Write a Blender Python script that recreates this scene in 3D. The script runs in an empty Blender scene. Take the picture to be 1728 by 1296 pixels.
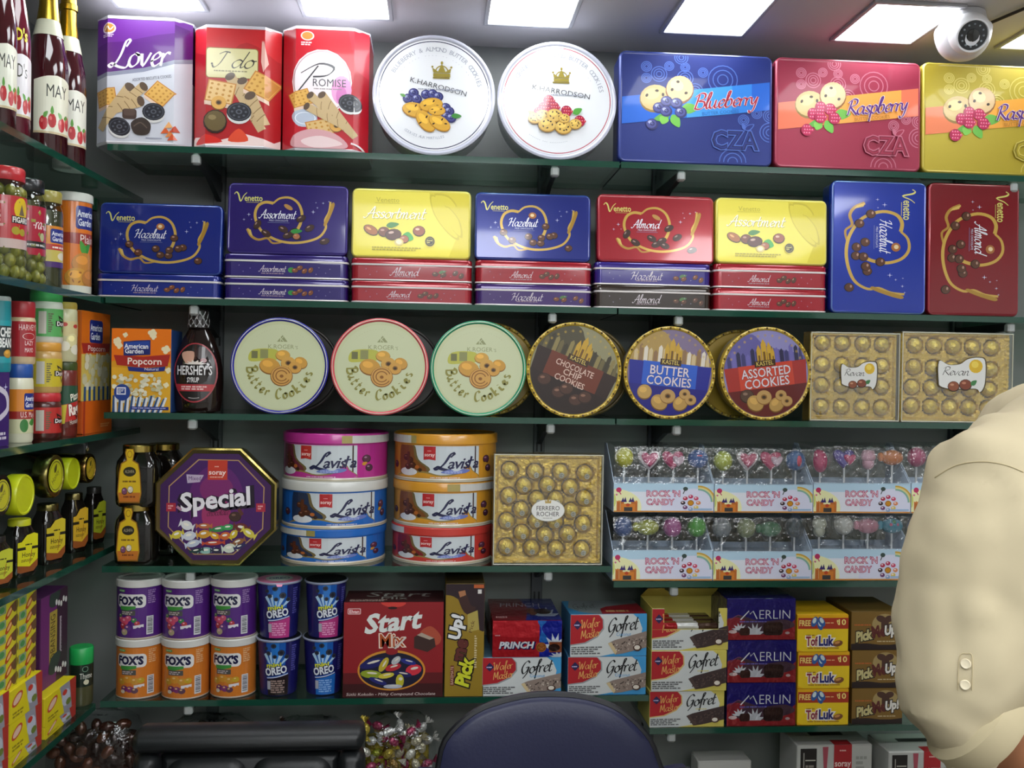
import bpy, math, random
from mathutils import Vector, Matrix
random.seed(7)
SC = bpy.context.scene
COL = SC.collection
PI = math.pi

# ---------------------------------------------------------------- camera, world, exposure
FPX = 1600.0                                   # focal length in pixels of the 1728 px wide frame
EYE = Vector((0.0, 0.0, 1.5))
PSI, ROLL, PITCH = math.atan(131 / 1600), math.radians(0.94), math.atan(13 / 1600)
_f0 = Vector((math.sin(PSI), math.cos(PSI), 0)); _r0 = Vector((math.cos(PSI), -math.sin(PSI), 0)); _z = Vector((0, 0, 1))
FWD = _f0 * math.cos(PITCH) - _z * math.sin(PITCH)
_u0 = _z * math.cos(PITCH) + _f0 * math.sin(PITCH)
RGT = _r0 * math.cos(ROLL) + _u0 * math.sin(ROLL)
UPV = _u0 * math.cos(ROLL) - _r0 * math.sin(ROLL)
cam = bpy.data.objects.new('camera', bpy.data.cameras.new('camera')); COL.objects.link(cam)
cam.data.sensor_width = 36.0; cam.data.lens = FPX / 1728 * 36.0; cam.data.clip_start = 0.01
_m = Matrix((RGT, UPV, -FWD)).transposed().to_4x4(); _m.translation = EYE
cam.matrix_world = _m
SC.camera = cam
SC.view_settings.view_transform = 'Standard'; SC.view_settings.look = 'None'
SC.view_settings.gamma = 1.0; SC.view_settings.use_curve_mapping = False
SC.view_settings.exposure = 0.0
SC.cycles.use_denoising = True
SC.cycles.max_bounces = 8; SC.cycles.transparent_max_bounces = 16
SC.cycles.caustics_reflective = False; SC.cycles.caustics_refractive = False
SC.cycles.sample_clamp_indirect = 4.0
W_ = bpy.data.worlds.new('world'); SC.world = W_; W_.use_nodes = True
W_.node_tree.nodes['Background'].inputs[0].default_value = (0.9, 0.95, 1, 1)
W_.node_tree.nodes['Background'].inputs[1].default_value = 0.0
PANEL_LIGHT, FILL_LIGHT = 11.0, 12.5             # radiance of the square panels and of the larger fill lamps added out of view
CEIL, YB, YF = 2.16, 1.905, 1.70               # ceiling height, back wall, front edge of the glass shelves
S1, S2, S3, S4, S4R, S5, S5R, S6 = 1.892, 1.627, 1.426, 1.158, 1.130, 0.922, 0.861, 0.60
L1, L2, L3, L4, L5 = 1.833, 1.626, 1.389, 1.183, 0.922
SKEW = math.radians(2.1)                       # the side shelving stands a little off square

def ray(px, py): return FWD * FPX + RGT * (px - 864) - UPV * (py - 648)
def at(px, py, Y):
    d = ray(px, py); return EYE + d * (Y / d.y)
_sn = Vector((math.cos(SKEW), -math.sin(SKEW), 0)); _sp = Vector((-0.589, 1.343, 0))
def sat(px, py, off=0.0):                      # a point above the side shelves, `off` behind their front edge
    d = ray(px, py); return EYE + d * ((_sn.dot(_sp) - off - _sn.dot(EYE)) / _sn.dot(d))

# ---------------------------------------------------------------- colours and materials
def lin(c):
    if isinstance(c, str):
        c = c.lstrip('#'); c = [int(c[i:i + 2], 16) / 255 for i in (0, 2, 4)]
    return tuple((x / 12.92 if x <= 0.04045 else ((x + 0.055) / 1.055) ** 2.4) for x in c[:3]) + (1.0,)

def node_mat(name):
    m = bpy.data.materials.new(name); m.use_nodes = True
    nt = m.node_tree; b = nt.nodes['Principled BSDF']
    return m, nt, b

def noise_bump(nt, b, scale, strength, dist=0.001, detail=2.0):
    tc = nt.nodes.new('ShaderNodeTexCoord'); n = nt.nodes.new('ShaderNodeTexNoise'); bu = nt.nodes.new('ShaderNodeBump')
    n.inputs['Scale'].default_value = scale; n.inputs['Detail'].default_value = detail
    bu.inputs['Strength'].default_value = strength; bu.inputs['Distance'].default_value = dist
    nt.links.new(tc.outputs['Object'], n.inputs['Vector']); nt.links.new(n.outputs['Fac'], bu.inputs['Height'])
    nt.links.new(bu.outputs['Normal'], b.inputs['Normal'])
    return n

def pmat(name, rough=0.4, metal=0.0, coat=0.0, spec=0.5, bump=None, alpha=None, sheen=0.0, trans=0.0):
    m, nt, b = node_mat(name)
    a = nt.nodes.new('ShaderNodeAttribute'); a.attribute_name = 'Col'
    nt.links.new(a.outputs['Color'], b.inputs['Base Color'])
    b.inputs['Roughness'].default_value = rough; b.inputs['Metallic'].default_value = metal
    b.inputs['Coat Weight'].default_value = coat; b.inputs['Coat Roughness'].default_value = 0.06
    b.inputs['Specular IOR Level'].default_value = spec
    b.inputs['Sheen Weight'].default_value = sheen; b.inputs['Transmission Weight'].default_value = trans
    if bump: noise_bump(nt, b, *bump)
    return m

def clear_mat(name, tint, gloss, rough=0.06, bump=None, fres=1.45):
    m = bpy.data.materials.new(name); m.use_nodes = True; nt = m.node_tree; nt.nodes.clear()
    o = nt.nodes.new('ShaderNodeOutputMaterial'); mx = nt.nodes.new('ShaderNodeMixShader')
    t = nt.nodes.new('ShaderNodeBsdfTransparent'); g = nt.nodes.new('ShaderNodeBsdfGlossy')
    fr = nt.nodes.new('ShaderNodeLayerWeight'); fr.inputs['Blend'].default_value = 0.5
    pw = nt.nodes.new('ShaderNodeMath'); pw.operation = 'POWER'; pw.inputs[1].default_value = 4.5
    nt.links.new(fr.outputs['Facing'], pw.inputs[0])
    mm = nt.nodes.new('ShaderNodeMath'); mm.operation = 'MULTIPLY_ADD'; mm.inputs[1].default_value = 0.9; mm.inputs[2].default_value = gloss + ((fres - 1) / (fres + 1)) ** 2; mm.use_clamp = True
    t.inputs[0].default_value = tint; g.inputs[0].default_value = (1, 1, 1, 1); g.inputs['Roughness'].default_value = rough
    nt.links.new(pw.outputs[0], mm.inputs[0]); nt.links.new(mm.outputs[0], mx.inputs[0])
    nt.links.new(t.outputs[0], mx.inputs[1]); nt.links.new(g.outputs[0], mx.inputs[2]); nt.links.new(mx.outputs[0], o.inputs[0])
    if bump:
        tc = nt.nodes.new('ShaderNodeTexCoord'); n = nt.nodes.new('ShaderNodeTexNoise'); bu = nt.nodes.new('ShaderNodeBump')
        n.inputs['Scale'].default_value = bump[0]; n.inputs['Detail'].default_value = 3
        bu.inputs['Strength'].default_value = bump[1]; bu.inputs['Distance'].default_value = bump[2]
        nt.links.new(tc.outputs['Object'], n.inputs['Vector']); nt.links.new(n.outputs['Fac'], bu.inputs['Height'])
        nt.links.new(bu.outputs['Normal'], g.inputs['Normal']); nt.links.new(bu.outputs['Normal'], fr.inputs['Normal'])
    return m

M = dict(
    gloss=pmat('glossy_print', 0.28, 0, 0.3),
    tin=pmat('lacquered_tin', 0.22, 0.25, 0.8, 0.5, (9, 0.25, 0.004, 1.0)),
    lacq=pmat('lacquer', 0.2, 0, 1.0, 0.6, (7, 0.12, 0.003, 1.0)),
    satin=pmat('satin_tin', 0.36, 0.3, 0.3, 0.5, (6, 0.15, 0.003, 1.0)),
    card=pmat('printed_card', 0.5, 0, 0.0, 0.4),
    plastic=pmat('plastic', 0.33),
    foil=pmat('foil', 0.24, 0.5, 0.4, 0.6, (150, 0.9, 0.004, 3.0)),
    metal=pmat('metal', 0.25, 1.0),
    wrap=pmat('glossy_wrapper', 0.25, 0.35, 0.4, 0.5, (60, 0.8, 0.004, 2.0)),
    dark=pmat('dark_glass', 0.08, 0, 0.5),
    leather=pmat('leather', 0.42, 0, 0, 0.4, (220, 0.25, 0.001, 3.0)),
    cloth=pmat('cloth', 0.75, 0, 0, 0.2, (420, 0.15, 0.0006, 2.0), sheen=0.1),
    shirt=pmat('shirt_cotton', 0.85, 0, 0, 0.15, (5.5, 0.55, 0.03, 1.5)),
    skin=pmat('skin', 0.5, 0, 0, 0.35, (160, 0.1, 0.0006, 2.0)),
    hair=pmat('hair', 0.5),
    grey=pmat('painted_metal', 0.45, 0.1),
    clear=clear_mat('clear_plastic', (0.93, 0.96, 0.97, 1), 0.05, 0.08, (22, 0.5, 0.006)),
    bagfilm=clear_mat('bag_film', (0.95, 0.96, 0.97, 1), 0.02, 0.1, (30, 1.0, 0.01), 1.3),
    film=clear_mat('crinkled_film', (0.96, 0.98, 0.99, 1), 0.075, 0.16, (48, 1.0, 0.010), 1.4),
    jarglass=clear_mat('jar_glass', (0.86, 0.9, 0.84, 1), 0.03, 0.03),
    lens=pmat('camera_lens', 0.05, 0, 1.0),
)
def glass_mat():
    return clear_mat('shelf_glass', (0.76, 0.90, 0.82, 1), 0.03, 0.03)
M['shelf'] = glass_mat()
M['edge'] = pmat('glass_edge', 0.12, 0, 0.6)
_e, _nt, _b = node_mat('panel_diffuser')
_b.inputs['Emission Color'].default_value = (0.93, 0.97, 1.0, 1); _b.inputs['Emission Strength'].default_value = PANEL_LIGHT
_b.inputs['Base Color'].default_value = (0.9, 0.9, 0.9, 1)
M['lamp'] = _e
_e2, _nt, _b = node_mat('fill_lamp_diffuser')
_b.inputs['Emission Color'].default_value = (0.95, 0.98, 1.0, 1); _b.inputs['Emission Strength'].default_value = FILL_LIGHT
M['fill_lamp'] = _e2

# ---------------------------------------------------------------- mesh builder
def superell(hx, hy, r, inset=0.0, n=5):       # rounded rectangle outline, counter-clockwise
    hx -= inset; hy -= inset; r = max(min(r - inset, hx, hy), 1e-4); P = []
    for k, (sx, sy) in enumerate(((1, 1), (-1, 1), (-1, -1), (1, -1))):
        for i in range(n + 1):
            a = PI / 2 * (k + i / n); P.append((sx * (hx - r) + r * math.cos(a), sy * (hy - r) + r * math.sin(a)))
    return P
def circ(r, n=32, e=1.0): return [(r * math.cos(2 * PI * i / n), r * e * math.sin(2 * PI * i / n)) for i in range(n)]

class MB:
    def __init__(s): s.V = []; s.F = []; s.K = []; s.M = Matrix()
    def add(s, V, F, c):
        o = len(s.V); s.V += [tuple(s.M @ Vector(v)) for v in V]
        for i, f in enumerate(F): s.F.append([o + k for k in f]); s.K.append(c[i] if isinstance(c, list) else c)
        return s
    def loft(s, rings, c, caps=True, c0=None, c1=None):     # rings of equal length; c = colour or list per band
        n = len(rings[0]); V = [p for r in rings for p in r]; F = []; K = []
        for j in range(len(rings) - 1):
            k = c[j] if isinstance(c, list) else c
            for i in range(n):
                F.append((j * n + i, j * n + (i + 1) % n, (j + 1) * n + (i + 1) % n, (j + 1) * n + i)); K.append(k)
        if caps:
            F.append(tuple(reversed(range(n)))); K.append(c0 or K[0])
            F.append(tuple(range((len(rings) - 1) * n, len(rings) * n))); K.append(c1 or K[n * (len(rings) - 1) - 1])
        return s.add(V, F, K)
    def prism(s, outline, z0, z1, c, b=0.0, **k):
        f = lambda q, z: [(x, y, z) for x, y in outline(q)]
        return s.loft([f(b, z0), f(0, z0 + b), f(0, z1 - b), f(b, z1)] if b else [f(0, z0), f(0, z1)], c, **k)
    def box(s, x0, x1, y0, y1, z0, z1, c, b=0.0012, **k):
        cx, cy = (x0 + x1) / 2, (y0 + y1) / 2; hx, hy = abs(x1 - x0) / 2, abs(y1 - y0) / 2
        b = min(b, hx * .5, hy * .5, abs(z1 - z0) * .4)
        f = lambda q: [(x + cx, y + cy) for x, y in superell(hx, hy, b if q == 0 else b, 0, 1)] if q == 0 else [(x + cx, y + cy) for x, y in superell(hx - q, hy - q, b * .3, 0, 1)]
        return s.prism(f, z0, z1, c, b, **k)
    def lathe(s, prof, c, n=32, cx=0.0, cy=0.0, e=1.0, caps=True):
        return s.loft([[(cx + x, cy + y, z) for x, y in circ(r, n, e)] for r, z in prof], c, caps)
    def ell(s, p, r, c, n=14, m=8):
        r = r if isinstance(r, tuple) else (r, r, r); R = []
        for j in range(m + 1):
            a = -PI / 2 + PI * j / m; q = max(math.cos(a), 0.02)
            R.append([(p[0] + r[0] * q * x, p[1] + r[1] * q * y, p[2] + r[2] * math.sin(a)) for x, y in circ(1, n)])
        return s.loft(R, c)
    def tube(s, path, r, c, n=8, closed=False):
        P = [Vector(p) for p in path]; R = []; N = len(P)
        a = None
        for i, p in enumerate(P):
            t = (P[(i + 1) % N] - P[i - 1]) if closed else (P[min(i + 1, N - 1)] - P[max(i - 1, 0)])
            t.normalize()
            if a is None:
                a = t.cross(Vector((0, 0, 1)))
                if a.length < 0.3: a = t.cross(Vector((1, 0, 0)))
            a = a - t * a.dot(t); a.normalize(); b = a.cross(t); rr = r[i] if isinstance(r, (list, tuple)) else r
            R.append([tuple(p + a * x * rr + b * y * rr) for x, y in circ(1, n)])
        if closed: R.append(R[0])
        return s.loft(R, c, not closed)
    def build(s, name, mat, parent=None, loc=None, rz=0.0, sharp=38, **tags):
        me = bpy.data.meshes.new(name); me.from_pydata(s.V, [], s.F)
        ca = me.color_attributes.new('Col', 'FLOAT_COLOR', 'CORNER'); buf = []
        cache = {}
        for f, k in zip(s.F, s.K):
            q = cache.get(k) if isinstance(k, str) else None
            if q is None:
                q = lin(k)
                if isinstance(k, str): cache[k] = q
            buf.extend(q * len(f))
        ca.data.foreach_set('color', buf)
        me.polygons.foreach_set('use_smooth', [True] * len(me.polygons))
        me.materials.append(M[mat] if isinstance(mat, str) else mat)
        me.set_sharp_from_angle(angle=math.radians(sharp))
        me.update()
        o = bpy.data.objects.new(name, me); COL.objects.link(o)
        if parent is not None: o.parent = parent
        if loc is not None: o.location = loc; o.rotation_euler = (0, 0, rz)
        tag(o, **tags)
        return o

def tag(o, label=None, cat=None, group=None, kind=None):
    if label: o['label'] = label
    if cat: o['category'] = cat
    if group: o['group'] = group
    if kind: o['kind'] = kind
    return o
def thing(name, label, cat, loc=(0, 0, 0), rz=0.0, group=None):
    o = bpy.data.objects.new(name, None); COL.objects.link(o); o.empty_display_size = 0.03
    o.location = loc; o.rotation_euler = (0, 0, rz)
    return tag(o, label, cat, group)
def struct(name, mb, mat): return mb.build(name, mat, kind='structure')

# ---------------------------------------------------------------- printed graphics: flat shapes laid on a face
_TX = {}
def glyphs(t, off=0.0):
    k = (t, round(off, 3))
    if k not in _TX:
        cu = bpy.data.curves.new('t', 'FONT'); cu.body = t; cu.resolution_u = 2; cu.offset = off
        ob = bpy.data.objects.new('t', cu); me = ob.to_mesh()
        V = [(v.co.x, v.co.y) for v in me.vertices]; F = [tuple(p.vertices) for p in me.polygons]
        ob.to_mesh_clear(); bpy.data.objects.remove(ob); bpy.data.curves.remove(cu)
        _TX[k] = (V, F)
    return _TX[k]
_hv = glyphs('H')[0]; CAPH = max(v[1] for v in _hv)

SCR = {  # one-stroke handwriting letters: (advance, strokes)
 'a': (1.05, [[(.85,.8),(.5,1),(.15,.7),(.1,.3),(.35,0),(.7,.3),(.88,.95)], [(.88,.95),(.82,.3),(.95,0),(1.15,.2)]]),
 'b': (.9, [[(0,.2),(.3,1.2),(.4,1.9),(.22,1.9),(.15,1.2),(.15,.2),(.4,0),(.75,.3),(.75,.8),(.5,1),(.25,.75)]]),
 'c': (.75, [[(.7,.8),(.45,1),(.15,.7),(.12,.3),(.4,0),(.78,.25)]]),
 'd': (1.1, [[(.85,.8),(.5,1),(.15,.7),(.1,.3),(.35,0),(.7,.3),(.9,1),(1.05,2)], [(1.05,2),(.85,.6),(.9,.05),(1.15,.2)]]),
 'e': (.78, [[(.05,.35),(.5,.55),(.7,.8),(.5,1),(.2,.75),(.15,.3),(.4,0),(.8,.25)]]),
 'f': (.6, [[(0,.3),(.4,1.2),(.65,1.9),(.45,2),(.35,1.5),(.25,-.5),(.2,-.9)], [(.05,.95),(.65,1)]]),
 'h': (.92, [[(.1,1.9),(.1,0)], [(.1,.5),(.4,1),(.6,.8),(.6,.15),(.75,0),(.95,.2)]]),
 'i': (.45, [[(.15,1),(.12,.3),(.28,0),(.5,.2)], [(.22,1.35),(.26,1.45)]]),
 'k': (.8, [[(.1,1.9),(.1,0)], [(.65,.95),(.15,.45),(.75,0)]]),
 'l': (.45, [[(0,.3),(.35,1.3),(.4,1.95),(.2,1.8),(.12,.4),(.3,0),(.5,.2)]]),
 'm': (1.25, [[(.1,1),(.1,0)], [(.1,.5),(.35,1),(.5,.85),(.5,0)], [(.5,.5),(.75,1),(.92,.85),(.9,.2),(1.05,0),(1.28,.2)]]),
 'n': (.92, [[(.1,1),(.1,0)], [(.1,.5),(.4,1),(.6,.85),(.58,.2),(.72,0),(.95,.2)]]),
 'o': (.88, [[(.5,1),(.15,.75),(.1,.25),(.4,0),(.75,.3),(.72,.8),(.5,1),(.62,.85),(.95,.9)]]),
 'p': (.88, [[(.1,1),(.1,-1)], [(.1,.5),(.4,1),(.75,.75),(.7,.2),(.4,0),(.12,.2)]]),
 'r': (.65, [[(.1,.95),(.1,0)], [(.1,.5),(.35,.95),(.65,.9)]]),
 's': (.66, [[(.6,.85),(.35,1),(.12,.8),(.55,.3),(.4,0),(.05,.12)]]),
 't': (.55, [[(.25,1.7),(.15,.3),(.3,0),(.58,.2)], [(0,1.02),(.55,1.08)]]),
 'u': (.95, [[(.05,.95),(.05,.3),(.3,0),(.6,.4),(.68,1)], [(.68,1),(.66,.2),(.8,0),(1,.2)]]),
 'v': (.78, [[(.05,.95),(.3,.02),(.72,1)]]),
 'w': (1.1, [[(.05,.95),(.25,.02),(.5,.8),(.72,.02),(1.05,1)]]),
 'y': (.78, [[(.05,.95),(.1,.35),(.35,.15),(.65,.95)], [(.68,1),(.5,-.5),(.15,-.9),(0,-.6)]]),
 'z': (.75, [[(.05,.95),(.65,.95),(.05,.05),(.75,.05)]]),
 'A': (1.35, [[(-.2,.15),(.1,0),(.6,1),(1,1.9),(1.05,.9),(1.1,0),(1.35,.1)], [(.2,.7),(1.3,.85)]]),
 'B': (1.2, [[(.3,1.8),(.1,0)], [(-.1,1.5),(.4,1.95),(.95,1.8),(.9,1.25),(.35,1),(1,.85),(1.05,.25),(.6,0),(0,.1)]]),
 'C': (1.1, [[(1,1.6),(.7,1.9),(.25,1.5),(.15,.5),(.5,0),(1.05,.3)]]),
 'G': (1.25, [[(1.1,1.6),(.8,1.95),(.35,1.6),(.1,.8),(.4,.05),(.9,.4),(1.05,.95)], [(.65,.9),(1.1,.95),(.95,0),(.5,-.7)]]),
 'H': (1.35, [[(-.2,1.4),(.1,1.75),(.5,1.7)], [(.45,1.9),(.25,.5),(0,0)], [(1.25,1.9),(1,.9),(.95,.1),(1.2,0)], [(.05,.85),(1.1,1)]]),
 'I': (.85, [[(0,1.6),(.4,1.9),(.9,1.8)], [(.6,1.85),(.4,.5),(.05,0),(-.2,.3)]]),
 'L': (1.3, [[(.9,1.5),(1.1,1.95),(.8,1.9),(.6,.8),(.2,.05),(-.1,.15),(.1,.3),(.6,.05),(1.2,-.05),(1.4,.3)]]),
 'M': (1.4, [[(0,0),(.25,1.8),(.6,.4),(1.1,1.85),(1.1,.2),(1.35,0)]]),
 'P': (1.0, [[(.4,1.8),(.1,-.3)], [(-.1,1.2),(.4,1.95),(1,1.7),(.9,1.1),(.4,.95)]]),
 'R': (1.15, [[(.3,1.8),(.1,0)], [(-.1,1.5),(.4,1.95),(.95,1.8),(.9,1.25),(.35,1),(.7,.5),(1.2,0)]]),
 'S': (1.1, [[(1,1.6),(.7,1.95),(.3,1.6),(.8,.8),(.6,.05),(.1,.2)]]),
 'V': (1.15, [[(-.2,1.5),(0,1.95),(.25,1.5),(.5,0),(.85,1.2),(1.2,1.9)]]),
 'W': (1.5, [[(-.1,1.7),(.15,1.9),(.25,.05),(.75,1.5),(.85,.05),(1.5,1.9)]]),
 ' ': (.6, []), '-': (.6, [[(.1,.5),(.5,.5)]]),
}
def smooth(P, k=4, closed=False):
    if len(P) < 3: return P
    n = len(P); out = []
    g = (lambda i: P[i % n]) if closed else (lambda i: P[max(0, min(n - 1, i))])
    for i in range(n if closed else n - 1):
        a, b, c, d = g(i - 1), g(i), g(i + 1), g(i + 2)
        for j in range(k):
            t = j / k
            out.append(tuple(.5 * (2 * b[q] + (c[q] - a[q]) * t + (2 * a[q] - 5 * b[q] + 4 * c[q] - d[q]) * t * t + (3 * b[q] - a[q] - 3 * c[q] + d[q]) * t ** 3) for q in (0, 1)))
    if not closed: out.append(P[-1])
    return out

def clip(P, ax, v, keep_less):
    out = []; n = len(P)
    for i in range(n):
        a, b = P[i], P[(i + 1) % n]; ia = (a[ax] <= v) == keep_less or a[ax] == v; ib = (b[ax] <= v) == keep_less or b[ax] == v
        if ia: out.append(a)
        if ia != ib:
            t = (v - a[ax]) / (b[ax] - a[ax]); out.append((a[0] + (b[0] - a[0]) * t, a[1] + (b[1] - a[1]) * t))
    return out

class Art:
    """Flat printed shapes. Drawn in the pixel frame `fr` (y down), mapped onto a W x H face."""
    def __init__(s, fr, W, H, view=(0, 0, 1.0), turn=False, bound='rect'):
        s.fr, s.W, s.H, s.view, s.turn, s.bound = fr, W, H, view, turn, bound; s.L = []; s.n = 0
        s.k = W / ((fr[2] - fr[0]) * view[2])
    def P(s, x, y):
        cx, cy, q = s.view; x0, y0, x1, y1 = s.fr
        a = (cx + x / q - x0) / (x1 - x0); b = 1 - (cy + y / q - y0) / (y1 - y0)
        if s.turn: return (b * s.W - s.W / 2, (1 - a) * s.H)
        return (a * s.W - s.W / 2, b * s.H)
    def polys(s, Q, c):
        s.n += 1; e = 0.0004
        for q in Q:
            p = [s.P(*v) for v in q]
            if s.bound == 'rect':
                if min(v[0] for v in p) < -s.W / 2: p = clip(p, 0, -s.W / 2 + e, False)
                if p and max(v[0] for v in p) > s.W / 2: p = clip(p, 0, s.W / 2 - e, True)
                if p and min(v[1] for v in p) < 0: p = clip(p, 1, e, False)
                if p and max(v[1] for v in p) > s.H: p = clip(p, 1, s.H - e, True)
            elif s.bound == 'disc':
                R = s.W / 2 - e
                p = [((x, y) if math.hypot(x, y - s.H / 2) <= R else (x * R / math.hypot(x, y - s.H / 2), s.H / 2 + (y - s.H / 2) * R / math.hypot(x, y - s.H / 2))) for x, y in p]
            if len(p) >= 3: s.L.append((s.n, p, c))
        return s
    def poly(s, pts, c, sm=False): return s.polys([smooth(pts, 4, True) if sm else pts], c)
    def rect(s, x0, y0, x1, y1, c): return s.poly([(x0, y0), (x0, y1), (x1, y1), (x1, y0)], c)
    def rrect(s, x0, y0, x1, y1, r, c):
        mx, my = (x0 + x1) / 2, (y0 + y1) / 2
        return s.poly([(mx + x, my + y) for x, y in superell((x1 - x0) / 2, (y1 - y0) / 2, r, 0, 4)], c)
    def ell(s, x, y, rx, ry, c, n=18, a=0.0):
        ca, sa = math.cos(math.radians(a)), math.sin(math.radians(a))
        return s.poly([(x + rx * u * ca + ry * v * sa, y - rx * u * sa + ry * v * ca) for u, v in circ(1, n)], c)
    def ring(s, x, y, r0, r1, c, n=24, e=1.0, a0=0, a1=360):
        Q = []
        for i in range(n):
            t, u = math.radians(a0 + (a1 - a0) * i / n), math.radians(a0 + (a1 - a0) * (i + 1) / n)
            f = lambda r, w: (x + r * math.cos(w), y - r * e * math.sin(w))
            Q.append([f(r0, t), f(r1, t), f(r1, u), f(r0, u)])
        return s.polys(Q, c)
    def line(s, pts, w, c, sm=True, w1=None, nib=None):
        P = smooth(pts) if sm else pts; Q = []; n = len(P); O = []
        for i in range(n):
            a, b = P[max(i - 1, 0)], P[min(i + 1, n - 1)]; dx, dy = b[0] - a[0], b[1] - a[1]; l = math.hypot(dx, dy) or 1
            ww = w if w1 is None else w + (w1 - w) * i / (n - 1)
            if nib is not None: ww = w * (.28 + .72 * abs(math.sin(math.atan2(-dy, dx) - nib)))
            O.append((-dy / l * ww / 2, dx / l * ww / 2))
        for i in range(n - 1):
            (x0, y0), (x1, y1), a, b = P[i], P[i + 1], O[i], O[i + 1]
            Q.append([(x0 + a[0], y0 + a[1]), (x1 + b[0], y1 + b[1]), (x1 - b[0], y1 - b[1]), (x0 - a[0], y0 - a[1])])
        return s.polys(Q, c)
    def _tf(s, V, x, y, sx, sy, ang, sh, ox):
        ca, sa = math.cos(math.radians(ang)), math.sin(math.radians(ang)); out = []
        for u, v in V:
            a, b = (u - ox) * sx + v * sy * sh, v * sy
            out.append((x + a * ca - b * sa, y - a * sa - b * ca))
        return out
    def text(s, t, x, y, h, c, w=None, ang=0, sh=0, off=0.0, an='c', ol=None):
        V0, F0 = glyphs(t)
        if not V0: return s
        lo, hi = min(v[0] for v in V0), max(v[0] for v in V0)
        sy = h / CAPH; sx = w / (hi - lo) if w else sy; ox = {'c': (lo + hi) / 2, 'l': lo, 'r': hi}[an]
        for cc, oo in (([(ol[0], ol[1])] if ol else []) + [(c, off)]):
            V, F = glyphs(t, oo); T = s._tf(V, x, y, sx, sy, ang, sh, ox)
            s.polys([[T[i] for i in f] for f in F], cc)
        return s
    def script(s, t, x, y, h, c, w=None, ang=0, sh=.18, pen=.2, an='c', nib=math.radians(35), ol=None):
        adv = 0; S = []
        for ch in t:
            a, st = SCR.get(ch, SCR['-']); S += [[(px + adv, py) for px, py in q] for q in st]; adv += a
        sy = h / 1.9; sx = w / adv if w else sy; ox = {'c': adv / 2, 'l': 0, 'r': adv}[an]
        for cc, pw in (([(ol[0], pen + ol[1])] if ol else []) + [(c, pen)]):
            for q in S: s.line(s._tf(q, x, y, sx, sy, ang, sh, ox), pw * sy, cc, nib=nib)
        return s
    def arc(s, t, cx, cy, r, a0, a1, h, c, script=False, e=1.0, pen=.24, off=0.0):
        n = len(t)
        for i, ch in enumerate(t):
            if ch == ' ': continue
            a = a0 + (a1 - a0) * (i + .5) / n; ra = math.radians(a)
            x, y = cx + r * math.cos(ra), cy - r * e * math.sin(ra)
            ang = a - 90 if a1 < a0 else a + 90
            if script: s.script(ch, x, y, h, c, ang=ang, sh=0, pen=pen)
            else: s.text(ch, x, y, h, c, ang=ang, off=off)
        return s
    def micro(s, x, y, w, h, rows, c, ang=0):          # lines of small print
        for i in range(rows):
            yy = y + h * (i + .5) / rows; ww = w * (1 - .25 * ((i * 37) % 5) / 5)
            q = []; k = 0.0
            while k < ww - h / rows:
                l = h / rows * (.8 + ((int(k * 13) + i * 7) % 5) * .5); l = min(l, ww - k)
                q.append([(x + k, yy - h / rows * .3), (x + k, yy + h / rows * .3), (x + k + l * .8, yy + h / rows * .3), (x + k + l * .8, yy - h / rows * .3)]); k += l
            s.polys(q, c)
        return s
    def emit(s, name, parent, mp, mat='gloss', R=None, base=0.0003, cuts=(), **tags):
        mb = MB()
        for n, p, c in s.L:
            o = base + n * 1.6e-5; parts = [p]
            if R:
                du = R * 0.13; parts = []
                k0 = math.floor(min(v[0] for v in p) / du); k1 = math.ceil(max(v[0] for v in p) / du)
                for k in range(k0, max(k1, k0 + 1)):
                    q = p
                    if k > k0: q = clip(q, 0, k * du, False)
                    if k < k1 - 1 and q: q = clip(q, 0, (k + 1) * du, True)
                    if len(q) >= 3: parts.append(q)
            for cv in cuts:
                nx = []
                for q in parts:
                    if min(v[0] for v in q) < cv - 1e-6 and max(v[0] for v in q) > cv + 1e-6:
                        nx += [r for r in (clip(q, 0, cv, True), clip(q, 0, cv, False)) if len(r) >= 3]
                    else: nx.append(q)
                parts = nx
            for q in parts: mb.add([mp(u, v, o) for u, v in q], [tuple(range(len(q)))], c)
        return mb.build(name, mat, parent, sharp=180, **tags) if mb.V else None

def on_front(y, z=0.0): return lambda u, v, o: (u, y - o, z + v)
def on_top(z, y0): return lambda u, v, o: (u, y0 + v, z + o)
def on_right(x, yc, z=0.0): return lambda u, v, o: (x + o, yc + u, z + v)
def on_left(x, yc, z=0.0): return lambda u, v, o: (x - o, yc - u, z + v)
def on_can(R, z=0.0, turn=0.0, e=1.0):
    du = 0.13
    def f(u, v, o):
        k = math.floor(u / R / du + 1e-6); a0, a1 = k * du + turn, (k + 1) * du + turn; t = u / R / du - k; r = R + o
        return (r * (math.sin(a0) * (1 - t) + math.sin(a1) * t), -r * e * (math.cos(a0) * (1 - t) + math.cos(a1) * t), z + v)
    return f
def frame(x0, y0, x1, y1, Y=YF + .004):         # the photo's box of a front face at depth Y: centre x, width, bottom z, height
    ym, xm = (y0 + y1) / 2, (x0 + x1) / 2
    a, b = at(x0, ym, Y), at(x1, ym, Y); t, q = at(xm, y0, Y).z, at(xm, y1, Y).z
    return (a.x + b.x) / 2, b.x - a.x, q, t - q

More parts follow.
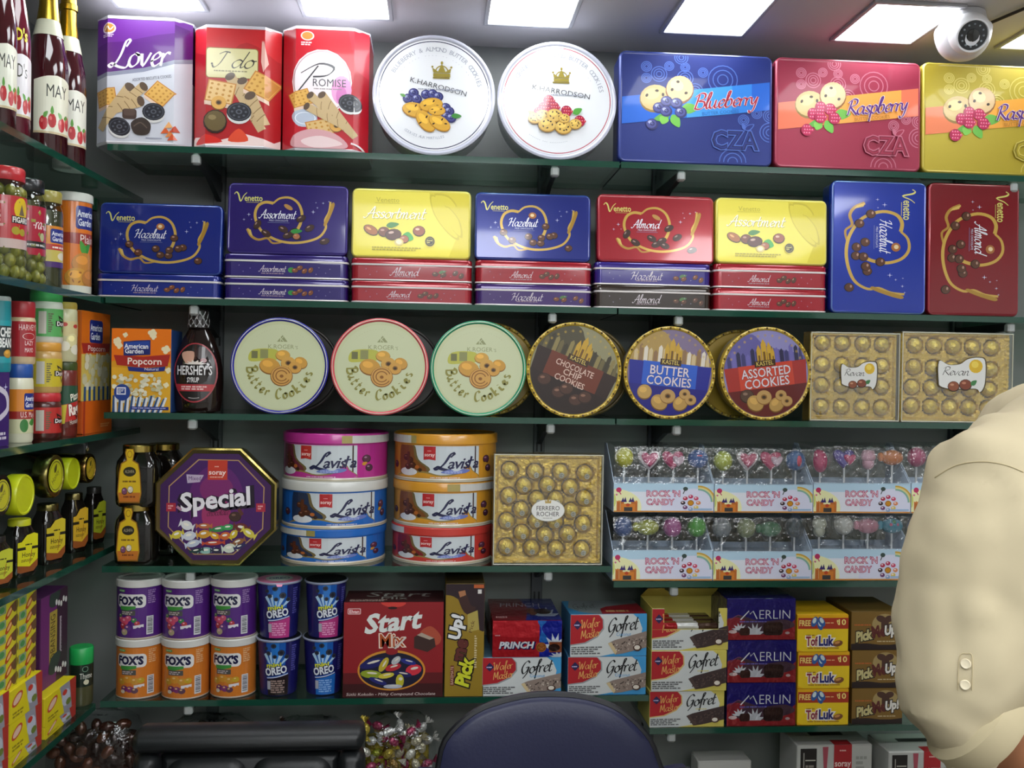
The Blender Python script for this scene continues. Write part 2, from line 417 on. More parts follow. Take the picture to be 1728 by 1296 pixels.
# ================================================================ room shell
WL, WR, YR = -0.80, 1.95, -3.0
G = '#c9c8c4'
def slab(name, x0, x1, y0, y1, z0, z1, c, mat='grey'): return struct(name, MB().box(x0, x1, y0, y1, z0, z1, c, 0), mat)
slab('floor', WL - .3, WR + .1, YR - .1, YB + .1, -0.1, 0, '#8f8a82', 'card')
slab('ceiling', WL - .3, WR + .1, YR - .1, YB + .1, CEIL, CEIL + .1, '#d6d2d4', 'card')
slab('wall_back', WL - .3, WR + .1, YB, YB + .1, 0, CEIL, '#858886', 'card')
slab('wall_right', WR, WR + .1, YR, YB, 0, CEIL, G, 'card')
slab('wall_front', WL - .3, WR + .1, YR - .1, YR, 0, CEIL, G, 'card')
mb = MB(); mb.M = Matrix.Rotation(-SKEW, 4, 'Z') @ Matrix.Translation((0, 0, 0))
mb.box(WL - .1, WL, YR, YB + .1, 0, CEIL, '#7d807f', 0)
wl = struct('wall_left', mb, 'card'); wl.location.x = -0.047
def sx(y): return -0.638 + (y - 0.0) * math.tan(SKEW)       # x of the side shelves' front edge

# ceiling panels: one visible row above the shelves, an unseen second row, then added fill lamps
PX = [-.835 + .333 * i for i in range(1, 7)]
def panel(x, y, lab, grp):
    t = thing('ceiling_light', lab, 'ceiling light', (x, y, CEIL), 0, grp)
    f = MB(); w, h = .083, .097
    for a, b, c, d in ((-w, w, -h, -h + .008), (-w, w, h - .008, h), (-w, -w + .008, -h + .008, h - .008), (w - .008, w, -h + .008, h - .008)):
        f.box(a, b, c, d, -.006, 0, '#b9b9bd', .001)
    f.build('frame', 'grey', t)
    MB().box(-w + .008, w - .008, -h + .008, h - .008, -.004, -.001, '#ffffff', 0).build('diffuser', 'lamp', t)
ov = ['purple and white biscuit tin', 'red heart-boxed wafer tin and its neighbour', 'two round white tins', 'blue berry tin', 'dome camera and pink-red berry tin', 'gold berry tin']
for i, x in enumerate(PX):
    panel(x, 1.68, f'square glowing ceiling panel above the {ov[i]}', 'ceiling panels above the shelves')
for j, x in enumerate(PX[:6]): panel(x, 1.347, f'square ceiling panel of the second row, {("first", "second", "third", "fourth", "fifth", "sixth")[j]} from the side shelves', 'ceiling panels of the second row')
for j, y in enumerate((.15, -.95, -2.1)):  # unseen lamps added to light the shelves evenly from the front
    for k, x in enumerate((0.0, 1.1)):
        t = thing('ceiling_light', f'large added fill lamp, {("near", "middle", "far")[j]} row on the {("side shelf", "entrance")[k]} half of the ceiling', 'ceiling light', (x, y, CEIL), 0, 'large added fill lamps')
        MB().box(-.31, .31, -.31, .31, -.02, 0, '#c9c9cc', .003).build('frame', 'grey', t); MB().box(-.295, .295, -.295, .295, -.022, -.0205, '#ffffff', 0).build('diffuser', 'fill_lamp', t)

# uprights, brackets, glass shelves
UX = [at(333, 270, 1.72).x, at(935, 303, 1.72).x, at(1147, 312, 1.72).x, at(1700, 560, 1.72).x]
un = ['near the side shelves', 'behind the gold chocolate box', 'behind the lollipop boxes', 'behind the person in cream']
for x, n in zip(UX, un):
    mb = MB().box(-.011, .011, -.012, 0, .45, 2.12, '#55595b', .001)
    o = mb.build('slotted_upright', 'grey', None, (x, YB, 0), label=f'dark grey slotted wall upright {n}', cat='shelf upright', group='slotted wall uprights')
    a = MB()
    for k in range(32):
        for s in (-.0045, .0045): a.add([(s - .0018, -.0124, .5 + k * .05), (s + .0018, -.0124, .5 + k * .05), (s + .0018, -.0124, .518 + k * .05), (s - .0018, -.0124, .518 + k * .05)], [(0, 1, 2, 3)], '#08090a')
    tag(a.build('slots', 'grey', o), kind='stuff')
SH = [(S1, 'top', 0, .328), (S2, 'second', 0, .328), (S3, 'third', 0, .328), (S4, 'fourth', 0, .326), (S5, 'lowest', 0, .399),
      (S1, 'top', 1, 1.6), (S2, 'second', 1, 1.6), (S3, 'third', 1, 1.6), (S4R, 'lollipop', 1, 1.6), (S5R, 'wafer and caramel box', 1, 1.6), (S6, 'bottom', 0, .40), (S6 + .0, 'bottom', 1, 1.6)]
car = {'top0': 'carrying the tall biscuit tins and round white tins', 'top1': 'carrying the large berry cookie tins', 'second0': 'under the heart-printed tins beside the side shelves',
       'second1': 'under the red and blue upright chocolate tins', 'third0': 'under the pale green round tins', 'third1': 'under the blue and red round tins and gold boxes', 'fourth0': 'under the octagonal tin and wafer tins',
       'lowest0': 'under the fruit candy cans and cookie cups', 'lollipop1': 'under the lollipop boxes', 'wafer and caramel box1': 'under the wafer and yellow caramel boxes', 'bottom0': 'under the bags of wrapped candy', 'bottom1': 'under the white cartons'}
def glass(name, x0, x1, y0, y1, zt, lab, rot=0.0, grp=None, loc=(0, 0, 0), left_skew=False):
    z0 = zt - .011; sk = math.tan(SKEW) * (y1 - y0) if left_skew else 0
    V = [(x0, y0, z0), (x1, y0, z0), (x1, y1, z0), (x0 + sk, y1, z0), (x0, y0, zt), (x1, y0, zt), (x1, y1, zt), (x0 + sk, y1, zt)]
    F = [(3, 2, 1, 0), (4, 5, 6, 7), (0, 1, 5, 4), (1, 2, 6, 5), (2, 3, 7, 6), (3, 0, 4, 7)]
    mb = MB(); mb.add(V, F, ['#ffffff', '#ffffff'] + ['#174536'] * 4)
    o = mb.build(name, 'shelf', None, loc, rot, label=lab, cat='shelf', group=grp)
    o.data.materials.append(M['edge'])
    for i, p in enumerate(o.data.polygons): p.material_index = 0 if i < 2 else 1; p.use_smooth = False
    return o
for z, nm, bay, x1 in SH:
    x0 = sx(YF) + .004 if bay == 0 else (.331 if z not in (S5R, S6) else .402)
    if z == S4R: x0 = .331
    glass('glass_shelf', x0, x1, YF, YB - .001, z, f'green-edged glass shelf {car[nm + str(bay)]}', grp='glass shelves on the back wall', left_skew=bay == 0)
    for k, x in enumerate(UX):
        if (x < .33) != (bay == 0) or z == S6: continue
        zb = z - .0112
        t = thing('shelf_bracket', f'dark metal bracket under the {nm} glass shelf on the {("first","second","third","fourth")[k]} upright', 'shelf bracket', (x, YB - .012, zb), 0, 'glass shelf brackets')
        P = [(-.001, -.05), (-.001, 0), (-.178, 0), (-.178, -.013), (-.10, -.02)]
        mb = MB(); V = [(-.0045, a, b) for a, b in P] + [(.0045, a, b) for a, b in P]; n = len(P)
        mb.add(V, [tuple(range(n)), tuple(reversed(range(n, 2 * n)))] + [(i, n + i, n + (i + 1) % n, (i + 1) % n) for i in range(n)], '#34383a')
        mb.build('arm', 'grey', t)
        MB().box(-.0075, .0075, -.188, -.172, -.018, -.0002, '#a9acab', .003).build('end_cap', 'plastic', t)
sn = {L1: 'under the red juice bottles', L2: 'under the olive jars', L3: 'under the mayonnaise and dip jars', L4: 'under the honey jars', L5: 'under the yellow seasoning cartons'}
for z in sn:
    y0, y1 = .2, 1.895 if z != L5 else 1.69
    V = []
    mb = MB()
    for zz in (z - .011, z):
        V += [(sx(y0), y0, zz), (sx(y1), y1, zz), (sx(y1) - .197, y1, zz), (sx(y0) - .197, y0, zz)]
    mb.add(V, [(0, 1, 2, 3), (7, 6, 5, 4), (0, 4, 5, 1), (1, 5, 6, 2), (2, 6, 7, 3), (3, 7, 4, 0)], ['#ffffff', '#ffffff'] + ['#174536'] * 4)
    o = mb.build('glass_shelf', 'shelf', label=f'green-edged glass side shelf {sn[z]}', cat='shelf', group='glass side shelves')
    o.data.materials.append(M['edge'])
    for i, p in enumerate(o.data.polygons): p.material_index = 0 if i < 2 else 1; p.use_smooth = False
q = sat(115, 742, .03)
t = thing('shelf_bracket', 'black side bracket with a screw under the mayonnaise jar shelf', 'shelf bracket', (q.x, q.y, L3 - .0112), 0, 'side shelf brackets')
MB().box(-.17, .03, -.008, .008, -.02, -.0002, '#1b1e1f', .002).build('arm', 'grey', t)
mb = MB(); mb.M = Matrix.Translation((.0305, 0, -.010)) @ Matrix.Rotation(PI / 2, 4, 'Y'); mb.lathe([(.005, 0), (.005, .002), (.002, .003)], '#c8c8c8', 12); mb.build('screw', 'metal', t)

# dome camera on the ceiling
q = at(1625, 60, 1.625)
t = thing('dome_camera', 'white dome security camera on the ceiling above the gold berry tin', 'security camera', (q.x, 1.625, CEIL))
MB().lathe([(.033, 0), (.036, -.002), (.038, -.012), (.041, -.02), (.0455, -.026)], '#dcdce0', 36).build('mount', 'plastic', t)
R = .0475; mb = MB()
prof = [(.046, -.026)] + [(R * math.cos(a) ** .8, -.03 - R * 1.12 * math.sin(a)) for a in [i * PI / 2 / 10 for i in range(11)][:-1]] + [(.004, -.03 - R * 1.12)]
mb.lathe(prof, '#e9e9ee', 36); mb.build('housing', 'plastic', t)
dv = Vector((-.12, -.86, -.42)).normalized(); rot = dv.to_track_quat('Z', 'Y').to_matrix().to_4x4()
mb = MB(); mb.M = Matrix.Translation(Vector((0, 0, -.034)) + dv * .024) @ rot
mb.lathe([(.036, -.004), (.0365, .006), (.033, .017), (.028, .024), (.0255, .0245), (.0245, .021)], '#f2f2f5', 40); ey = mb.build('eyeball', 'plastic', t)
mb = MB(); mb.M = Matrix.Translation(Vector((0, 0, -.034)) + dv * .024) @ rot
mb.lathe([(.0245, .019), (.0245, .0222)], '#20242a', 32)
mb.lathe([(.011, .022), (.0105, .0235), (.004, .0245)], '#07080a', 24)
mb.build('lens_window', 'lens', ey)
mb = MB(); mb.M = Matrix.Translation(Vector((0, 0, -.034)) + dv * .024) @ rot
for i in range(12):
    a = i * PI / 6; mb.ell((.0185 * math.cos(a), .0185 * math.sin(a), .0225), .0019, '#9aa2aa', 8, 5)
mb.build('infrared_lamps', 'plastic', ey)
q2 = at(1730, 3, 1.35)
mb = MB(); mb.M = Matrix.Translation((-q.x, -1.625, -CEIL)); mb.tube([(q.x + .036, 1.63, CEIL - .012), (q.x + .06, 1.66, CEIL - .006), (q.x + .12, 1.46, CEIL - .004), (q.x + .24, 1.32, CEIL - .004), (q.x + .5, 1.1, CEIL - .004)], .003, '#2a2422', 8)
mb.build('camera_cable', 'plastic', t)
mb = MB(); mb.tube([(at(1180, 4, 1.55).x + .05 * i, 1.47 + .008 * i - .0006 * i * i, CEIL - .003) for i in range(12)], .0025, '#3b3838', 6)
mb.build('ceiling_cable', 'plastic', label='thin dark cable running along the ceiling between two panels', cat='cable')

# ================================================================ pictures printed on the packages; lower-shelf prints carry some shade in their colours
def leaf(d, x, y, l, w, ang, c):
    ca, sa = math.cos(math.radians(ang)), math.sin(math.radians(ang))
    P = [(0, 0), (.3, .5), (.7, .38), (1, 0), (.7, -.38), (.3, -.5)]
    d.poly([(x + a * l * ca - b * w * sa, y - a * l * sa - b * w * ca) for a, b in P], c, True)
def roll(d, x0, y0, x1, y1, w, c='#cbb083', dk='#8a6f45'):
    d.line([(x0, y0), (x1, y1)], w * .8, c, False, w)
    dx, dy = x1 - x0, y1 - y0; l = math.hypot(dx, dy); nx, ny = -dy / l, dx / l
    for t in (.2, .45, .7):
        px, py = x0 + dx * t, y0 + dy * t
        d.line([(px - nx * w * .45, py - ny * w * .45), (px + dx * .06, py + dy * .06), (px + nx * w * .45 + dx * .1, py + ny * w * .45 + dy * .1)], w * .07, dk)
    d.ell(x1, y1, w * .5, w * .34, '#5d4a3a', 12, math.degrees(math.atan2(-ny, nx)))
def sandwich(d, x, y, r, a=0):
    d.ell(x, y + r * .2, r * .98, r * .8, '#dcdcda', 20, a); d.ell(x, y, r, r * .78, '#20222a', 20, a)
    d.ring(x, y, r * .8, r * .88, '#4d505a', 20, .78)
    for i in range(8): d.ell(x + r * .55 * math.cos(i * PI / 4), y + r * .43 * math.sin(i * PI / 4), r * .11, r * .09, '#565963', 6)
    d.ring(x, y, r * .15, r * .27, '#5a5d67', 10, .78)
def cracker(d, x, y, s, ang, c='#e5b45c'):
    ca, sa = math.cos(math.radians(ang)), math.sin(math.radians(ang))
    f = lambda a, b: (x + s * (a * ca - b * sa), y - s * (a * sa + b * ca) * .85)
    d.poly([f(-.55, -.5), (f(-.55, -.5)[0] + 2, f(-.55, -.5)[1] + s * .16), (f(.55, -.5)[0] + 2, f(.55, -.5)[1] + s * .16), f(.55, -.5)], '#e9cdb8')
    d.poly([f(-.55, -.5), f(.55, -.5), f(.55, .5), f(-.55, .5)], '#c9863a'); d.poly([f(-.5, -.45), f(.5, -.45), f(.5, .45), f(-.5, .45)], c)
    for i in range(4):
        for j in range(4): px, py = f(-.38 + .25 * i, -.33 + .22 * j); d.ell(px, py, s * .06, s * .05, '#c58b38', 6)
def cookie(d, x, y, rx, ry, c='#d9a94e', chips=4, dk='#a9742c', chip='#3a2a1c', a=0):
    d.ell(x, y + ry * .1, rx, ry, dk, 18, a); d.ell(x, y, rx * .95, ry * .92, c, 18, a); d.ell(x - rx * .2, y - ry * .25, rx * .5, ry * .4, tuple(min(1, v * 1.15) for v in [int(c[i:i + 2], 16) / 255 for i in (1, 3, 5)]), 12, a)
    for i in range(chips):
        t = i * 2.4 + rx; d.ell(x + rx * .55 * math.cos(t), y + ry * .5 * math.sin(t), rx * .13, ry * .1, chip, 7, 30 * i)
def swirl(d, x, y, r, c='#d7a962', dk='#9c6c30'):
    d.ell(x, y, r, r * .92, dk, 20); d.ell(x, y - r * .04, r * .94, r * .86, c, 20)
    for q in (.72, .45): d.ring(x, y - r * .04, r * q, r * (q + .1), dk, 20, .92, 20, 330)
    d.ell(x, y, r * .18, r * .15, dk, 8)
def ringc(d, x, y, r, c='#cfa868', dk='#8b6230'):
    d.ell(x, y + r * .1, r, r * .9, dk, 18); d.ell(x, y, r * .96, r * .86, c, 18); d.ell(x, y, r * .4, r * .34, dk, 12); d.ell(x, y + 1, r * .26, r * .2, '#3c2a18', 10)
def berry(d, x, y, r):
    d.ell(x, y, r, r * .95, '#2d2f63', 14); d.ell(x - r * .1, y - r * .1, r * .82, r * .75, '#4a4d8c', 12); d.ell(x - r * .3, y - r * .35, r * .35, r * .28, '#a9afd8', 9); d.ring(x + r * .05, y - r * .1, r * .22, r * .36, '#23254f', 8)
def rasp(d, x, y, r, c='#c9305f'):
    d.ell(x, y, r, r * 1.05, '#a81f4a', 14)
    for i in range(3):
        for j in range(-2 + i % 2, 3):
            px, py = j * r * .42 + (i % 2) * r * .1, (i - 1) * r * .55
            if math.hypot(px, py) < r * .95: d.ell(x + px, y + py, r * .24, r * .24, c, 8); d.ell(x + px - r * .06, y + py - r * .08, r * .1, r * .1, '#f0a8bd', 6)
def choc(d, x, y, r, c='#5b3420', hi='#b08c78', ry=None, a=0):
    ry = ry or r * .9
    d.ell(x, y, r, ry, '#2e1a12', 14, a); d.ell(x, y - ry * .06, r * .9, ry * .86, c, 14, a); d.ell(x - r * .25, y - ry * .35, r * .35, ry * .22, hi, 8, a)
def spark(d, x, y, r, c='#dfe4ff'):
    d.poly([(x + (r if i % 2 == 0 else r * .16) * math.cos(i * PI / 4), y + (r if i % 2 == 0 else r * .16) * math.sin(i * PI / 4)) for i in range(8)], c)
def crown(d, x, y, w, c):
    h = w * .9
    d.rect(x - w * .45, y - h * .22, x + w * .45, y, c); d.poly([(x - w * .45, y - h * .25), (x - w * .5, y - h * .55), (x - w * .2, y - h * .32), (x, y - h * .8), (x + w * .2, y - h * .32), (x + w * .5, y - h * .55), (x + w * .45, y - h * .25)], c)
    d.ring(x, y - h * .3, w * .3, w * .36, c, 12, 1, 0, 180); d.ell(x, y - h * .85, w * .07, w * .09, c, 8)
    for q in (-.5, .5): d.ell(x + w * q, y - h * .6, w * .06, w * .06, c, 8)
def splash(d, x, y, w, h, c='#e9ebee'):
    P = []
    for i in range(13):
        t = PI * i / 12; r = 1.0 if i % 2 else .55; P.append((x - w * math.cos(t) * r, y - h * math.sin(t) * r))
    d.poly(P, c)

def a_lover(d):
    d.rect(640, 120, 1400, 1060, '#d3d6e0')
    d.poly([(600, 100), (600, 575), (800, 560), (1050, 520), (1280, 450), (1420, 400), (1420, 100)], '#8f93a8')
    d.poly([(600, 100), (600, 545), (800, 530), (1050, 490), (1280, 420), (1420, 365), (1420, 100)], '#5a1d7c')
    d.poly([(600, 100), (600, 330), (900, 300), (1150, 240), (1420, 200), (1420, 100)], '#6b2a91')
    d.ell(785, 205, 55, 42, '#e9d3ec'); d.ell(785, 203, 44, 33, '#c98a3c'); d.line([(750, 215), (775, 190), (795, 215), (820, 192)], 9, '#fff3e0'); d.micro(735, 245, 95, 26, 2, '#e9d3ec')
    d.script('Lover', 1010, 482, 190, '#f6f2fa', w=430, ang=4, sh=.3, pen=.24)
    d.text('ASSORTED BISCUITS & COOKIES', 1110, 575, 22, '#4c4f63', w=290, ang=8)
    cracker(d, 765, 715, 150, 8); cracker(d, 1170, 680, 160, -38)
    roll(d, 720, 950, 950, 640, 88); roll(d, 900, 760, 1050, 630, 76); roll(d, 830, 810, 1030, 740, 80)
    d.rrect(895, 800, 1000, 875, 20, '#4a3a34'); d.rrect(905, 800, 990, 850, 16, '#5d4c44')
    sandwich(d, 1125, 815, 84); sandwich(d, 875, 935, 84, -25)
    d.poly([(960, 905), (1040, 860), (1105, 910), (1085, 985), (990, 985)], '#3e3530', True); d.line([(980, 930), (1030, 900), (1080, 940)], 8, '#66584e')
    for a, b, c in ((1210, 960, '#d9602e'), (1245, 985, '#e08a4a'), (1275, 950, '#c94a2c'), (1235, 920, '#f0b070'), (1260, 1010, '#d6552d')): d.poly([(a - 32, b + 18), (a + 5, b - 35), (a + 35, b + 10)], c)
    d.rect(1070, 1010, 1190, 1016, '#8f93a8')
def a_ido(d):
    d.rect(60, 150, 760, 1090, '#b3181f'); d.poly([(60, 150), (760, 150), (760, 420), (500, 300), (300, 420), (60, 330)], '#c9242a', True)
    d.poly([(60, 1090), (110, 1010), (300, 1045), (500, 990), (700, 1040), (760, 1000), (760, 1090)], '#f1d7d2'); d.poly([(120, 1070), (200, 1000), (330, 1055)], '#d92a20', True); d.poly([(370, 1045), (450, 950), (520, 1040)], '#e04b2c', True)
    d.rrect(200, 345, 588, 575, 24, '#8a6b2e'); d.rrect(206, 350, 582, 570, 22, '#d9d29a')
    d.script('I do', 400, 495, 120, '#3a342a', w=290, sh=.45, pen=.2); d.ell(245, 468, 8, 8, '#3a342a'); d.micro(260, 512, 250, 16, 1, '#8f8860')
    for a in range(6): d.poly([(620 + 8 * math.sin(a), 280), (660, 450), (625, 520), (608, 440)], '#e7b0a4')
    roll(d, 620, 960, 380, 560, 80); roll(d, 600, 930, 470, 590, 78)
    cracker(d, 310, 680, 190, -10, '#ecc684'); cracker(d, 615, 620, 190, -28); ringc(d, 300, 760, 58, '#e2ac55')
    roll(d, 640, 920, 530, 700, 88); choc(d, 275, 905, 88, '#6b5a34', '#8f7d52', 90); sandwich(d, 450, 825, 92)
def a_promise(d):
    d.rect(740, 150, 1420, 1110, '#c01528'); d.poly([(1230, 160), (1420, 160), (1420, 560), (1300, 500)], '#cf2438')
    d.ell(1050, 600, 222, 245, '#f3e9ec'); d.ring(1050, 600, 205, 213, '#c9a6ac', 40, 1.1)
    d.ell(1195, 660, 75, 110, '#e9a3d2'); d.ell(1195, 700, 40, 70, '#d97fc0')
    d.ell(938, 258, 50, 36, '#f2c9c4'); d.ell(938, 257, 40, 28, '#d3823c'); d.micro(892, 300, 95, 32, 2, '#f4dcdc')
    d.script('P', 960, 660, 190, '#3b3a40', w=200, sh=.45, pen=.2); d.text('ROMISE', 1105, 635, 56, '#4a4850', w=245); d.micro(990, 648, 220, 12, 1, '#a08f95')
    d.poly([(830, 860), (900, 810), (1010, 850), (1000, 930), (880, 940)], '#b9c3d4', True); d.ring(930, 880, 70, 78, '#e9eef5', 20, .6)
    cracker(d, 895, 730, 140, 20); cracker(d, 1040, 960, 170, 15, '#dcb878'); ringc(d, 1160, 930, 50, '#dca650')
    roll(d, 1300, 1010, 965, 705, 62); roll(d, 1290, 1000, 1050, 700, 66); roll(d, 1250, 950, 940, 790, 60)
    sandwich(d, 1258, 755, 85, -15)
    d.poly([(850, 1010), (980, 960), (1150, 990), (1250, 1080), (1150, 1110), (850, 1100)], '#d8a3a8', True); d.poly([(900, 1050), (1050, 1010), (1210, 1070), (1000, 1100)], '#ecd2d2', True)
    d.line([(1270, 1060), (1330, 1080), (1370, 1120)], 14, '#efe2e2')
def a_harrod(d, kind):
    blue = kind == 'blue'; X, Y, R = (440, 632, 412) if blue else (1262, 660, 398)
    d.ell(X, Y, R * .98, R * .98, '#eceef2', 64); d.ring(X, Y, R * .905, R * .92, '#23284f' if blue else '#b5475a', 72)
    g = '#a3a7b4'
    d.arc('BLUEBERRY & ALMOND BUTTER COOKIES' if blue else 'CRANBERRY ALMOND BUTTER COOKIES', X, Y, R * .745, 152, 12, 30, g); d.arc('-- ---- ---- -- ---- --', X, Y, R * .66, 146, 30, 16, g)
    cx, cy = (490, 505) if blue else (1290, 530)
    crown(d, cx, cy, 130 if blue else 115, '#9a8a3a'); d.rect(cx - 60, cy + 2, cx + 55, cy + 12, '#8a7a30')
    d.text('K.HARRODSON', X + 25, Y - 42, 34, '#55565c', w=395, ang=-13 if blue else -8); d.micro(X - 110, Y - 45, 300, 14, 1, g)
    if blue:
        for p in ((262, 665), (300, 625), (322, 665), (385, 632), (430, 628), (468, 645), (520, 720), (545, 745), (525, 780), (560, 790)): berry(d, p[0], p[1], 36)
        leaf(d, 560, 775, 70, 36, 0, '#3f8a3c'); leaf(d, 245, 650, 40, 20, 160, '#5fa04a')
        for x, y, rx, a in ((310, 740, 88, -10), (420, 700, 82, 10), (385, 815, 88, -50), (480, 825, 82, -30), (460, 740, 60, 0)): cookie(d, x, y, rx, rx * .6, '#dca940', 3, '#b07a24', a=a)
    else:
        for p in ((1205, 665), (1170, 715), (1240, 710), (1140, 750), (1325, 735), (1415, 800), (1190, 740)): rasp(d, p[0], p[1], 38, '#c02634')
        leaf(d, 1370, 750, 70, 44, 30, '#5aa544'); leaf(d, 1110, 770, 50, 30, 150, '#8db84a')
        for x, y, r in ((1110, 790, 46), (1165, 770, 50), (1245, 765, 56), (1195, 830, 62), (1305, 845, 58), (1385, 820, 44), (1310, 785, 40)): cookie(d, x, y, r, r * .82, '#d8b25c', 6, '#a87d34')
    d.arc('COOKIES AUX MYRTILLES' if blue else '------- --- ----------', X - 20, Y, R * .76, 235, 288, 18, g)
def a_cza(d, kind):
    bg, band, b2, ring = {'blue': ('#1f2f78', '#1f62c8', '#3f96e6', '#4a66b8'), 'red': ('#9a2c46', '#dd7050', '#eea048', '#c06a80'), 'gold': ('#b8a534', '#dd7a50', '#eda63c', '#d8c866')}[kind]
    d.rect(60, 370, 1200, 1210, bg)
    for x, y, r in ((255, 480, 38), (255, 570, 36), (350, 535, 58), (425, 470, 34), (515, 400, 50), (545, 475, 34), (680, 510, 36), (545, 560, 60), (830, 560, 110), (1090, 815, 38), (1190, 830, 50), (1190, 960, 75), (910, 1200, 100), (620, 660, 60), (990, 870, 40)):
        for q in (1, .68, .36): d.ring(x, y, r * q - 4, r * q + 4, ring, 20)
    d.poly([(60, 725), (1210, 562), (1210, 782), (60, 935)], band); d.poly([(560, 655), (900, 605), (900, 825), (560, 868)], b2); d.poly([(900, 605), (1050, 584), (1050, 803), (900, 825)], b2 if kind != 'blue' else '#2f80d8')
    cookie(d, 322, 720, 118, 108, '#cdb37a', 4, '#8f7440', a=15); cookie(d, 505, 645, 105, 112, '#d9b98a', 3, '#8a5a30', a=-30)
    leaf(d, 520, 800, 130, 80, 5, '#6db04a'); leaf(d, 430, 860, 120, 60, -165, '#5fa544'); leaf(d, 450, 850, 110, 70, -60, '#6db64a'); leaf(d, 400, 860, 70, 70, -110, '#7cc050')
    for p in ((350, 800), (408, 748), (482, 760), (405, 825), (515, 830), (300, 930)): (berry if kind == 'blue' else rasp)(d, p[0], p[1], 46)
    d.script('Blueberry' if kind == 'blue' else 'Raspberry', 850, 775, 118, '#a8283c' if kind == 'blue' else '#5b2a7c', w=480, ang=7, sh=.35, pen=.26, ol=('#f0e4ea', .16))
    d.text('BUTTER COOKIES', 815, 830, 26, '#2f6fb0' if kind == 'blue' else '#b07a30', w=280, ang=7)
    lo = '#141f58' if kind == 'blue' else '#7c1f36' if kind == 'red' else '#8f7f22'
    d.text('CZA', 925, 1100, 135, lo, w=340, off=.03, ol=(ring, .07)); d.text('CZA', 925, 1100, 135, bg, w=322, off=-.012)
    leaf(d, 1000, 950, 85, 44, 35, ring); leaf(d, 1000, 950, 60, 30, 110, ring); leaf(d, 1004, 946, 70, 30, 35, bg)

def a_venetto(d, bg, word, kind):
    d.rect(870, 50, 1710, 540, bg); gold, g2 = '#b0893a', '#c9a54c'
    d.line([(1012, 365), (1040, 415), (1090, 440), (1150, 428), (1190, 462), (1265, 450)], 20, gold, w1=10)
    d.line([(1185, 182), (1130, 176), (1080, 205), (1062, 275), (1095, 360), (1150, 408), (1235, 445), (1330, 456), (1430, 442), (1510, 408), (1552, 345), (1545, 290), (1572, 230), (1580, 160)], 20, g2, w1=14)
    d.line([(1185, 182), (1230, 146), (1300, 140), (1358, 178), (1385, 250), (1375, 320), (1352, 368)], 12, g2, w1=22)
    d.poly([(1535, 320), (1560, 260), (1590, 170), (1610, 180), (1580, 270), (1550, 330)], '#a8822f', True); d.poly([(1010, 362), (1035, 372), (1050, 420), (1030, 405)], '#d8b860')
    d.script('V', 965, 174, 62, '#e2dc78', w=70, sh=0, pen=.3); d.text('enetto', 988, 170, 42, '#e2dc78', w=122, an='l', off=.012); d.rect(1000, 178, 1085, 181, '#b9b260')
    d.script(word, 1215, 288, 62, '#eef0fa', w=245 if len(word) > 8 else 205 if len(word) > 6 else 195, sh=.25, pen=.22); d.text('MILK CHOCOLATE', 1225, 308, 11, '#c9cfe6', w=130); d.rect(1150, 316, 1300, 318, '#7d86b0')
    if kind == 'h':
        for x, y in ((1290, 405), (1345, 408), (1258, 362), (1350, 370), (1440, 350), (1545, 440), (1080, 335), (1142, 392), (1380, 285), (1410, 358)): choc(d, x, y, 28, '#583626')
        d.ell(1285, 207, 28, 24, '#a86a38', 12); d.ell(1283, 205, 14, 12, '#e8d0a0', 10)
    else:
        for x, y, a in ((1258, 362, -25), (1290, 405, 20), (1350, 412, -20), (1330, 378, 25), (1440, 350, 30), (1545, 440, 15), (1080, 335, 60), (1142, 395, -30), (1380, 285, 30)): choc(d, x, y, 36, '#402a26', '#9a8078', 23, a)
        d.ell(1290, 207, 34, 15, '#b98a4a', 12, -30)
        if kind == 'm': leaf(d, 1310, 378, 80, 34, 5, '#2f8a3c'); choc(d, 1350, 412, 26, '#a86a48')
    for x, y, r in ((1020, 266, 14), (988, 302, 10), (1490, 206, 8), (1530, 172, 10), (1462, 236, 15), (1570, 160, 7), (1480, 170, 6), (1040, 300, 6)): spark(d, x, y, r)
def a_yellow(d):
    d.rect(30, 90, 860, 590, '#d8cb48'); d.poly([(560, 90), (860, 90), (860, 590), (700, 590), (760, 430), (640, 330)], '#c9ba34')
    for p in (((570, 120), (640, 150), (720, 260), (780, 440), (700, 400), (600, 260)), ((690, 200), (780, 300), (800, 430), (720, 350)), ((600, 110), (700, 120), (760, 200), (660, 180))):
        d.poly(list(p), '#b9a92e', True); d.poly([(x * .9 + 67, y * .9 + 26) for x, y in p], '#cdbf3c', True)
    d.text('Venetto', 278, 182, 34, '#a89c34', w=160); d.rect(190, 188, 360, 191, '#a89c34')
    d.script('Assortment', 332, 303, 84, '#9c9030', w=415, sh=.25, pen=.2); d.script('Assortment', 328, 299, 84, '#fbf8dc', w=415, sh=.25, pen=.2)
    leaf(d, 270, 355, 90, 40, 10, '#3f7a3c'); leaf(d, 385, 420, 80, 70, -20, '#3c9a44')
    choc(d, 165, 390, 56, '#9a5a26', '#d8a060', 34, -30); choc(d, 255, 400, 42, '#6a3a26', '#a88070'); choc(d, 320, 418, 58, '#4f2a22', '#b89a8c', 42, 10); choc(d, 395, 450, 34, '#9c5a3a'); choc(d, 498, 388, 44, '#8a4a30', '#c9a890')
    d.ell(360, 472, 32, 27, '#c9b878', 14); d.ell(360, 470, 20, 16, '#efe2b0', 12)
    d.ell(575, 463, 38, 42, '#c9b848', 20); d.ell(575, 461, 33, 36, '#26241c', 20); d.ring(575, 461, 22, 25, '#8f8440', 20, 1.05); d.micro(555, 448, 42, 28, 2, '#b8ac5c')
    d.micro(175, 505, 340, 32, 2, '#a89c40')
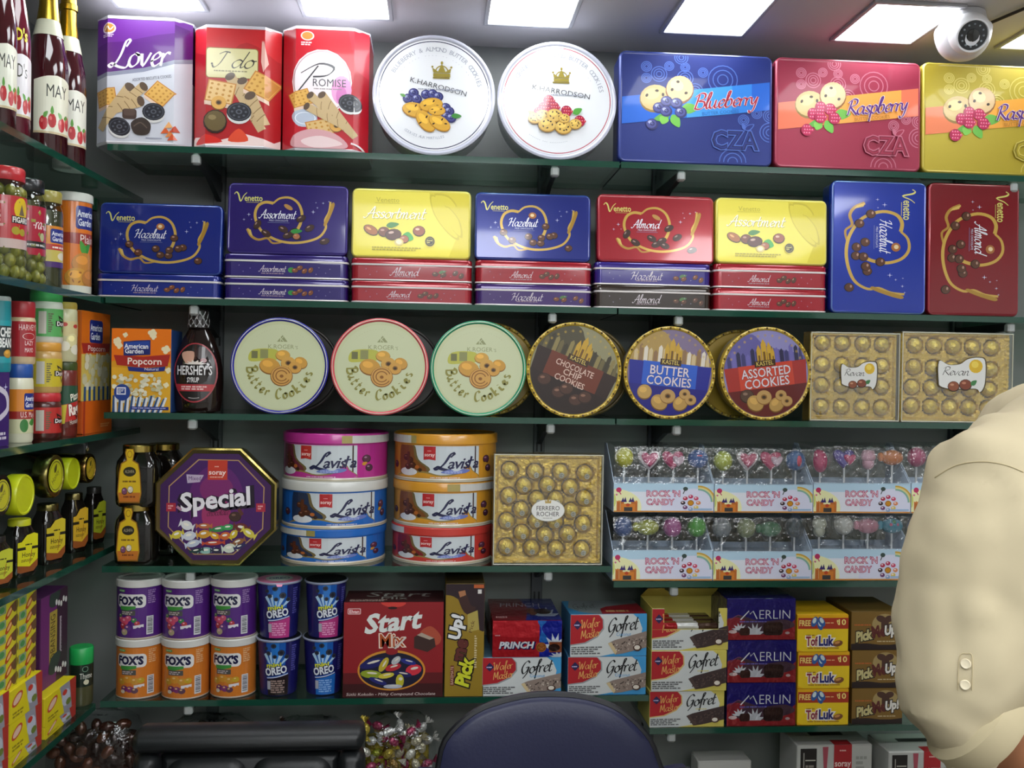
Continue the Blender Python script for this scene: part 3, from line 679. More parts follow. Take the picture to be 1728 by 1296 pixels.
def a_flat(d, bg, word, alm, big):                 # long side of a lying tin, frame 0..800 x 0..100
    d.rect(-10, -10, 810, 110, bg)
    x = 300 if not big else 345
    d.script(word, x, 68 if not big else 72, 48 if not big else 62, '#d9cfd6', w=(190 if len(word) > 6 else 165) * (1.25 if big else 1), sh=.25, pen=.2); d.micro(x - 80, 76, 170, 10, 1, '#a8909a')
    x0 = 430 if not big else 540
    if big: leaf(d, x0 + 60, 45, 60, 26, 15, '#4f7a44')
    elif word == 'Assortment': d.ell(x0 + 8, 52, 24, 20, '#2f8a3c')
    for i, (ox, oy) in enumerate(((10, 55), (45, 35), (80, 58), (125, 50)) if not big else ((10, 55), (70, 60), (160, 45), (205, 65))):
        choc(d, x0 + ox + 25, oy, 24, '#7a4426' if not alm else '#5a3a2c', '#b88a68', 18, 20 * i)
    for a, b in ((140, 45), (60, 25), (90, 70), (640, 30), (690, 70), (720, 40), (620, 80)): spark(d, a, b, 7, '#b9b0d0')
def a_kroger(d, ringc_):
    X, Y = 430, 530
    d.ell(X, Y, 395, 395, '#c9ab4e', 64); d.ell(X, Y, 372, 372, '#c6cbA0', 64); d.ell(X + 4, Y + 6, 350, 350, '#c9cfa8', 60)
    g = '#8f9468'
    d.poly([(405, 330), (450, 275), (492, 330)], g); d.text('K', 448, 328, 40, '#c9cfa8'); d.text('K.ROGER', 440, 388, 34, g, w=210); d.text("'S", 565, 390, 26, g)
    d.poly([(180, 490), (210, 400), (400, 395), (420, 470), (300, 490)], '#b9b84c', True); d.rect(200, 410, 250, 470, '#6f7048'); d.rect(270, 395, 335, 470, '#8b8c58')
    cookie(d, 350, 530, 88, 68, '#c9963f', 0, '#8a5c22', a=-10); cookie(d, 455, 440, 60, 46, '#cf9f46', 0, '#8f642a'); cookie(d, 600, 500, 58, 50, '#c9963f', 0, '#8a5c22', a=-20)
    ringc(d, 500, 505, 62, '#d0a04c'); ringc(d, 555, 540, 55, '#cf9b46'); swirl(d, 447, 615, 92, '#cf9d50', '#8c5a26')
    d.arc('Butter', X, Y, 268, 183, 252, 84, '#8f8a42', True, pen=.42); d.arc('Cookies', X, Y, 272, 262, 352, 84, '#8f8a42', True, pen=.42)
    d.arc('------ ---- ------', X, Y, 300, 130, 50, 18, '#b0b58a')
def a_kastle(d, kind):
    X, Y, R = {'brown': (335, 360, 268), 'blue': (875, 365, 258), 'red': (1435, 372, 258)}[kind]
    band, low = {'brown': ('#2a1712', '#23130f'), 'blue': ('#16208a', '#15157a'), 'red': ('#a02a26', '#5e1418')}[kind]
    tilt = {'brown': -22, 'blue': -5, 'red': 8}[kind]; ca, sa = math.cos(math.radians(tilt)), math.sin(math.radians(tilt))
    f = lambda a, b: (X + R * (a * ca - b * sa), Y - R * (a * sa + b * ca))
    d.ell(X, Y, R * .97, R * .97, {'brown': '#8f8a68', 'blue': '#7a6a88', 'red': '#8a86b8'}[kind], 56)
    d.poly([f(-.95, .2), f(-.9, .55), f(-.55, .85), f(-.2, .9), f(.1, .6), f(.95, .3), f(.9, .1)], {'brown': '#4a4430', 'blue': '#a88a4a', 'red': '#5f5a98'}[kind], True)
    for i in range(16):
        u = -.85 + i * .11; hh = .12 + .12 * ((i * 7) % 4) / 3
        d.polys([[f(u, .18), f(u, .3 + hh), f(u + .05, .36 + hh), f(u + .09, .3 + hh), f(u + .09, .18)]], {'brown': ('#6a5f3c', '#3a3424', '#8a7c4c'), 'blue': ('#c9b48a', '#8a6a4a', '#d8cfc0'), 'red': ('#3a3a6a', '#6a64a8', '#2a2a4a')}[kind][i % 3])
    d.arc('*************', X, Y, R * .78, 165, 20, 26, '#c9a840')
    d.poly([f(-.98, .22), f(.98, .22), f(1, -.4), f(-1, -.4)], band); d.poly([f(-.62, .22), f(.62, .22), f(.62, -.36), f(-.62, -.36)], {'brown': '#6a2f1c', 'blue': '#2458c0', 'red': '#c4402c'}[kind])
    d.poly([(X + R * .96 * math.cos(t), Y + R * .96 * math.sin(t)) for t in [math.radians(-tilt + 19 + i * 142 / 16) for i in range(17)]], low)
    for a, b, w, h in ((-.16, .24, .1, .3), (-.05, .24, .12, .42), (.08, .24, .1, .34), (.17, .24, .07, .22)):
        d.polys([[f(a, b), f(a, b + h), f(a + w / 2, b + h + .12), f(a + w, b + h), f(a + w, b)]], '#c29a30'); d.polys([[f(a + w * .3, b), f(a + w * .3, b + h * .6), f(a + w * .7, b + h * .6), f(a + w * .7, b)]], '#6a4a18')
    p = f(.0, .2); d.poly([f(-.24, .16), f(.24, .16), f(.24, .3), f(-.24, .3)], '#3a2410'); d.text('KASTEL', p[0], p[1] + 3, 24, '#e0c868', w=100, ang=tilt)
    col = '#d9cfd6'
    if kind == 'brown':
        for t, b, w in (('CHOCOLATE', -.02, 235), ('CHIP', -.17, 110), ('COOKIES', -.33, 185)): p = f(0, b); d.text(t, p[0], p[1], 34, '#d8b8a8', w=w, ang=tilt, off=.012, ol=('#3a1a12', .03))
        for x, y in ((160, 415), (245, 490), (290, 470), (345, 535), (400, 520)): choc(d, x, y, 42, '#4a2e24', '#8a6450', 36)
    else:
        for t, b, w in (('BUTTER' if kind == 'blue' else 'ASSORTED', -.06, 230 if kind == 'blue' else 290), ('COOKIES', -.29, 262)): p = f(0, b); d.text(t, p[0], p[1], 50, col, w=w, ang=tilt, off=.012, ol=('#101850' if kind == 'blue' else '#6a1414', .035))
        ox, oy = (X - 875, Y - 365)
        (cookie(d, 728 + ox, 475 + oy, 44, 44, '#bb9652', 0, '#7a5826') if kind == 'blue' else choc(d, 1325, 505, 42, '#4f3a30', '#8a7060', 40))
        cookie(d, 815 + ox, 535 + oy, 52, 46, '#b48f4e', 0, '#75531f', a=-30); ringc(d, 865 + ox, 500 + oy, 46, '#b9945a'); cookie(d, 940 + ox, 540 + oy, 48, 42, '#b48f4e', 0, '#75531f', a=40); ringc(d, 965 + ox, 487 + oy, 34, '#b9945a'); ringc(d, 1000 + ox, 520 + oy, 34, '#b9945a')

def a_popcorn(d):
    d.rect(60, 190, 520, 820, '#e8760f'); d.poly([(60, 440), (300, 500), (520, 450), (520, 820), (60, 820)], '#d99a20', True); d.poly([(60, 480), (520, 500), (520, 820), (60, 820)], '#dfa82a')
    for x, y, r in ((165, 240, 20), (370, 225, 34), (105, 285, 30), (120, 320, 26), (475, 345, 34), (100, 300, 24), (495, 500, 24), (480, 610, 22), (380, 250, 24)):
        for i in range(4): d.ell(x + r * .5 * math.cos(i * 1.7), y + r * .5 * math.sin(i * 1.7), r * .55, r * .5, '#ece0b8', 9)
    d.poly([(152, 290), (250, 280), (358, 275), (358, 385), (260, 390), (155, 400)], '#1d2a6c'); d.poly([(160, 298), (250, 289), (350, 284), (350, 330), (160, 345)], '#23459a')
    d.text('American', 250, 340, 34, '#eef0f6', w=180, off=.02); d.text('Garden', 235, 376, 34, '#eef0f6', w=138, off=.02)
    d.poly([(80, 390), (300, 400), (510, 380), (490, 470), (300, 480), (105, 465)], '#a82a22'); d.text('Popcorn', 315, 458, 48, '#f4e6dc', w=255, off=.015)
    d.poly([(185, 475), (330, 485), (475, 472), (465, 505), (330, 515), (195, 508)], '#1f2c7c'); d.text('Natural', 368, 502, 20, '#e6e8f4', w=105)
    r = random.Random(3)
    for i in range(90):
        x, y = r.uniform(80, 440), r.uniform(530, 740)
        if y < 500 + abs(x - 260) * .3: continue
        d.ell(x, y, r.uniform(12, 24), r.uniform(10, 18), r.choice(('#dcd8bc', '#cfcaa6', '#e8e4cc', '#bdb78e')), 8)
    for i in range(9):
        x = 75 + i * 42; d.poly([(x, 820), (x + 4 + i * 6, 690 + 10 * (i % 3)), (x + 18 + i * 6, 690 + 10 * (i % 3)), (x + 20, 820)], '#2a5080'); d.poly([(x + 20, 820), (x + 18 + i * 6, 700), (x + 34 + i * 6, 705), (x + 38, 820)], '#dfe3e6')
    d.ell(150, 668, 62, 62, '#23408c', 24); d.rect(108, 630, 178, 685, '#dfe3ee'); d.rect(116, 640, 170, 676, '#23408c'); d.micro(120, 644, 44, 28, 3, '#dfe3ee')
    d.rect(218, 772, 505, 795, '#1f2c7c'); d.micro(228, 777, 260, 12, 1, '#aab2dc')
def a_syrup(d):                                     # oval front label of the syrup bottle
    d.ell(712, 515, 162, 220, '#a3303a', 40); d.ell(712, 515, 152, 210, '#17100f', 40)
    d.poly([(612, 370), (700, 360), (705, 420), (690, 450), (640, 440)], '#c99a84', True); d.ell(760, 370, 44, 50, '#2c1814', 14); d.line([(714, 310), (712, 360), (720, 420)], 14, '#3a1f16'); d.ell(775, 425, 24, 18, '#7c2a2a', 10); splash(d, 715, 455, 90, 34, '#d8cfc6')
    d.text("HERSHEY'S", 709, 530, 64, '#e4e2e2', w=255, off=.02); d.text('SYRUP', 703, 585, 34, '#dcdada', w=88, off=.03)
    d.poly([(570, 600), (855, 600), (835, 652), (590, 652)], '#b03038'); d.micro(615, 610, 190, 34, 2, '#e8c8c4'); d.line([(670, 698), (710, 703), (750, 698)], 5, '#b8b0b0')
def a_special(d):                                   # view crop (170,720,4.984)
    d.rect(430, 160, 1500, 1190, '#3d1550'); 
    d.poly([(785, 265), (1145, 268), (1380, 500), (1372, 860), (1110, 1082), (755, 1082), (520, 845), (525, 495)], '#b08c5c'); d.poly([(790, 274), (1140, 277), (1370, 505), (1362, 856), (1105, 1073), (760, 1073), (529, 842), (534, 499)], '#43155e')
    d.ell(950, 640, 250, 330, '#5c1a68', 30); d.ell(950, 740, 130, 160, '#9c2f62', 24); d.ell(950, 520, 150, 120, '#7a2366', 24)
    d.rect(870, 272, 1045, 440, '#c03824'); d.text('soray', 955, 395, 40, '#f2dcd4', w=150, off=.02); d.micro(890, 410, 130, 14, 1, '#e8b8a8'); d.micro(930, 320, 50, 14, 1, '#e8b8a8')
    d.poly([(680, 395), (835, 400), (800, 460), (690, 470)], '#b9a8c0'); d.text('Mixed', 755, 445, 34, '#5a2a6a', w=110)
    d.text('Special', 952, 690, 150, '#1c0c22', w=640, ang=6, off=.10, sh=.05); d.text('Special', 945, 680, 150, '#e9e4ea', w=610, ang=6, off=.03, sh=.05)
    d.script('chocolate', 965, 745, 60, '#5c1a3a', w=200, ang=4)
    for x in (548, 1348): d.rect(x - 42, 640, x + 42, 712, '#a8283c'); d.micro(x - 26, 655, 52, 40, 2, '#e0a0a0')
    d.line([(600, 670), (640, 700)], 22, '#b0809a'); choc(d, 1120, 755, 56, '#3f2620', '#7a5a4a', 44); d.line([(1150, 690), (1185, 740)], 30, '#5a2f26')
    for x, y, w, h, c, a in ((605, 910, 50, 34, '#c9b83a', 20), (690, 830, 52, 40, '#d6d6d8', -20), (715, 920, 56, 40, '#c9ccd6', 10), (750, 985, 60, 30, '#b8c0d0', 15), (845, 835, 56, 24, '#b5653a', 0), (845, 905, 54, 36, '#c8902c', 10), (980, 860, 70, 26, '#2d7a44', 8), (1060, 845, 50, 26, '#3a9a54', 5), (940, 920, 40, 28, '#d8a02c', -20), (1035, 920, 48, 34, '#c9622c', 10), (1110, 905, 40, 30, '#c9b02c', 50), (1180, 850, 60, 40, '#6a2a26', -10), (1245, 895, 56, 34, '#cfc04a', -30), (930, 980, 80, 20, '#b8442c', 3), (1150, 970, 54, 28, '#8a5a34', 20), (865, 1045, 60, 28, '#8fb8b0', 2), (960, 1045, 46, 24, '#2c2c44', 0), (1075, 1025, 56, 40, '#c9d0c0', 8), (780, 1045, 50, 20, '#1f3a3a', 10), (1165, 1010, 44, 20, '#2a2a54', 20)):
        ca, sa = math.cos(math.radians(a)), math.sin(math.radians(a)); g = lambda u, v: (x + u * ca - v * sa, y - u * sa - v * ca)
        d.polys([[g(-w * 1.3, h), g(-w * .8, 0), g(-w * 1.3, -h)], [g(w * 1.3, h), g(w * .8, 0), g(w * 1.3, -h)]], c); d.ell(x, y, w, h, c, 14, a); d.ell(x - w * .1, y - h * .2, w * .5, h * .3, '#e8e4d8', 10, a)
def a_lavista(d, c, dk, shift=0):                    # frame 0..800 x 0..280, unrolled front
    s = shift
    d.rect(-400, -10, 1200, 290, '#c9d0d4'); d.rect(-400, 0, 20 + s, 290, c); d.rect(640 + s, 0, 1200, 290, c); d.rect(600 + s, 0, 612 + s, 290, '#3a2420')
    d.poly([(20 + s, -10), (110 + s, -10), (150 + s, 120), (250 + s, 210), (120 + s, 290), (20 + s, 290)], '#6f5f3a', True); d.poly([(-40 + s, -10), (85 + s, -10), (125 + s, 120), (225 + s, 215), (100 + s, 290), (-40 + s, 290)], dk, True)
    d.poly([(-60 + s, 290), (40 + s, 235), (200 + s, 225), (330 + s, 255), (470 + s, 230), (540 + s, 160), (580 + s, 210), (605 + s, 290)], '#8f7c44', True); d.poly([(-60 + s, 292), (60 + s, 250), (200 + s, 240), (330 + s, 266), (460 + s, 246), (535 + s, 172), (575 + s, 215), (600 + s, 292)], c, True)
    d.ell(50 + s, 235, 90, 35, '#d8dade', 16)
    for x, y in ((30, 110), (50, 190), (95, 175), (70, 130)): choc(d, x + s, y, 34, '#4a2418', '#8a5c48', 28)
    d.rect(40 + s, 60, 70 + s, 170, '#5a2c1e'); d.ell(165 + s, 215, 18, 16, '#3a2218', 10); d.ell(140 + s, 190, 20, 16, '#b5652e', 10)
    d.rect(195 + s, 5, 290 + s, 115, '#b5282c'); d.poly([(195 + s, 115), (240 + s, 108), (290 + s, 115), (290 + s, 126), (240 + s, 118), (195 + s, 124)], '#b5282c'); d.text('soray', 243 + s, 92, 30, '#f0d0cc', w=80, off=.02); d.micro(225 + s, 40, 40, 10, 1, '#e0a0a0')
    d.script('L', 345 + s, 205, 135, '#232348', w=110, sh=.35, pen=.42); d.text('a', 405 + s, 195, 88, '#232348', sh=.3, off=.014); d.text('v', 452 + s, 195, 92, '#232348', sh=.3, off=.014); d.text('i', 488 + s, 195, 92, '#232348', sh=.3, off=.014); d.text('s', 522 + s, 195, 92, '#232348', sh=.3, off=.014); d.line([(572 + s, 90), (550 + s, 180), (552 + s, 200)], 18, '#232348', w1=6); d.line([(540 + s, 128), (592 + s, 122)], 12, '#232348'); d.text('a', 604 + s, 192, 88, '#232348', sh=.3, off=.014)
    d.poly([(330 + s, 232), (400 + s, 205), (450 + s, 222), (500 + s, 200), (560 + s, 210), (520 + s, 235), (420 + s, 245)], '#6a78b8', True); d.micro(360 + s, 215, 150, 24, 2, '#a8b4dc')
    d.micro(250 + s, 272, 240, 12, 1, '#e8e0e4')
    choc(d, 720 + s, 120, 40, '#5a2f44', '#a88098'); choc(d, 745 + s, 200, 36, '#4a2438', '#a88098'); leaf(d, 680 + s, 170, 50, 30, 20, '#c9902c'); choc(d, -110 + s, 180, 36, '#4a2438')
def a_rocknroll(d):                                  # view crop (1020,730,4.8), frame (82,410)-(885,662)
    d.rect(60, 400, 900, 680, '#dde0ea'); d.rect(60, 400, 900, 485, '#b2cfe2'); d.poly([(60, 480), (190, 480), (290, 560), (280, 680), (60, 680)], '#e6e5b0', True); d.poly([(560, 480), (885, 480), (900, 680), (480, 680)], '#d6d8ec', True)
    d.rect(60, 650, 900, 662, '#c98a3c'); d.ell(122, 470, 22, 22, '#b83060', 12); d.line([(122, 480), (140, 510)], 8, '#b83060'); d.ell(105, 512, 9, 8, '#c86a8a', 8); d.ell(80, 560, 20, 60, '#c8d070', 12)
    for x in (120, 150, 235, 258): d.rect(x - 14, 575, x + 14, 655, '#b8662c'); d.poly([(x - 15, 578), (x - 15, 562), (x - 5, 570), (x + 5, 560), (x + 15, 572), (x + 15, 578)], '#c87a34')
    d.rect(140, 590, 255, 655, '#cf7c2c'); d.rect(165, 620, 232, 655, '#3a3838'); d.ell(195, 600, 16, 14, '#b8401c', 10)
    for x in (165, 225): d.poly([(x - 25, 575), (x - 8, 535), (x, 560), (x + 10, 530), (x + 22, 575)], '#3a2a6a')
    for t, y, w in (("ROCK 'N", 525, 265), ('CANDY', 598, 218)):
        d.text(t, 345, y, 50, '#a81c58', w=w, an='l', off=.05); d.text(t, 345, y, 50, '#ead0dc', w=w, an='l', off=-.014)
    d.ell(655, 458, 20, 18, '#3a4a44', 12); d.line([(648, 474), (636, 502)], 7, '#3a4a44')
    for k, c in enumerate(('#c9a03c', '#d8cc8c', '#7fb0a0')): d.ring(760, 570, 128 - 14 * k, 142 - 14 * k, c, 16, 1, 0, 92)
    cs = ('#b8305a', '#c84a6a', '#d88a5c', '#d8c060', '#8fa8cc', '#6a3a6a', '#3a2a34', '#b02c4a')
    for i in range(8): a = math.radians(90 - i * 45); d.ell(698 + 62 * math.cos(a), 580 - 55 * math.sin(a), 20, 17, cs[i], 10); d.ell(694 + 62 * math.cos(a), 575 - 55 * math.sin(a), 8, 6, '#ead8dc', 7)
    d.ell(698, 580, 26, 24, '#c88a1c', 14); d.ring(698, 580, 20, 25, '#8a4a14', 14); d.rect(720, 628, 870, 642, '#9ab8d8')
def a_fox(d, bg, pic):                               # view crop (260,960,9.6), frame (130,380)-(890,1240)
    d.rect(-300, 360, 1300, 1260, bg); d.rrect(185, 420, 330, 462, 18, '#4c8a44'); d.micro(195, 430, 120, 22, 1, '#b8ccb0')
    d.rrect(160, 495, 690, 720, 70, '#d6d4d2'); d.text("FOX'S", 410, 668, 125, '#12123c', w=440, off=.055); d.poly([(235, 700), (525, 690), (525, 740), (380, 765), (235, 760)], '#3d8a3c')
    d.rect(260, 765, 520, 850, '#4a4a48'); d.micro(275, 780, 215, 60, 2, '#b8a8a8')
    if pic == 'p':
        for x, y, r, c in ((250, 920, 55, '#b8405a'), (330, 950, 75, '#c84a68'), (400, 900, 55, '#c0506a'), (300, 1030, 60, '#a8343c'), (390, 1060, 62, '#5a3a7c'), (240, 860, 34, '#4a7a3c'), (500, 930, 46, '#2d7a44'), (550, 985, 46, '#a83038'), (330, 1130, 60, '#a89a78')): d.ell(x, y, r, r * .9, c, 14); d.ell(x - r * .2, y - r * .3, r * .35, r * .25, '#d89aac', 8)
    else:
        for x, y, r, c in ((260, 960, 70, '#b88a2c'), (380, 920, 80, '#c98a2c'), (500, 950, 74, '#bf8a30'), (600, 940, 60, '#b8992c'), (320, 1080, 66, '#6a2a5c'), (420, 1090, 66, '#7a3068'), (500, 1110, 60, '#5a3a4c'), (290, 1130, 40, '#c9c0b0')): d.ell(x, y, r, r * .8, c, 14); d.ell(x - r * .2, y - r * .3, r * .35, r * .2, '#d8b078', 8)
    d.poly([(485, 1020), (655, 1000), (655, 1050), (620, 1040), (590, 1060), (560, 1045), (530, 1065), (490, 1070)], '#d4d0d4')
    d.rect(700, 870, 820, 1180, '#cfcfd2')
    for i in range(11): d.rect(716, 890 + i * 25, 804, 900 + i * 25 + (i % 3) * 3, '#3a3a44')
    d.micro(720, 420, 160, 240, 7, '#9a7ab0' if pic == 'p' else '#d8a878'); d.rect(-300, 1225, 1300, 1260, '#c9b8a8')
def a_oreo(d, low, lowtxt):                          # view crop (430,960,9.97), frame (20,230)-(750,1230)
    d.rect(-300, 100, 1200, 1300, '#1b1a5c'); d.rect(160, 150, 520, 700, '#1c56a8'); d.rect(260, 150, 400, 640, '#2a74c4')
    for x0, y0, x1, y1, w in ((130, 450, 230, 640, 70), (230, 420, 270, 640, 60), (320, 520, 320, 650, 50), (450, 440, 360, 640, 80), (560, 520, 430, 650, 60)): d.line([(x0, y0), (x1, y1)], w, '#a8c8e4', False, w * .4)
    for x, y, r in ((200, 440, 46), (440, 430, 64), (320, 500, 42), (545, 510, 46), (150, 350, 40), (300, 300, 50)): d.ell(x, y, r, r * .9, '#20222c', 14); d.ring(x, y, r * .6, r * .75, '#4a4c5c', 12)
    d.text('mini', 305, 705, 90, '#d8d834', w=275, ang=4, off=.035, ol=('#14204a', .06))
    d.text('OREO', 350, 840, 135, '#10184c', w=440, ang=8, off=.11); d.text('OREO', 350, 835, 135, '#dfe3ea', w=420, ang=8, off=.035)
    d.line([(160, 900), (350, 880), (580, 830)], 26, '#d4d8e4'); d.line([(160, 890), (350, 868), (580, 818)], 18, '#2456a8')
    d.poly([(175, 930), (350, 905), (595, 850), (595, 1300), (175, 1300)], low); d.micro(240, 940, 320, 250, 6, lowtxt); d.rect(165, 960, 235, 1120, '#a8a8b4')
    d.micro(640, 300, 130, 500, 12, '#5a58a8')
def a_start(d):                                      # view crop (560,960,4.32), frame (78,243)-(815,940)
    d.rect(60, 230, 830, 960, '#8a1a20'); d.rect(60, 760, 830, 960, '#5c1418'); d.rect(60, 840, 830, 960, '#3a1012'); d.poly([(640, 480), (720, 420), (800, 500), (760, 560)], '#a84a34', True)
    d.rrect(112, 288, 208, 332, 8, '#d8b0b0'); d.rrect(118, 294, 202, 326, 6, '#a82c30'); d.text('Elvan', 160, 322, 22, '#f0d8d8', w=70, off=.02)
    d.text('Start', 440, 450, 130, '#d8dcd8', w=400, ang=6, sh=.3, off=.035); d.text('Mix', 440, 570, 95, '#e8d8c8', w=180, ang=2, off=.06); d.text('Mix', 440, 570, 95, '#a8481c', w=176, ang=2, off=.012); d.line([(450, 595), (540, 500)], 14, '#c8c0b8')
    d.poly([(600, 500), (650, 470), (750, 510), (760, 570), (700, 610), (600, 580)], '#3a2420'); d.poly([(620, 485), (655, 468), (745, 508), (715, 520)], '#a89888')
    d.ell(438, 742, 248, 148, '#c8862c', 40); d.ell(438, 745, 234, 134, '#15122c', 40); d.ell(438, 605, 45, 24, '#8a1a20', 20)
    for x, y, w, h, c, a in ((300, 690, 100, 34, '#1c1c5c', 15), (290, 770, 80, 30, '#8a9a24', -5), (380, 700, 60, 26, '#b8a42c', 60), (450, 720, 60, 26, '#b02430', 15), (600, 740, 60, 40, '#c82c3c', 12), (520, 770, 70, 22, '#1a1a54', -10), (400, 780, 60, 20, '#c8b83a', 10), (500, 820, 30, 50, '#b8b02c', 0), (340, 820, 70, 20, '#20246c', -20), (560, 680, 60, 20, '#222a7c', -15), (470, 670, 40, 24, '#b0b4b8', 40), (450, 860, 70, 16, '#aab0c0', 0)): d.ell(x, y, w, h, c, 12, a); d.ell(x + 6, y - h * .3, w * .5, h * .25, '#d8d0c0', 8, a)
    d.text('Sütlü Kokolin - Milky Compound Chocolate', 435, 925, 20, '#d8c8c4', w=650, sh=.2)
    d.poly([(360, 243), (530, 243), (500, 275), (400, 275)], '#c83c34', True); d.ell(440, 285, 34, 10, '#2a0c0e', 14)
def a_starttop(d):                                   # 0..740 x 0..130
    d.rect(-5, -5, 745, 135, '#3a1a1c'); d.text('Start', 390, 70, 50, '#8a8480', w=480, sh=.6); d.text('Mix', 370, 100, 26, '#8a8480', w=200); d.micro(40, 100, 280, 24, 2, '#a89088')
def a_pick_v(d):                                     # view (560,960,4.32), frame (818,108)-(1112,928)
    d.rect(800, 90, 1130, 940, '#8f7420'); d.poly([(800, 90), (1130, 90), (1130, 420), (1060, 430), (980, 280), (880, 200), (800, 180)], '#2a1a20', True)
    d.poly([(915, 165), (965, 155), (975, 200), (930, 215)], '#a8714c'); d.line([(945, 200), (985, 290), (1040, 310)], 70, '#3c2420'); d.rect(1060, 150, 1088, 180, '#d8d4d0'); d.rect(1030, 115, 1105, 140, '#b85a2c')
    d.poly([(985, 330), (1060, 300), (1075, 440), (990, 460)], '#a8964c'); d.text('Pick', 1030, 420, 26, '#5a3a1c', w=90, ang=75)
    d.text('Up!', 940, 430, 80, '#e0e0e0', w=165, ang=82, sh=.1, off=.05, ol=('#1a1410', .13)); d.text('me', 975, 600, 95, '#5c2a24', w=150, ang=80, sh=.1, off=.05, ol=('#241210', .09)); d.text('Pick', 1015, 760, 95, '#c9cc2c', w=190, ang=78, sh=.1, off=.05, ol=('#241a10', .13))
    d.rect(865, 700, 892, 845, '#6a2418'); d.text('BAKEMATE', 888, 772, 20, '#d8b8a0', w=130, ang=90); d.micro(1040, 480, 26, 240, 14, '#c9b890')
def a_princh(d):                                     # view (820,990,5.96), frame (65,340)-(768,730)
    d.rect(50, 330, 790, 750, '#a81f26'); d.poly([(50, 345), (540, 345), (560, 500), (300, 520), (50, 480)], '#c02a32', True); d.rect(540, 330, 790, 750, '#1a2490'); d.poly([(520, 345), (610, 345), (560, 430), (640, 560), (540, 560), (560, 440)], '#2a6cc0', True)
    splash(d, 700, 640, 130, 170, '#cfd8e4'); splash(d, 740, 730, 110, 60, '#cfd8e4'); d.rect(640, 570, 790, 680, '#8a4a2c'); d.ell(690, 630, 60, 40, '#2c1a16', 14)
    d.text('PRINCH', 310, 640, 66, '#14184c', w=345, sh=.2, off=.09); d.text('PRINCH', 303, 634, 66, '#e0e2e8', w=335, sh=.2, off=.04)
    d.ell(560, 625, 52, 52, '#a8632c', 20); d.ring(560, 625, 34, 42, '#7c451c', 18); d.line([(525, 600), (600, 650)], 5, '#7c451c', False); d.line([(525, 650), (600, 600)], 5, '#7c451c', False); d.micro(90, 490, 60, 16, 1, '#e0b0b0')
def a_princhtop(d):
    d.rect(-5, -5, 705, 235, '#7c1c24'); d.poly([(340, -5), (705, -5), (705, 235), (330, 235), (400, 110)], '#222a80'); d.text('PRINCH', 320, 90, 40, '#a8a4b0', w=420, sh=.3); splash(d, 560, 190, 150, 100, '#a8b0c0'); d.ell(430, 140, 55, 40, '#7a4a34', 14); d.ell(540, 140, 90, 30, '#3c2a28', 14); d.micro(40, 185, 130, 26, 1, '#d0a0a0')
def a_gofret(d, kind):                               # view (820,990,5.96), frame (843,275)-(1622,688)
    ac = '#3f93c8' if kind == 'blue' else '#c9bb58'; bar = '#8a7a70' if kind == 'blue' else '#3c2d2c'
    d.rect(820, 260, 1640, 710, '#c6cac9'); d.poly([(1460, 260), (1640, 260), (1640, 710), (1560, 500), (1575, 420), (1540, 330)], ac); d.poly([(1000, 710), (1640, 600), (1640, 710)], ac)
    d.poly([(843, 285), (1140, 285), (1180, 330), (1185, 420), (1120, 500), (1000, 560), (843, 580)], '#8f9496' if kind == 'blue' else '#c9b070'); d.poly([(840, 280), (1130, 282), (1168, 330), (1172, 410), (1110, 488), (990, 548), (840, 568)], '#a81e26')
    d.poly([(870, 380), (912, 330), (958, 378), (914, 425)], '#26204c'); d.micro(882, 370, 60, 20, 1, '#b8b0d0')
    d.script('Wafer', 1045, 405, 84, '#d8a45c', w=190, ang=8, pen=.2); d.script('Master', 1050, 500, 84, '#d8a45c', w=200, ang=8, pen=.2)
    d.script('Gofret', 1370, 440, 130, '#1a1a1c', w=310, ang=6, sh=.3, pen=.26); d.text('Coconut', 1385, 490, 34, ac, w=150) if kind == 'blue' else d.micro(1320, 474, 130, 14, 1, ac)
    d.micro(855, 585, 320, 80, 4, '#5a5a5c')
    d.poly([(1225, 560), (1290, 530), (1640, 440), (1640, 600), (1380, 660), (1300, 670)], bar); d.poly([(1225, 560), (1260, 550), (1320, 640), (1300, 670)], '#c9b48a' if kind == 'blue' else '#4c3c38')
    r = random.Random(5)
    for i in range(70):
        x = r.uniform(1270, 1630); y = 610 - (x - 1270) * .22 + r.uniform(-50, 45); d.ell(x, y, r.uniform(5, 12), r.uniform(3, 8), r.choice(('#c9beb0', '#5a4a42', '#3a2e2a', '#a8968a') if kind == 'blue' else ('#2a201f', '#54423e', '#5f4c48')), 7, r.uniform(0, 90))
    d.ell(1525, 605, 44, 34, '#4a3228', 14); d.ell(1522, 602, 30, 22, '#d8d0c4', 12)
def a_gofrettop(d):
    d.rect(-5, -5, 785, 180, '#6a7072'); d.poly([(-5, -5), (80, -5), (20, 90), (120, 150), (300, 180), (-5, 180)], '#2a6a90'); d.poly([(320, 180), (340, 110), (420, 80), (785, 40), (785, 180)], '#7c1a22'); d.script('Gofret', 190, 100, 60, '#1a1a1c', w=240, ang=180 - 176); d.micro(380, 125, 260, 34, 1, '#b88a5c')
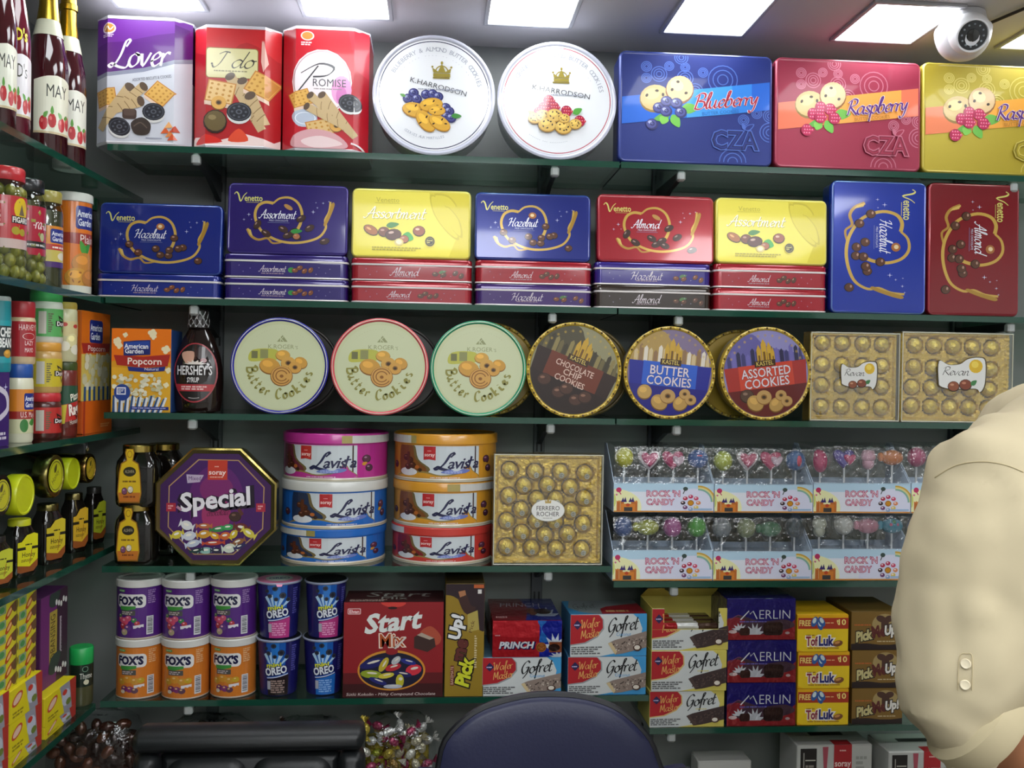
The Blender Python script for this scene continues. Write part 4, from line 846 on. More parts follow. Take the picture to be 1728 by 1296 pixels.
def a_merlin(d):                                     # view (1210,970,3.976), frame (80,450)-(532,728)
    d.rect(70, 430, 540, 740, '#20186a'); d.poly([(70, 590), (150, 660), (300, 690), (440, 670), (540, 580), (540, 740), (70, 740)], '#8f2428'); d.poly([(150, 560), (300, 600), (470, 590), (520, 640), (300, 690), (120, 660)], '#4a3440', True); d.poly([(80, 590), (150, 575), (200, 600), (120, 650)], '#8a2a34', True)
    d.line([(170, 590), (225, 530), (232, 552), (252, 532), (278, 585)], 7, '#dfe0ea', False); d.text('ERLIN', 395, 585, 60, '#dfe0ea', w=205, off=-.012); d.line([(100, 590), (150, 560), (170, 565)], 5, '#7c4a70')
    splash(d, 265, 690, 66, 80, '#c9ccd4'); splash(d, 165, 660, 55, 50, '#c9ccd4'); d.ell(120, 670, 28, 12, '#d0b8b8', 10)
    d.rrect(165, 645, 232, 695, 14, '#3a221e'); d.rrect(320, 608, 450, 695, 24, '#2c1a18'); d.rrect(330, 608, 440, 660, 20, '#38231f'); d.ell(480, 680, 16, 9, '#b8a0a0', 8); d.micro(165, 596, 180, 14, 1, '#6a62b0')
def a_tofi(d):                                       # view (1210,970,3.976), frame (540,265)-(880,512)
    d.rect(530, 240, 890, 530, '#e0a80c'); d.poly([(545, 360), (880, 360), (880, 500), (700, 510), (545, 495)], '#e6c41c', True); d.rect(530, 258, 890, 266, '#f0d060')
    d.rect(545, 290, 880, 362, '#a8341c'); d.text('FREE', 590, 342, 36, '#f0dc80', w=74, off=.02); d.text('10', 838, 336, 36, '#f0dc80', w=46, off=.02); d.line([(800, 306), (814, 306)], 4, '#f0dc80', False); d.line([(800, 314), (814, 314)], 4, '#f0dc80', False); d.line([(806, 306), (806, 322), (814, 336)], 4, '#f0dc80'); d.micro(725, 318, 68, 10, 1, '#e8b880')
    for x, y, a in ((652, 315, -20), (690, 335, 15), (700, 315, 30)): d.ell(x, y, 20, 36, '#2c5a9c', 12, a); d.ell(x, y - 8, 12, 20, '#c9d8d8', 10, a)
    d.text('Tofi', 640, 470, 56, '#f4e8d0', w=84, off=.12); d.text('Tofi', 640, 470, 56, '#8a2a3c', w=80, off=.04); d.text('Luk', 732, 470, 60, '#f0e8e0', w=98, off=.12); d.text('Luk', 732, 470, 60, '#20246c', w=92, off=.04)
    d.ell(810, 458, 34, 20, '#7a4a24', 14, 15); d.ell(806, 452, 20, 9, '#c98a4c', 10, 15); d.micro(600, 398, 60, 10, 1, '#8a5a1c'); d.micro(610, 482, 220, 12, 1, '#a8781c')
def a_pickme(d):                                     # view (1210,970,3.976), frame (898,245)-(1232,500)
    d.rect(890, 230, 1240, 510, '#7a5c24'); d.rect(890, 466, 1240, 510, '#241614'); d.line([(890, 466), (1000, 462), (1120, 474), (1240, 462)], 12, '#241614'); d.ell(1120, 330, 84, 68, '#a08a58', 20)
    d.ell(1095, 295, 34, 22, '#4a2f24', 12, -20); d.ell(1145, 295, 30, 22, '#4a2f24', 12, 20); d.line([(1120, 310), (1120, 360)], 50, '#4a2f24'); d.micro(920, 328, 110, 14, 1, '#b8602c')
    d.text('Pick', 985, 435, 60, '#c8bc84', w=100, ang=12, sh=.2, off=.05, ol=('#241a10', .13)); d.text('Me', 1085, 412, 70, '#5a2420', w=80, ang=10, off=.06); d.text('Up!', 1162, 395, 58, '#e4e0d8', w=84, ang=9, sh=.2, off=.05, ol=('#241a14', .13)); d.micro(1070, 438, 120, 10, 1, '#c9b890')

# ================================================================ package builders (local frame: base centre at 0, front towards -y)
def carton(name, label, x, y, z, w, h, d, art, color, top=None, side=None, group=None, rz=0.0, cat='box', mat='card', topc=None, b=.0012, left=None):
    """Closed printed carton; x, y = centre of its front face at the bottom."""
    mb = MB().box(-w / 2, w / 2, 0, d, 0, h, color, b, **({'c1': topc} if topc else {}))
    o = mb.build(name, mat, None, (x, y, z), rz, label=label, cat=cat, group=group)
    if art: art.emit('printed_front', o, on_front(0), mat)
    if top: top.emit('printed_top', o, on_top(h, 0), mat)
    if side: side.emit('printed_side', o, on_right(w / 2, d / 2), mat)
    if left: left.emit('printed_side', o, on_left(-w / 2, d / 2), mat)
    return o

def oct_tin(label, fr, art, c_bot, c_top, split, view):
    x, w, z, h = frame(*fr); z = S1; h = frame(*fr)[2] + frame(*fr)[3] - S1; ch, d = .026, .155; y = YF + .003
    t = thing('biscuit_tin', label, 'biscuit tin', (x, y, z), 0, 'tall eight-sided biscuit tins')
    def out(q, zz, g=0.0):
        a, b = w / 2 - g - .001, d; c = ch
        P = [(-a + c, g), (a - c, g), (a, c), (a, b - c), (a - c, b - g), (-a + c, b - g), (-a, b - c), (-a, c)]
        return [(px, py, zz) for px, py in P]
    zs = h * split
    MB().loft([out(0, .004), out(0, zs), out(0, h - .006)], [c_bot, c_top]).build('tin_body', 'satin', t)
    MB().loft([out(0, h - .006, -.0008), out(0, h - .001, -.0012), out(0, h, .001), out(0, h - .003, .004)], '#d8d6e0').build('lid_rim', 'gloss', t)
    MB().loft([out(0, 0, .0005), out(0, .004, -.001), out(0, .006, 0)], '#d9d7dc').build('base_rim', 'gloss', t)
    A = Art(fr, w - .002, h - .008, view); art(A)
    def mp(u, v, o):
        hw = w / 2 - ch; e = max(0.0, abs(u) - hw); s = 1 if u > 0 else -1
        k = .7071 if e > 1e-6 else 0
        return (u + s * o * k, e - o * (k or 1), v + .005)
    A.emit('printed_wrap', t, mp, 'gloss', cuts=(-(w / 2 - ch), w / 2 - ch))
    return t

def round_tin(label, fr, z, art, rim, side, cat='cookie tin', group=None, y=YF + .004, d=.06, bead=None, tilt=0.0, mat='gloss', view=(0, 0, 1), fra=None, rim2=None):
    """Round tin standing on its edge, lid towards the shop."""
    x, w, _, h = frame(*fr, Y=y); r = (w + h) / 4
    t = thing('round_tin', label, cat, (x, y, z), 0, group); t.rotation_euler.x = -tilt
    Q = Matrix.Translation((0, 0, r)) @ Matrix.Rotation(PI / 2, 4, 'X')          # local z -> -y
    mb = MB(); mb.M = Q; mb.lathe([(r * .94, -d), (r * .955, -d + .002), (r * .955, -.012)], side, 56); mb.build('tin_base', 'gloss', t)
    mb = MB(); mb.M = Q
    mb.lathe([(r * .96, -.02), (r * .985, -.019), (r * .985, -.004), (r, -.003), (r, -.0005), (r * .974, .0012), (r * .960, .0013), (r * .945, .0006), (r * .925, -.0015)], [side, rim, rim, rim, rim, rim2 or rim, rim, rim], 64)
    mb.build('lid', mat, t)
    if art:
        rr = r * .93; A = Art(fra, 2 * rr, 2 * rr, view, bound='disc'); art(A)
        A.emit('printed_lid', t, lambda u, v, o: (u, .0008 - o, v + r - rr), mat)
    if bead:
        mb = MB(); mb.M = Q; n = 60
        for i in range(n):
            a = 2 * PI * i / n; mb.ell((r * .968 * math.cos(a), r * .968 * math.sin(a), .001), .0021, bead[i % len(bead)], 6, 4)
        mb.build('beaded_edge', 'gloss', t, kind=None)
    return t

def rect_tin(name, label, x, y, z, w, h, d, art, c, rim, r=.014, group=None, cat='chocolate tin', lean=0.0, mat='tin', c2=None):
    """Flat tin standing on its long edge, lid towards the shop; x,y = centre of the lid at the bottom."""
    t = thing(name, label, cat, (x, y, z), 0, group); t.rotation_euler.x = -lean
    Q = Matrix.Translation((0, 0, h / 2)) @ Matrix.Rotation(PI / 2, 4, 'X'); k = .0012
    def rg(inset, zz): return [(px, py, zz) for px, py in superell(w / 2, h / 2, r, inset)]
    mb = MB(); mb.M = Q; mb.loft([rg(.003, -d), rg(k, -d + .002), rg(k, -.012)], c2 or c); mb.build('tin_base', mat, t)
    mb = MB(); mb.M = Q; mb.loft([rg(.0008, -.016), rg(0, -.015), rg(0, -.0035), rg(.0012, -.0012), rg(.0035, 0), rg(.005, -.0003)], [rim, c, c, rim, c]); mb.build('lid', mat, t)
    A = art; A.emit('printed_lid', t, lambda u, v, o: (u, .0004 - o, v + (h - A.H) / 2 if not A.turn else v + (h - A.H) / 2), mat)
    return t

def flat_tin(label, x, y, z, w, h, d, c, word, alm, big, group):
    t = thing('chocolate_tin', label, 'chocolate tin', (x, y, z), 0, group)
    def rg(inset, zz): return [(px, py + d / 2, zz) for px, py in superell(w / 2, d / 2, .012, inset)]
    hb = h * .70; white = '#f0eaea'
    MB().loft([rg(.001, 0), rg(.0002, .0008), rg(.0002, .0027), rg(.0012, .0030), rg(.0012, hb)], [white, white, c, c]).build('tin_base', 'tin', t)
    MB().loft([rg(.0004, hb - .001), rg(0, hb), rg(0, hb + .0022), rg(.0006, hb + .0026), rg(.0006, h - .003), rg(.002, h - .0005), rg(.004, h)], [white, white, c, c, c, c]).build('lid', 'tin', t)
    A = Art((0, 0, 800, 100), w - .026, hb - .0055); a_flat(A, c, word, alm, big); A.emit('printed_side', t, on_front(.0012, .0036), 'gloss', base=.0002)
    return t

# ---------------------------------------------------------------- top shelf
oct_tin('white and purple tall biscuit tin printed with wafer rolls and black cookies', (155, 28, 320, 242), a_lover, '#c9ccd8', '#4a1668', .52, (0, 0, 4.32))
oct_tin('red tall biscuit tin with a pale yellow name panel, between two other tall tins', (322, 43, 472, 250), a_ido, '#b3181f', '#b3181f', .5, (300, 0, 4.32))
oct_tin('red tall biscuit tin with a large white oval and fanned wafer rolls', (473, 45, 622, 256), a_promise, '#b01424', '#b81a2c', .5, (300, 0, 4.32))
for k, (fr, lb) in enumerate((((628, 57, 836, 266), 'round white tin printed with blueberries and oval yellow cookies'), ((839, 67, 1042, 271), 'round white tin printed with red berries and chip cookies'))):
    kind = ('blue', 'red')[k]; X, Y, R = ((440, 632, 412), (1262, 660, 398))[k]; s = 3.927; R *= .95
    round_tin(lb, fr, S1 + .001, lambda A, q=kind: a_harrod(A, q), '#c9cbdc', '#c4c6d2', group='round white cookie tins', d=.075, tilt=math.radians(4.0), mat='lacq', view=(620, 0, s), fra=(620 + (X - R) / s, (Y - R) / s, 620 + (X + R) / s, (Y + R) / s), y=YF + .005)
for kind, fr, c, rim, lb in (('blue', (1044, 88, 1305, 278), '#1f2f78', '#3a4a90', 'large blue rectangular tin printed with blueberries and two cookies'), ('red', (1308, 101, 1556, 289), '#9a2c46', '#b04a60', 'large wine-red rectangular tin printed with raspberries and ice-cream like cookies'), ('gold', (1557, 112, 1812, 300), '#b3a030', '#c8b850', 'large gold rectangular tin printed with raspberries, at the end of the top shelf')):
    x, w, z, h = frame(*fr); A = Art((1047, 89, 1305, 279), w - .012, h - .012, (1030, 0, 4.32)); a_cza(A, kind)
    rect_tin('cookie_tin', lb, x, YF + .004, S1 + .0005, w - .001, h, .06, A, c, rim, .013, 'large berry cookie tins', 'cookie tin', math.radians(1.5), 'satin')

# ---------------------------------------------------------------- second shelf: stacks of flat tins with an upright one on top
BLUE, PURP, RED, YEL, BRN = '#12247c', '#241266', '#9c1424', '#d8cb48', '#2e221a'
ST = [ # upright box, colour, word, kind, label ; flats bottom -> top (x0,x1,ytop,ybot,colour,word,almond,big,label)
 ((163, 341, 375, 463), BLUE, 'Hazelnut', 'h', 'upright blue heart-ribbon tin on a single flat blue tin', [(160, 372, 463, 501, BLUE, 'Hazelnut', 0, 0, 'flat blue tin lying alone under an upright blue tin')]),
 ((381, 308, 588, 430), PURP, 'Assortment', 'm', 'upright purple heart-ribbon tin on two flat purple tins', [(376, 588, 470, 508, PURP, 'Assortment', 0, 0, 'lower flat purple tin with green nut, bottom of the all-purple stack'), (376, 588, 430, 470, PURP, 'Assortment', 0, 0, 'upper flat purple tin, just under the upright purple tin')]),
 ((592, 318, 796, 437), YEL, '', 'y', 'upright yellow tin with nuts and a black badge beside the purple stack', [(591, 798, 475, 514, RED, 'Almond', 1, 0, 'flat red tin at the bottom, below the yellow tin next to the purple stack'), (591, 798, 437, 475, RED, 'Almond', 1, 1, 'flat red tin with large lettering, directly under the yellow tin beside the purple stack')]),
 ((800, 324, 999, 441), BLUE, 'Hazelnut', 'h', 'upright blue heart-ribbon tin between a yellow and a red upright tin', [(801, 1000, 480, 518, '#3a1a66', 'Hazelnut', 0, 1, 'flat violet tin at the bottom, two below the blue upright between yellow and red'), (801, 1000, 441, 480, RED, 'Almond', 1, 0, 'flat red tin resting on a flat violet tin')]),
 ((1008, 327, 1208, 444), RED, 'Almond', 'a', 'upright red heart-ribbon tin on a flat violet and a flat brown tin', [(1003, 1202, 482, 521, BRN, 'Almond', 1, 1, 'flat dark brown tin, the only brown one of the stacks'), (1003, 1202, 444, 482, '#2f1f7c', 'Hazelnut', 0, 1, 'flat violet tin resting on a flat brown tin')]),
 ((1208, 334, 1399, 447), YEL, '', 'y', 'upright bright yellow tin beside the tall blue tin standing on end', [(1205, 1398, 487, 524, RED, 'Almond', 1, 0, 'bottom flat red tin of the stack beside the tall blue tin'), (1205, 1398, 447, 487, RED, 'Almond', 1, 0, 'upper flat red tin of the stack beside the tall blue tin')]),
]
VFR = (150 + 888 / 3.84, 290 + 62 / 3.84, 150 + 1690 / 3.84, 290 + 520 / 3.84)
YFR = (580 + 47 / 3.927, 290 + 103 / 3.927, 580 + 845 / 3.927, 290 + 570 / 3.927)
def ven_art(w, h, c, word, kind, turn=False):
    if kind == 'y': A = Art(YFR, w - .01, h - .01, (580, 290, 3.927)); a_yellow(A)
    else: A = Art(VFR, w - .01, h - .01, (150, 290, 3.84), turn); a_venetto(A, c, word, kind)
    return A
for fr, c, word, kind, lb, flats in ST:
    z = S2 + .0003
    for i, (x0, x1, y0, y1, fc, fw, alm, big, fl) in enumerate(flats):
        x, w, _, h = frame(x0, y0, x1, y1); 
        if i == 0: h = frame(x0, y0, x1, y1)[2] + h - z
        flat_tin(fl, x, YF + .004, z, w - .001, h, .128, fc, fw, alm, big, 'flat chocolate tins on the second shelf'); z += h + .0003
    x, w, zb, h = frame(*fr); h = zb + h - z
    rect_tin('chocolate_tin', lb, x, YF + .006, z, w - .002, h, .036, ven_art(w, h, c, word, kind), c, {BLUE: '#33509c', PURP: '#4a3a90', RED: '#b8404c', YEL: '#e8e07a'}[c], .011, 'upright chocolate tins on the second shelf', lean=math.radians(4 if kind != 'y' else 2.5), mat='tin' if kind != 'y' else 'satin')
for fr, c, word, kind, lb in (((1403, 305, 1565, 527), '#10309c', 'Hazelnut', 'h', 'tall blue heart-ribbon tin standing on its short end'), ((1567, 309, 1722, 532), '#7c141e', 'Almond', 'h', 'tall dark red heart-ribbon tin standing on its short end')):
    x, w, zb, h = frame(*fr); h = zb + h - S2
    A = ven_art(w, h, c, word, kind, True)
    rect_tin('chocolate_tin', lb, x, YF + .004, S2 + .0003, w - .001, h, .045, A, c, {'#10309c': '#6a86c8', '#7c141e': '#b0404c'}[c], .012, 'tins standing on end', lean=math.radians(1), mat='tin')

# ---------------------------------------------------------------- third shelf
x, w, zb, h = frame(186, 556, 289, 698); A = Art((184, 554, 289.5, 699), w, h, (170, 510, 4.32)); a_popcorn(A)
carton('popcorn_box', 'orange popcorn carton with a blue and white striped tub, beside the dark syrup bottle', x, YF + .006, S3, w, h + zb - S3, .06, A, '#1d3c70', cat='popcorn box', topc='#e8760f', rz=math.radians(-3))
def lathe_e(prof, c, n, ex): mb = MB(); mb.lathe(prof, c, n, e=ex); return mb
x, w, zb, h = frame(293, 522, 377, 700, Y=YF + .035); h = zb + h - S3; R = w / 2
t = thing('syrup_bottle', 'dark brown chocolate syrup squeeze bottle with an oval red-edged label', 'syrup bottle', (x, YF + .035, S3)); e = .62
lathe_e([(R * .8, 0), (R * .9, .003), (R * .97, h * .12), (R, h * .3), (R * .97, h * .45), (R * .86, h * .58), (R * .62, h * .72), (R * .42, h * .80), (R * .36, h * .83)], '#1e1311', 40, e).build('bottle', 'dark', t)
mb = MB(); n = 40; rg = []
for zz, rr in ((.815, .40), (.82, .43), (.9, .40), (.98, .36), (1.0, .30)): rg.append([(R * rr * (1 + .05 * (i % 2)) * math.cos(2 * PI * i / n), R * rr * (1 + .05 * (i % 2)) * math.sin(2 * PI * i / n), h * zz) for i in range(n)])
mb.loft(rg, '#26211f'); cp = mb.build('cap', 'plastic', t)
mb = MB()
for k in range(5):
    for s in (-1, 1):
        P = [(R * (.425 - .06 * j / 8) * math.sin(s * (-1.2 + k * .6 + j * .12)), -R * (.425 - .06 * j / 8) * math.cos(-1.2 + k * .6 + j * .12), h * (.825 + .15 * j / 8)) for j in range(9)]
        mb.tube(P, .0011, '#b9b9bb', 5)
mb.build('ridges', 'plastic', cp)
A = Art((292, 520, 378, 698), w, h, (170, 510, 4.32), bound=None); a_syrup(A)
def mp(u, v, o):
    zr = v / h; rr = R * (1.0 if zr < .45 else 1 - .32 * (zr - .45) / .25 if zr < .7 else .68); a = max(-1, min(1, u / (rr * 1.02)))
    return (u, -e * rr * math.sqrt(max(.08, 1 - a * a)) - .0016 - o, v)
A.emit('label', t, mp, 'gloss', cuts=[R * (i / 8 - 1) for i in range(17)])
def tin_at(fr, **k): return frame(*fr, Y=k.get('y', YF + .004))
KF = (430 - 372, 530 - 372, 430 + 372, 530 + 372); VK = (550, 510, 4.8)
KFR = tuple(VK[i % 2] + KF[i] / 4.8 for i in range(4))
for fr, rim, lb in (((389, 537, 554, 701), '#26269a', 'pale green round cookie tin with a dark blue rim'), ((558, 538, 723, 703), '#d8505c', 'pale green round cookie tin with a red rim'), ((726, 541, 888, 704), '#2f9a70', 'pale green round cookie tin with a green rim')):
    round_tin(lb, fr, S3 + .0003, lambda A: a_kroger(A, rim), rim, '#2a2a30', group='pale green round cookie tins', d=.05, view=VK, fra=KFR, rim2='#d8d6c0')
for kind, fr, lb, side in (('brown', (888, 547, 1049, 708), 'round brown tin with a gold beaded rim and chocolate chip cookies', '#2a1c18'), ('blue', (1053, 549, 1207, 706), 'round dark blue tin with a gold beaded rim and butter cookies', '#1a1c50'), ('red', (1215, 553, 1370, 710), 'round red tin with a gold beaded rim and assorted cookies', '#3a1a1c')):
    X, Y, R = {'brown': (335, 360, 268), 'blue': (875, 365, 258), 'red': (1435, 372, 258)}[kind]; R *= .97
    round_tin(lb, fr, S3 + .0003, lambda A, q=kind: a_kastle(A, q), '#c8a83c', side, group='gold-rimmed round cookie tins', d=.05, bead=('#e8d068', '#4a3210'), view=(870, 520, 3.388), fra=(870 + (X - R) / 3.388, 520 + (Y - R) / 3.388, 870 + (X + R) / 3.388, 520 + (Y + R) / 3.388), rim2='#8a6a1c')
for px, py, r, rim, bd, lb in ((497, 618, 76, '#3a3634', None, 'dark round tin behind the blue-rimmed pale green tin'), (668, 622, 76, '#3c3a38', None, 'dark round tin behind the red-rimmed pale green tin'), (828, 624, 78, '#a88c34', ('#d8c060', '#3a2a10'), 'dark gold-beaded round tin behind the green-rimmed pale tin'), (987, 627, 76, '#6a5a2c', None, 'dark round tin behind the brown gold-rimmed tin'), (1248, 626, 74, '#a88c34', ('#d8c060', '#3a2a10'), 'dark gold-beaded round tin behind the red gold-rimmed tin')):
    y = YF + .075; k = 1.0; fr = (px - r, py - r, px + r, py + r)
    round_tin(lb, fr, S3 + .0003, None, rim, '#1e1c20', group='round tins in the back row of the third shelf', d=.05, bead=bd, y=y)

# ---------------------------------------------------------------- boxes of gold-wrapped chocolate balls
ORD = ['first', 'second', 'third', 'fourth', 'fifth', 'sixth']
def ball_mesh(r, seed):
    rnd = random.Random(seed); mb = MB(); n, m = 18, 11; R = []
    for j in range(m + 1):
        a = -PI / 2 + PI * j / m; q = max(math.cos(a), .02)
        R.append([tuple(c * r * (1 + rnd.uniform(-.055, .055)) for c in (q * x, q * y, math.sin(a))) for x, y in circ(1, n)])
    mb.loft(R, '#f6cc42'); return mb
def choc_box(label, fr, z, pos, r, boxname, paper, sticker, plate, depth=.034, y=YF + .004):
    x, w, _, h = frame(*fr, Y=y)
    t = thing('chocolate_box', label, 'chocolate box', (x, y, z), 0, 'clear-lidded chocolate ball boxes')
    tr = MB(); nx, nz = 40, 40
    px2 = lambda px, py: ((px - fr[0]) / (fr[2] - fr[0]) * w - w / 2, h - (py - fr[1]) / (fr[3] - fr[1]) * h)
    C = [px2(*p) for p in pos]; V = []; F = []; K = []
    nx = nz = 56
    for j in range(nz + 1):
        for i in range(nx + 1):
            u, v = -w / 2 + .003 + (w - .006) * i / nx, .003 + (h - .006) * j / nz
            dm = min(math.hypot(u - a, v - b) for a, b in C) / r; e = min(u + w / 2, w / 2 - u, v, h - v)
            yy = depth - .004 - (.016 * min(1, max(0, (dm - .85) * 3)) if dm > .85 else 0)
            if e < .008: yy = .010
            V.append((u, yy + .0012 * math.sin(u * 900) * math.sin(v * 700), v))
    for j in range(nz):
        for i in range(nx): a = j * (nx + 1) + i; F.append((a, a + 1, a + nx + 2, a + nx + 1))
    tr.add(V, F, '#e6b634'); tr.build('tray', 'foil', t, sharp=30)
    mb = MB().box(-w / 2, w / 2, depth - .002, depth, 0, h, '#8a6a28', .0005); mb.build('back_card', 'card', t)
    lid = MB()
    for a in ((-w / 2, w / 2, 0, .001, 0, h), (-w / 2, -w / 2 + .001, .001, depth - .002, 0, h), (w / 2 - .001, w / 2, .001, depth - .002, 0, h), (-w / 2 + .001, w / 2 - .001, .001, depth - .002, h - .001, h), (-w / 2 + .001, w / 2 - .001, .001, depth - .002, 0, .001)): lid.box(*a, '#ffffff', 0)
    lo = lid.build('clear_lid', 'clear', t)
    mb = MB(); mb.tube([(-w / 2 + .002, 0, .002), (w / 2 - .002, 0, .002), (w / 2 - .002, 0, h - .002), (-w / 2 + .002, 0, h - .002)], .0011, '#d8d4c0', 5, True); mb.build('lid_edge', 'plastic', lo)
    plate(t, px2, w, h)
    b0 = ball_mesh(r, 3); pf = None
    rows = []
    for p in sorted(range(len(pos)), key=lambda i: pos[i][1]):
        if rows and abs(pos[rows[-1][0]][1] - pos[p][1]) < 9 * 1.15: rows[-1].append(p)
        else: rows.append([p])
    for ri, row in enumerate(rows):
        for ci, p in enumerate(sorted(row, key=lambda i: pos[i][0])):
            u, v = C[p]; lb = f'gold foil chocolate ball, {ORD[ci]} along in the {ORD[ri] if ri < 6 else str(ri + 1) + "th"} row of the {boxname}'
            loc = (x + u, y + .003 + r, z + v); g = 'gold chocolate balls in the ' + boxname
            if pf is None:
                pf = b0.build('chocolate_ball', 'foil', None, loc, label=lb, cat='chocolate', group=g, sharp=20); parts = []
                if paper:
                    mb = MB(); n = 36; rg = []
                    for yy, q in ((.30 * r, 1.0), (.55 * r, 1.27), (.75 * r, 1.1)): rg.append([(r * q * (1 + .03 * (i % 2)) * math.cos(2 * PI * i / n), yy - r * .15, r * q * (1 + .03 * (i % 2)) * math.sin(2 * PI * i / n)) for i in range(n)])
                    mb.loft(rg, '#2c140e', caps=False); parts.append(mb.build('paper_cup', 'card', pf))
                if sticker:
                    A = Art((0, 0, 20, 20), .0105, .0105, bound=None); A.ell(10, 10, 9, 10, '#e4ddc8', 14); A.ring(10, 10, 5, 6.5, '#8a7a5a', 12); A.rect(9, 5, 11, 15, '#8a7a5a')
                    parts.append(A.emit('sticker', pf, lambda a, b, o: (a + .0015, -math.sqrt(max(r * r - a * a - (b - .010) ** 2, 1e-8)) - .0012 - o, b - .0105), 'gloss'))
                o = pf
            else:
                o = pf.copy(); COL.objects.link(o); o.location = loc; o['label'] = lb
                for c in parts: k = c.copy(); COL.objects.link(k); k.parent = o
            o.rotation_euler = (0, (p * .7) % .5 - .25 if sticker else (p * 1.9) % 6.28, 0)
    return t
def pl_round(t, px2, w, h):
    A = Art((832, 766, 1018, 955), w, h, (810, 740, 5.4)); A.ell(616, 655, 152, 100, '#c8c6bc', 36); A.ell(616, 655, 147, 96, '#e6e5e0', 36)
    crown(A, 616, 590, 60, '#b09030'); A.text('FERRERO', 617, 655, 40, '#2a2420', w=210, off=.0); A.text('ROCHER', 617, 708, 40, '#2a2420', w=205, off=.0); A.micro(570, 722, 90, 8, 1, '#8a8478')
    A.emit('name_plaque', t, on_front(-.0012), 'gloss')
def F5(L): return [(810 + a / 5.4, 740 + b / 5.4) for a, b in L]
choc_box('square clear-lidded box of gold chocolates with a white oval plaque, beside the wafer tins', (832, 767, 1018, 955), S4 + .0003,
    F5([(268, 300), (500, 315), (735, 315), (960, 325), (402, 445), (615, 435), (825, 455), (262, 540), (960, 555), (378, 662), (838, 672), (250, 768), (950, 790), (388, 875), (600, 893), (808, 885), (248, 1003), (480, 1015), (705, 1020), (945, 1025), (522, 565), (695, 565), (520, 765), (692, 770)]), .0145, 'square gold box', True, True, pl_round)
def pl_revan(fx):
    def f(t, px2, w, h):
        V = (1350, 530, 4.571); fr, q = fx; A = Art(fr, w, h, V); x0, x1, y0, y1 = q; W, H = x1 - x0, y1 - y0
        P = [(0, .12), (.2, .22), (.45, .2), (.62, .05), (.85, 0), (1, .1), (1, .75), (.9, 1), (.8, .9), (.3, .92), (.05, .85), (0, .7)]
        A.poly([(x0 - 8 + (W + 16) * a, y0 - 8 + (H + 16) * b) for a, b in P], '#4a3c1c', True); A.poly([(x0 + W * a, y0 + H * b) for a, b in P], '#dcdcd8', True)
        A.ell(x0 + W * .8, y0 + H * .25, W * .15, H * .2, '#d8b028', 14); A.ell(x0 + W * .78, y0 + H * .2, W * .08, H * .1, '#e8cc50', 10); A.script('Revan', x0 + W * .36, y0 + H * .52, H * .24, '#26221c', w=W * .58, sh=.3, pen=.2)
        choc(A, x0 + W * .32, y0 + H * .85, W * .13, '#8a4a2c', '#c08a6a'); choc(A, x0 + W * .58, y0 + H * .8, W * .14, '#7c3a24', '#b87a5c'); leaf(A, x0 + W * .7, y0 + H * .8, W * .16, H * .14, 40, '#3a7a44')
        A.emit('name_plaque', t, on_front(-.0012), 'gloss')
    return f
def F4(L): return [(1350 + a / 4.571, 530 + b / 4.571) for a, b in L]
choc_box('smaller clear-lidded box with four by four gold balls, beside the red round tin', (1367, 560, 1519, 711), S3 + .0003, F4([(x, y + (x - 190) * .01) for y in (220, 390, 550, 715) for x in (190, 345, 505, 655)]), .0135, 'four-column gold box', False, False, pl_revan(((1367, 560, 1519, 711), (318, 585, 365, 575))))
choc_box('larger clear-lidded box with five columns of gold balls, above the cream shirt', (1521, 563, 1710, 716), S3 + .0003, F4([(x + dx, y + (x - 890) * .015) for y, dx in ((255, 15), (425, 10), (580, 0), (725, -5)) for x in (895, 1043, 1192, 1340, 1490)]), .0140, 'five-column gold box', True, False, pl_revan(((1521, 563, 1710, 716), (1066, 1420, 345, 610))))

# ---------------------------------------------------------------- fourth shelf
def honey(label, x, y, z, w, h, rz, yellow, lab=True, group='dark honey jars', capc='#7a6a3a', e=.75, caph=.09, lid='gold', art=None, neck=.5):
    t = thing('honey_jar', label, 'honey jar', (x, y, z), rz, group); R = w / 2; n = 28
    sq = lambda q, zz: [(px, py, zz) for px, py in superell(R * q, R * q * e, R * .42 * q, 0, 5)]
    MB().loft([sq(.86, 0), sq(.97, .004), sq(1, h * .1), sq(1, h * .62), sq(.94, h * .74), sq(.72, h * .85), sq(.68, h * .9)], '#14100d').build('jar', 'dark', t)
    MB().lathe([(R * .74, h * .885), (R * .77, h * .89), (R * .77, h * .985), (R * .73, h)], capc, 36).build('lid', 'metal' if lid == 'gold' else 'plastic', t)
    if lab: art(t, R, e, h)
    return t
def lab_bottle(t, R, e, h):
    A = Art((0, 0, 100, 160), R * 1.15, h * .9, bound=None)
    A.poly([(34, 2), (66, 2), (70, 14), (64, 34), (86, 44), (94, 70), (100, 130), (92, 158), (8, 158), (0, 130), (6, 70), (14, 44), (36, 34), (30, 14)], '#8a5a1c'); A.poly([(38, 4), (62, 4), (66, 14), (60, 37), (82, 46), (90, 72), (96, 130), (89, 154), (11, 154), (4, 130), (10, 72), (18, 46), (40, 37), (34, 14)], '#d8b422')
    A.poly([(5, 128), (95, 128), (89, 154), (11, 154)], '#c0702a'); A.ell(50, 68, 26, 14, '#2a241c', 20); A.text('ALSHIFA', 50, 72, 9, '#b8ac8c', w=38); A.micro(22, 92, 58, 8, 1, '#7a5a1c'); choc(A, 30, 124, 12, '#7a4a6a', '#b89ac0'); choc(A, 54, 120, 12, '#d8ccb8', '#f0ead8'); A.micro(26, 136, 50, 8, 1, '#7c3a1c'); A.ring(50, 18, 8, 11, '#a87c1c', 12)
    A.emit('label', t, lambda u, v, o: (u - R * .22, -R * e - .0008 - o, v + h * .06), 'gloss')
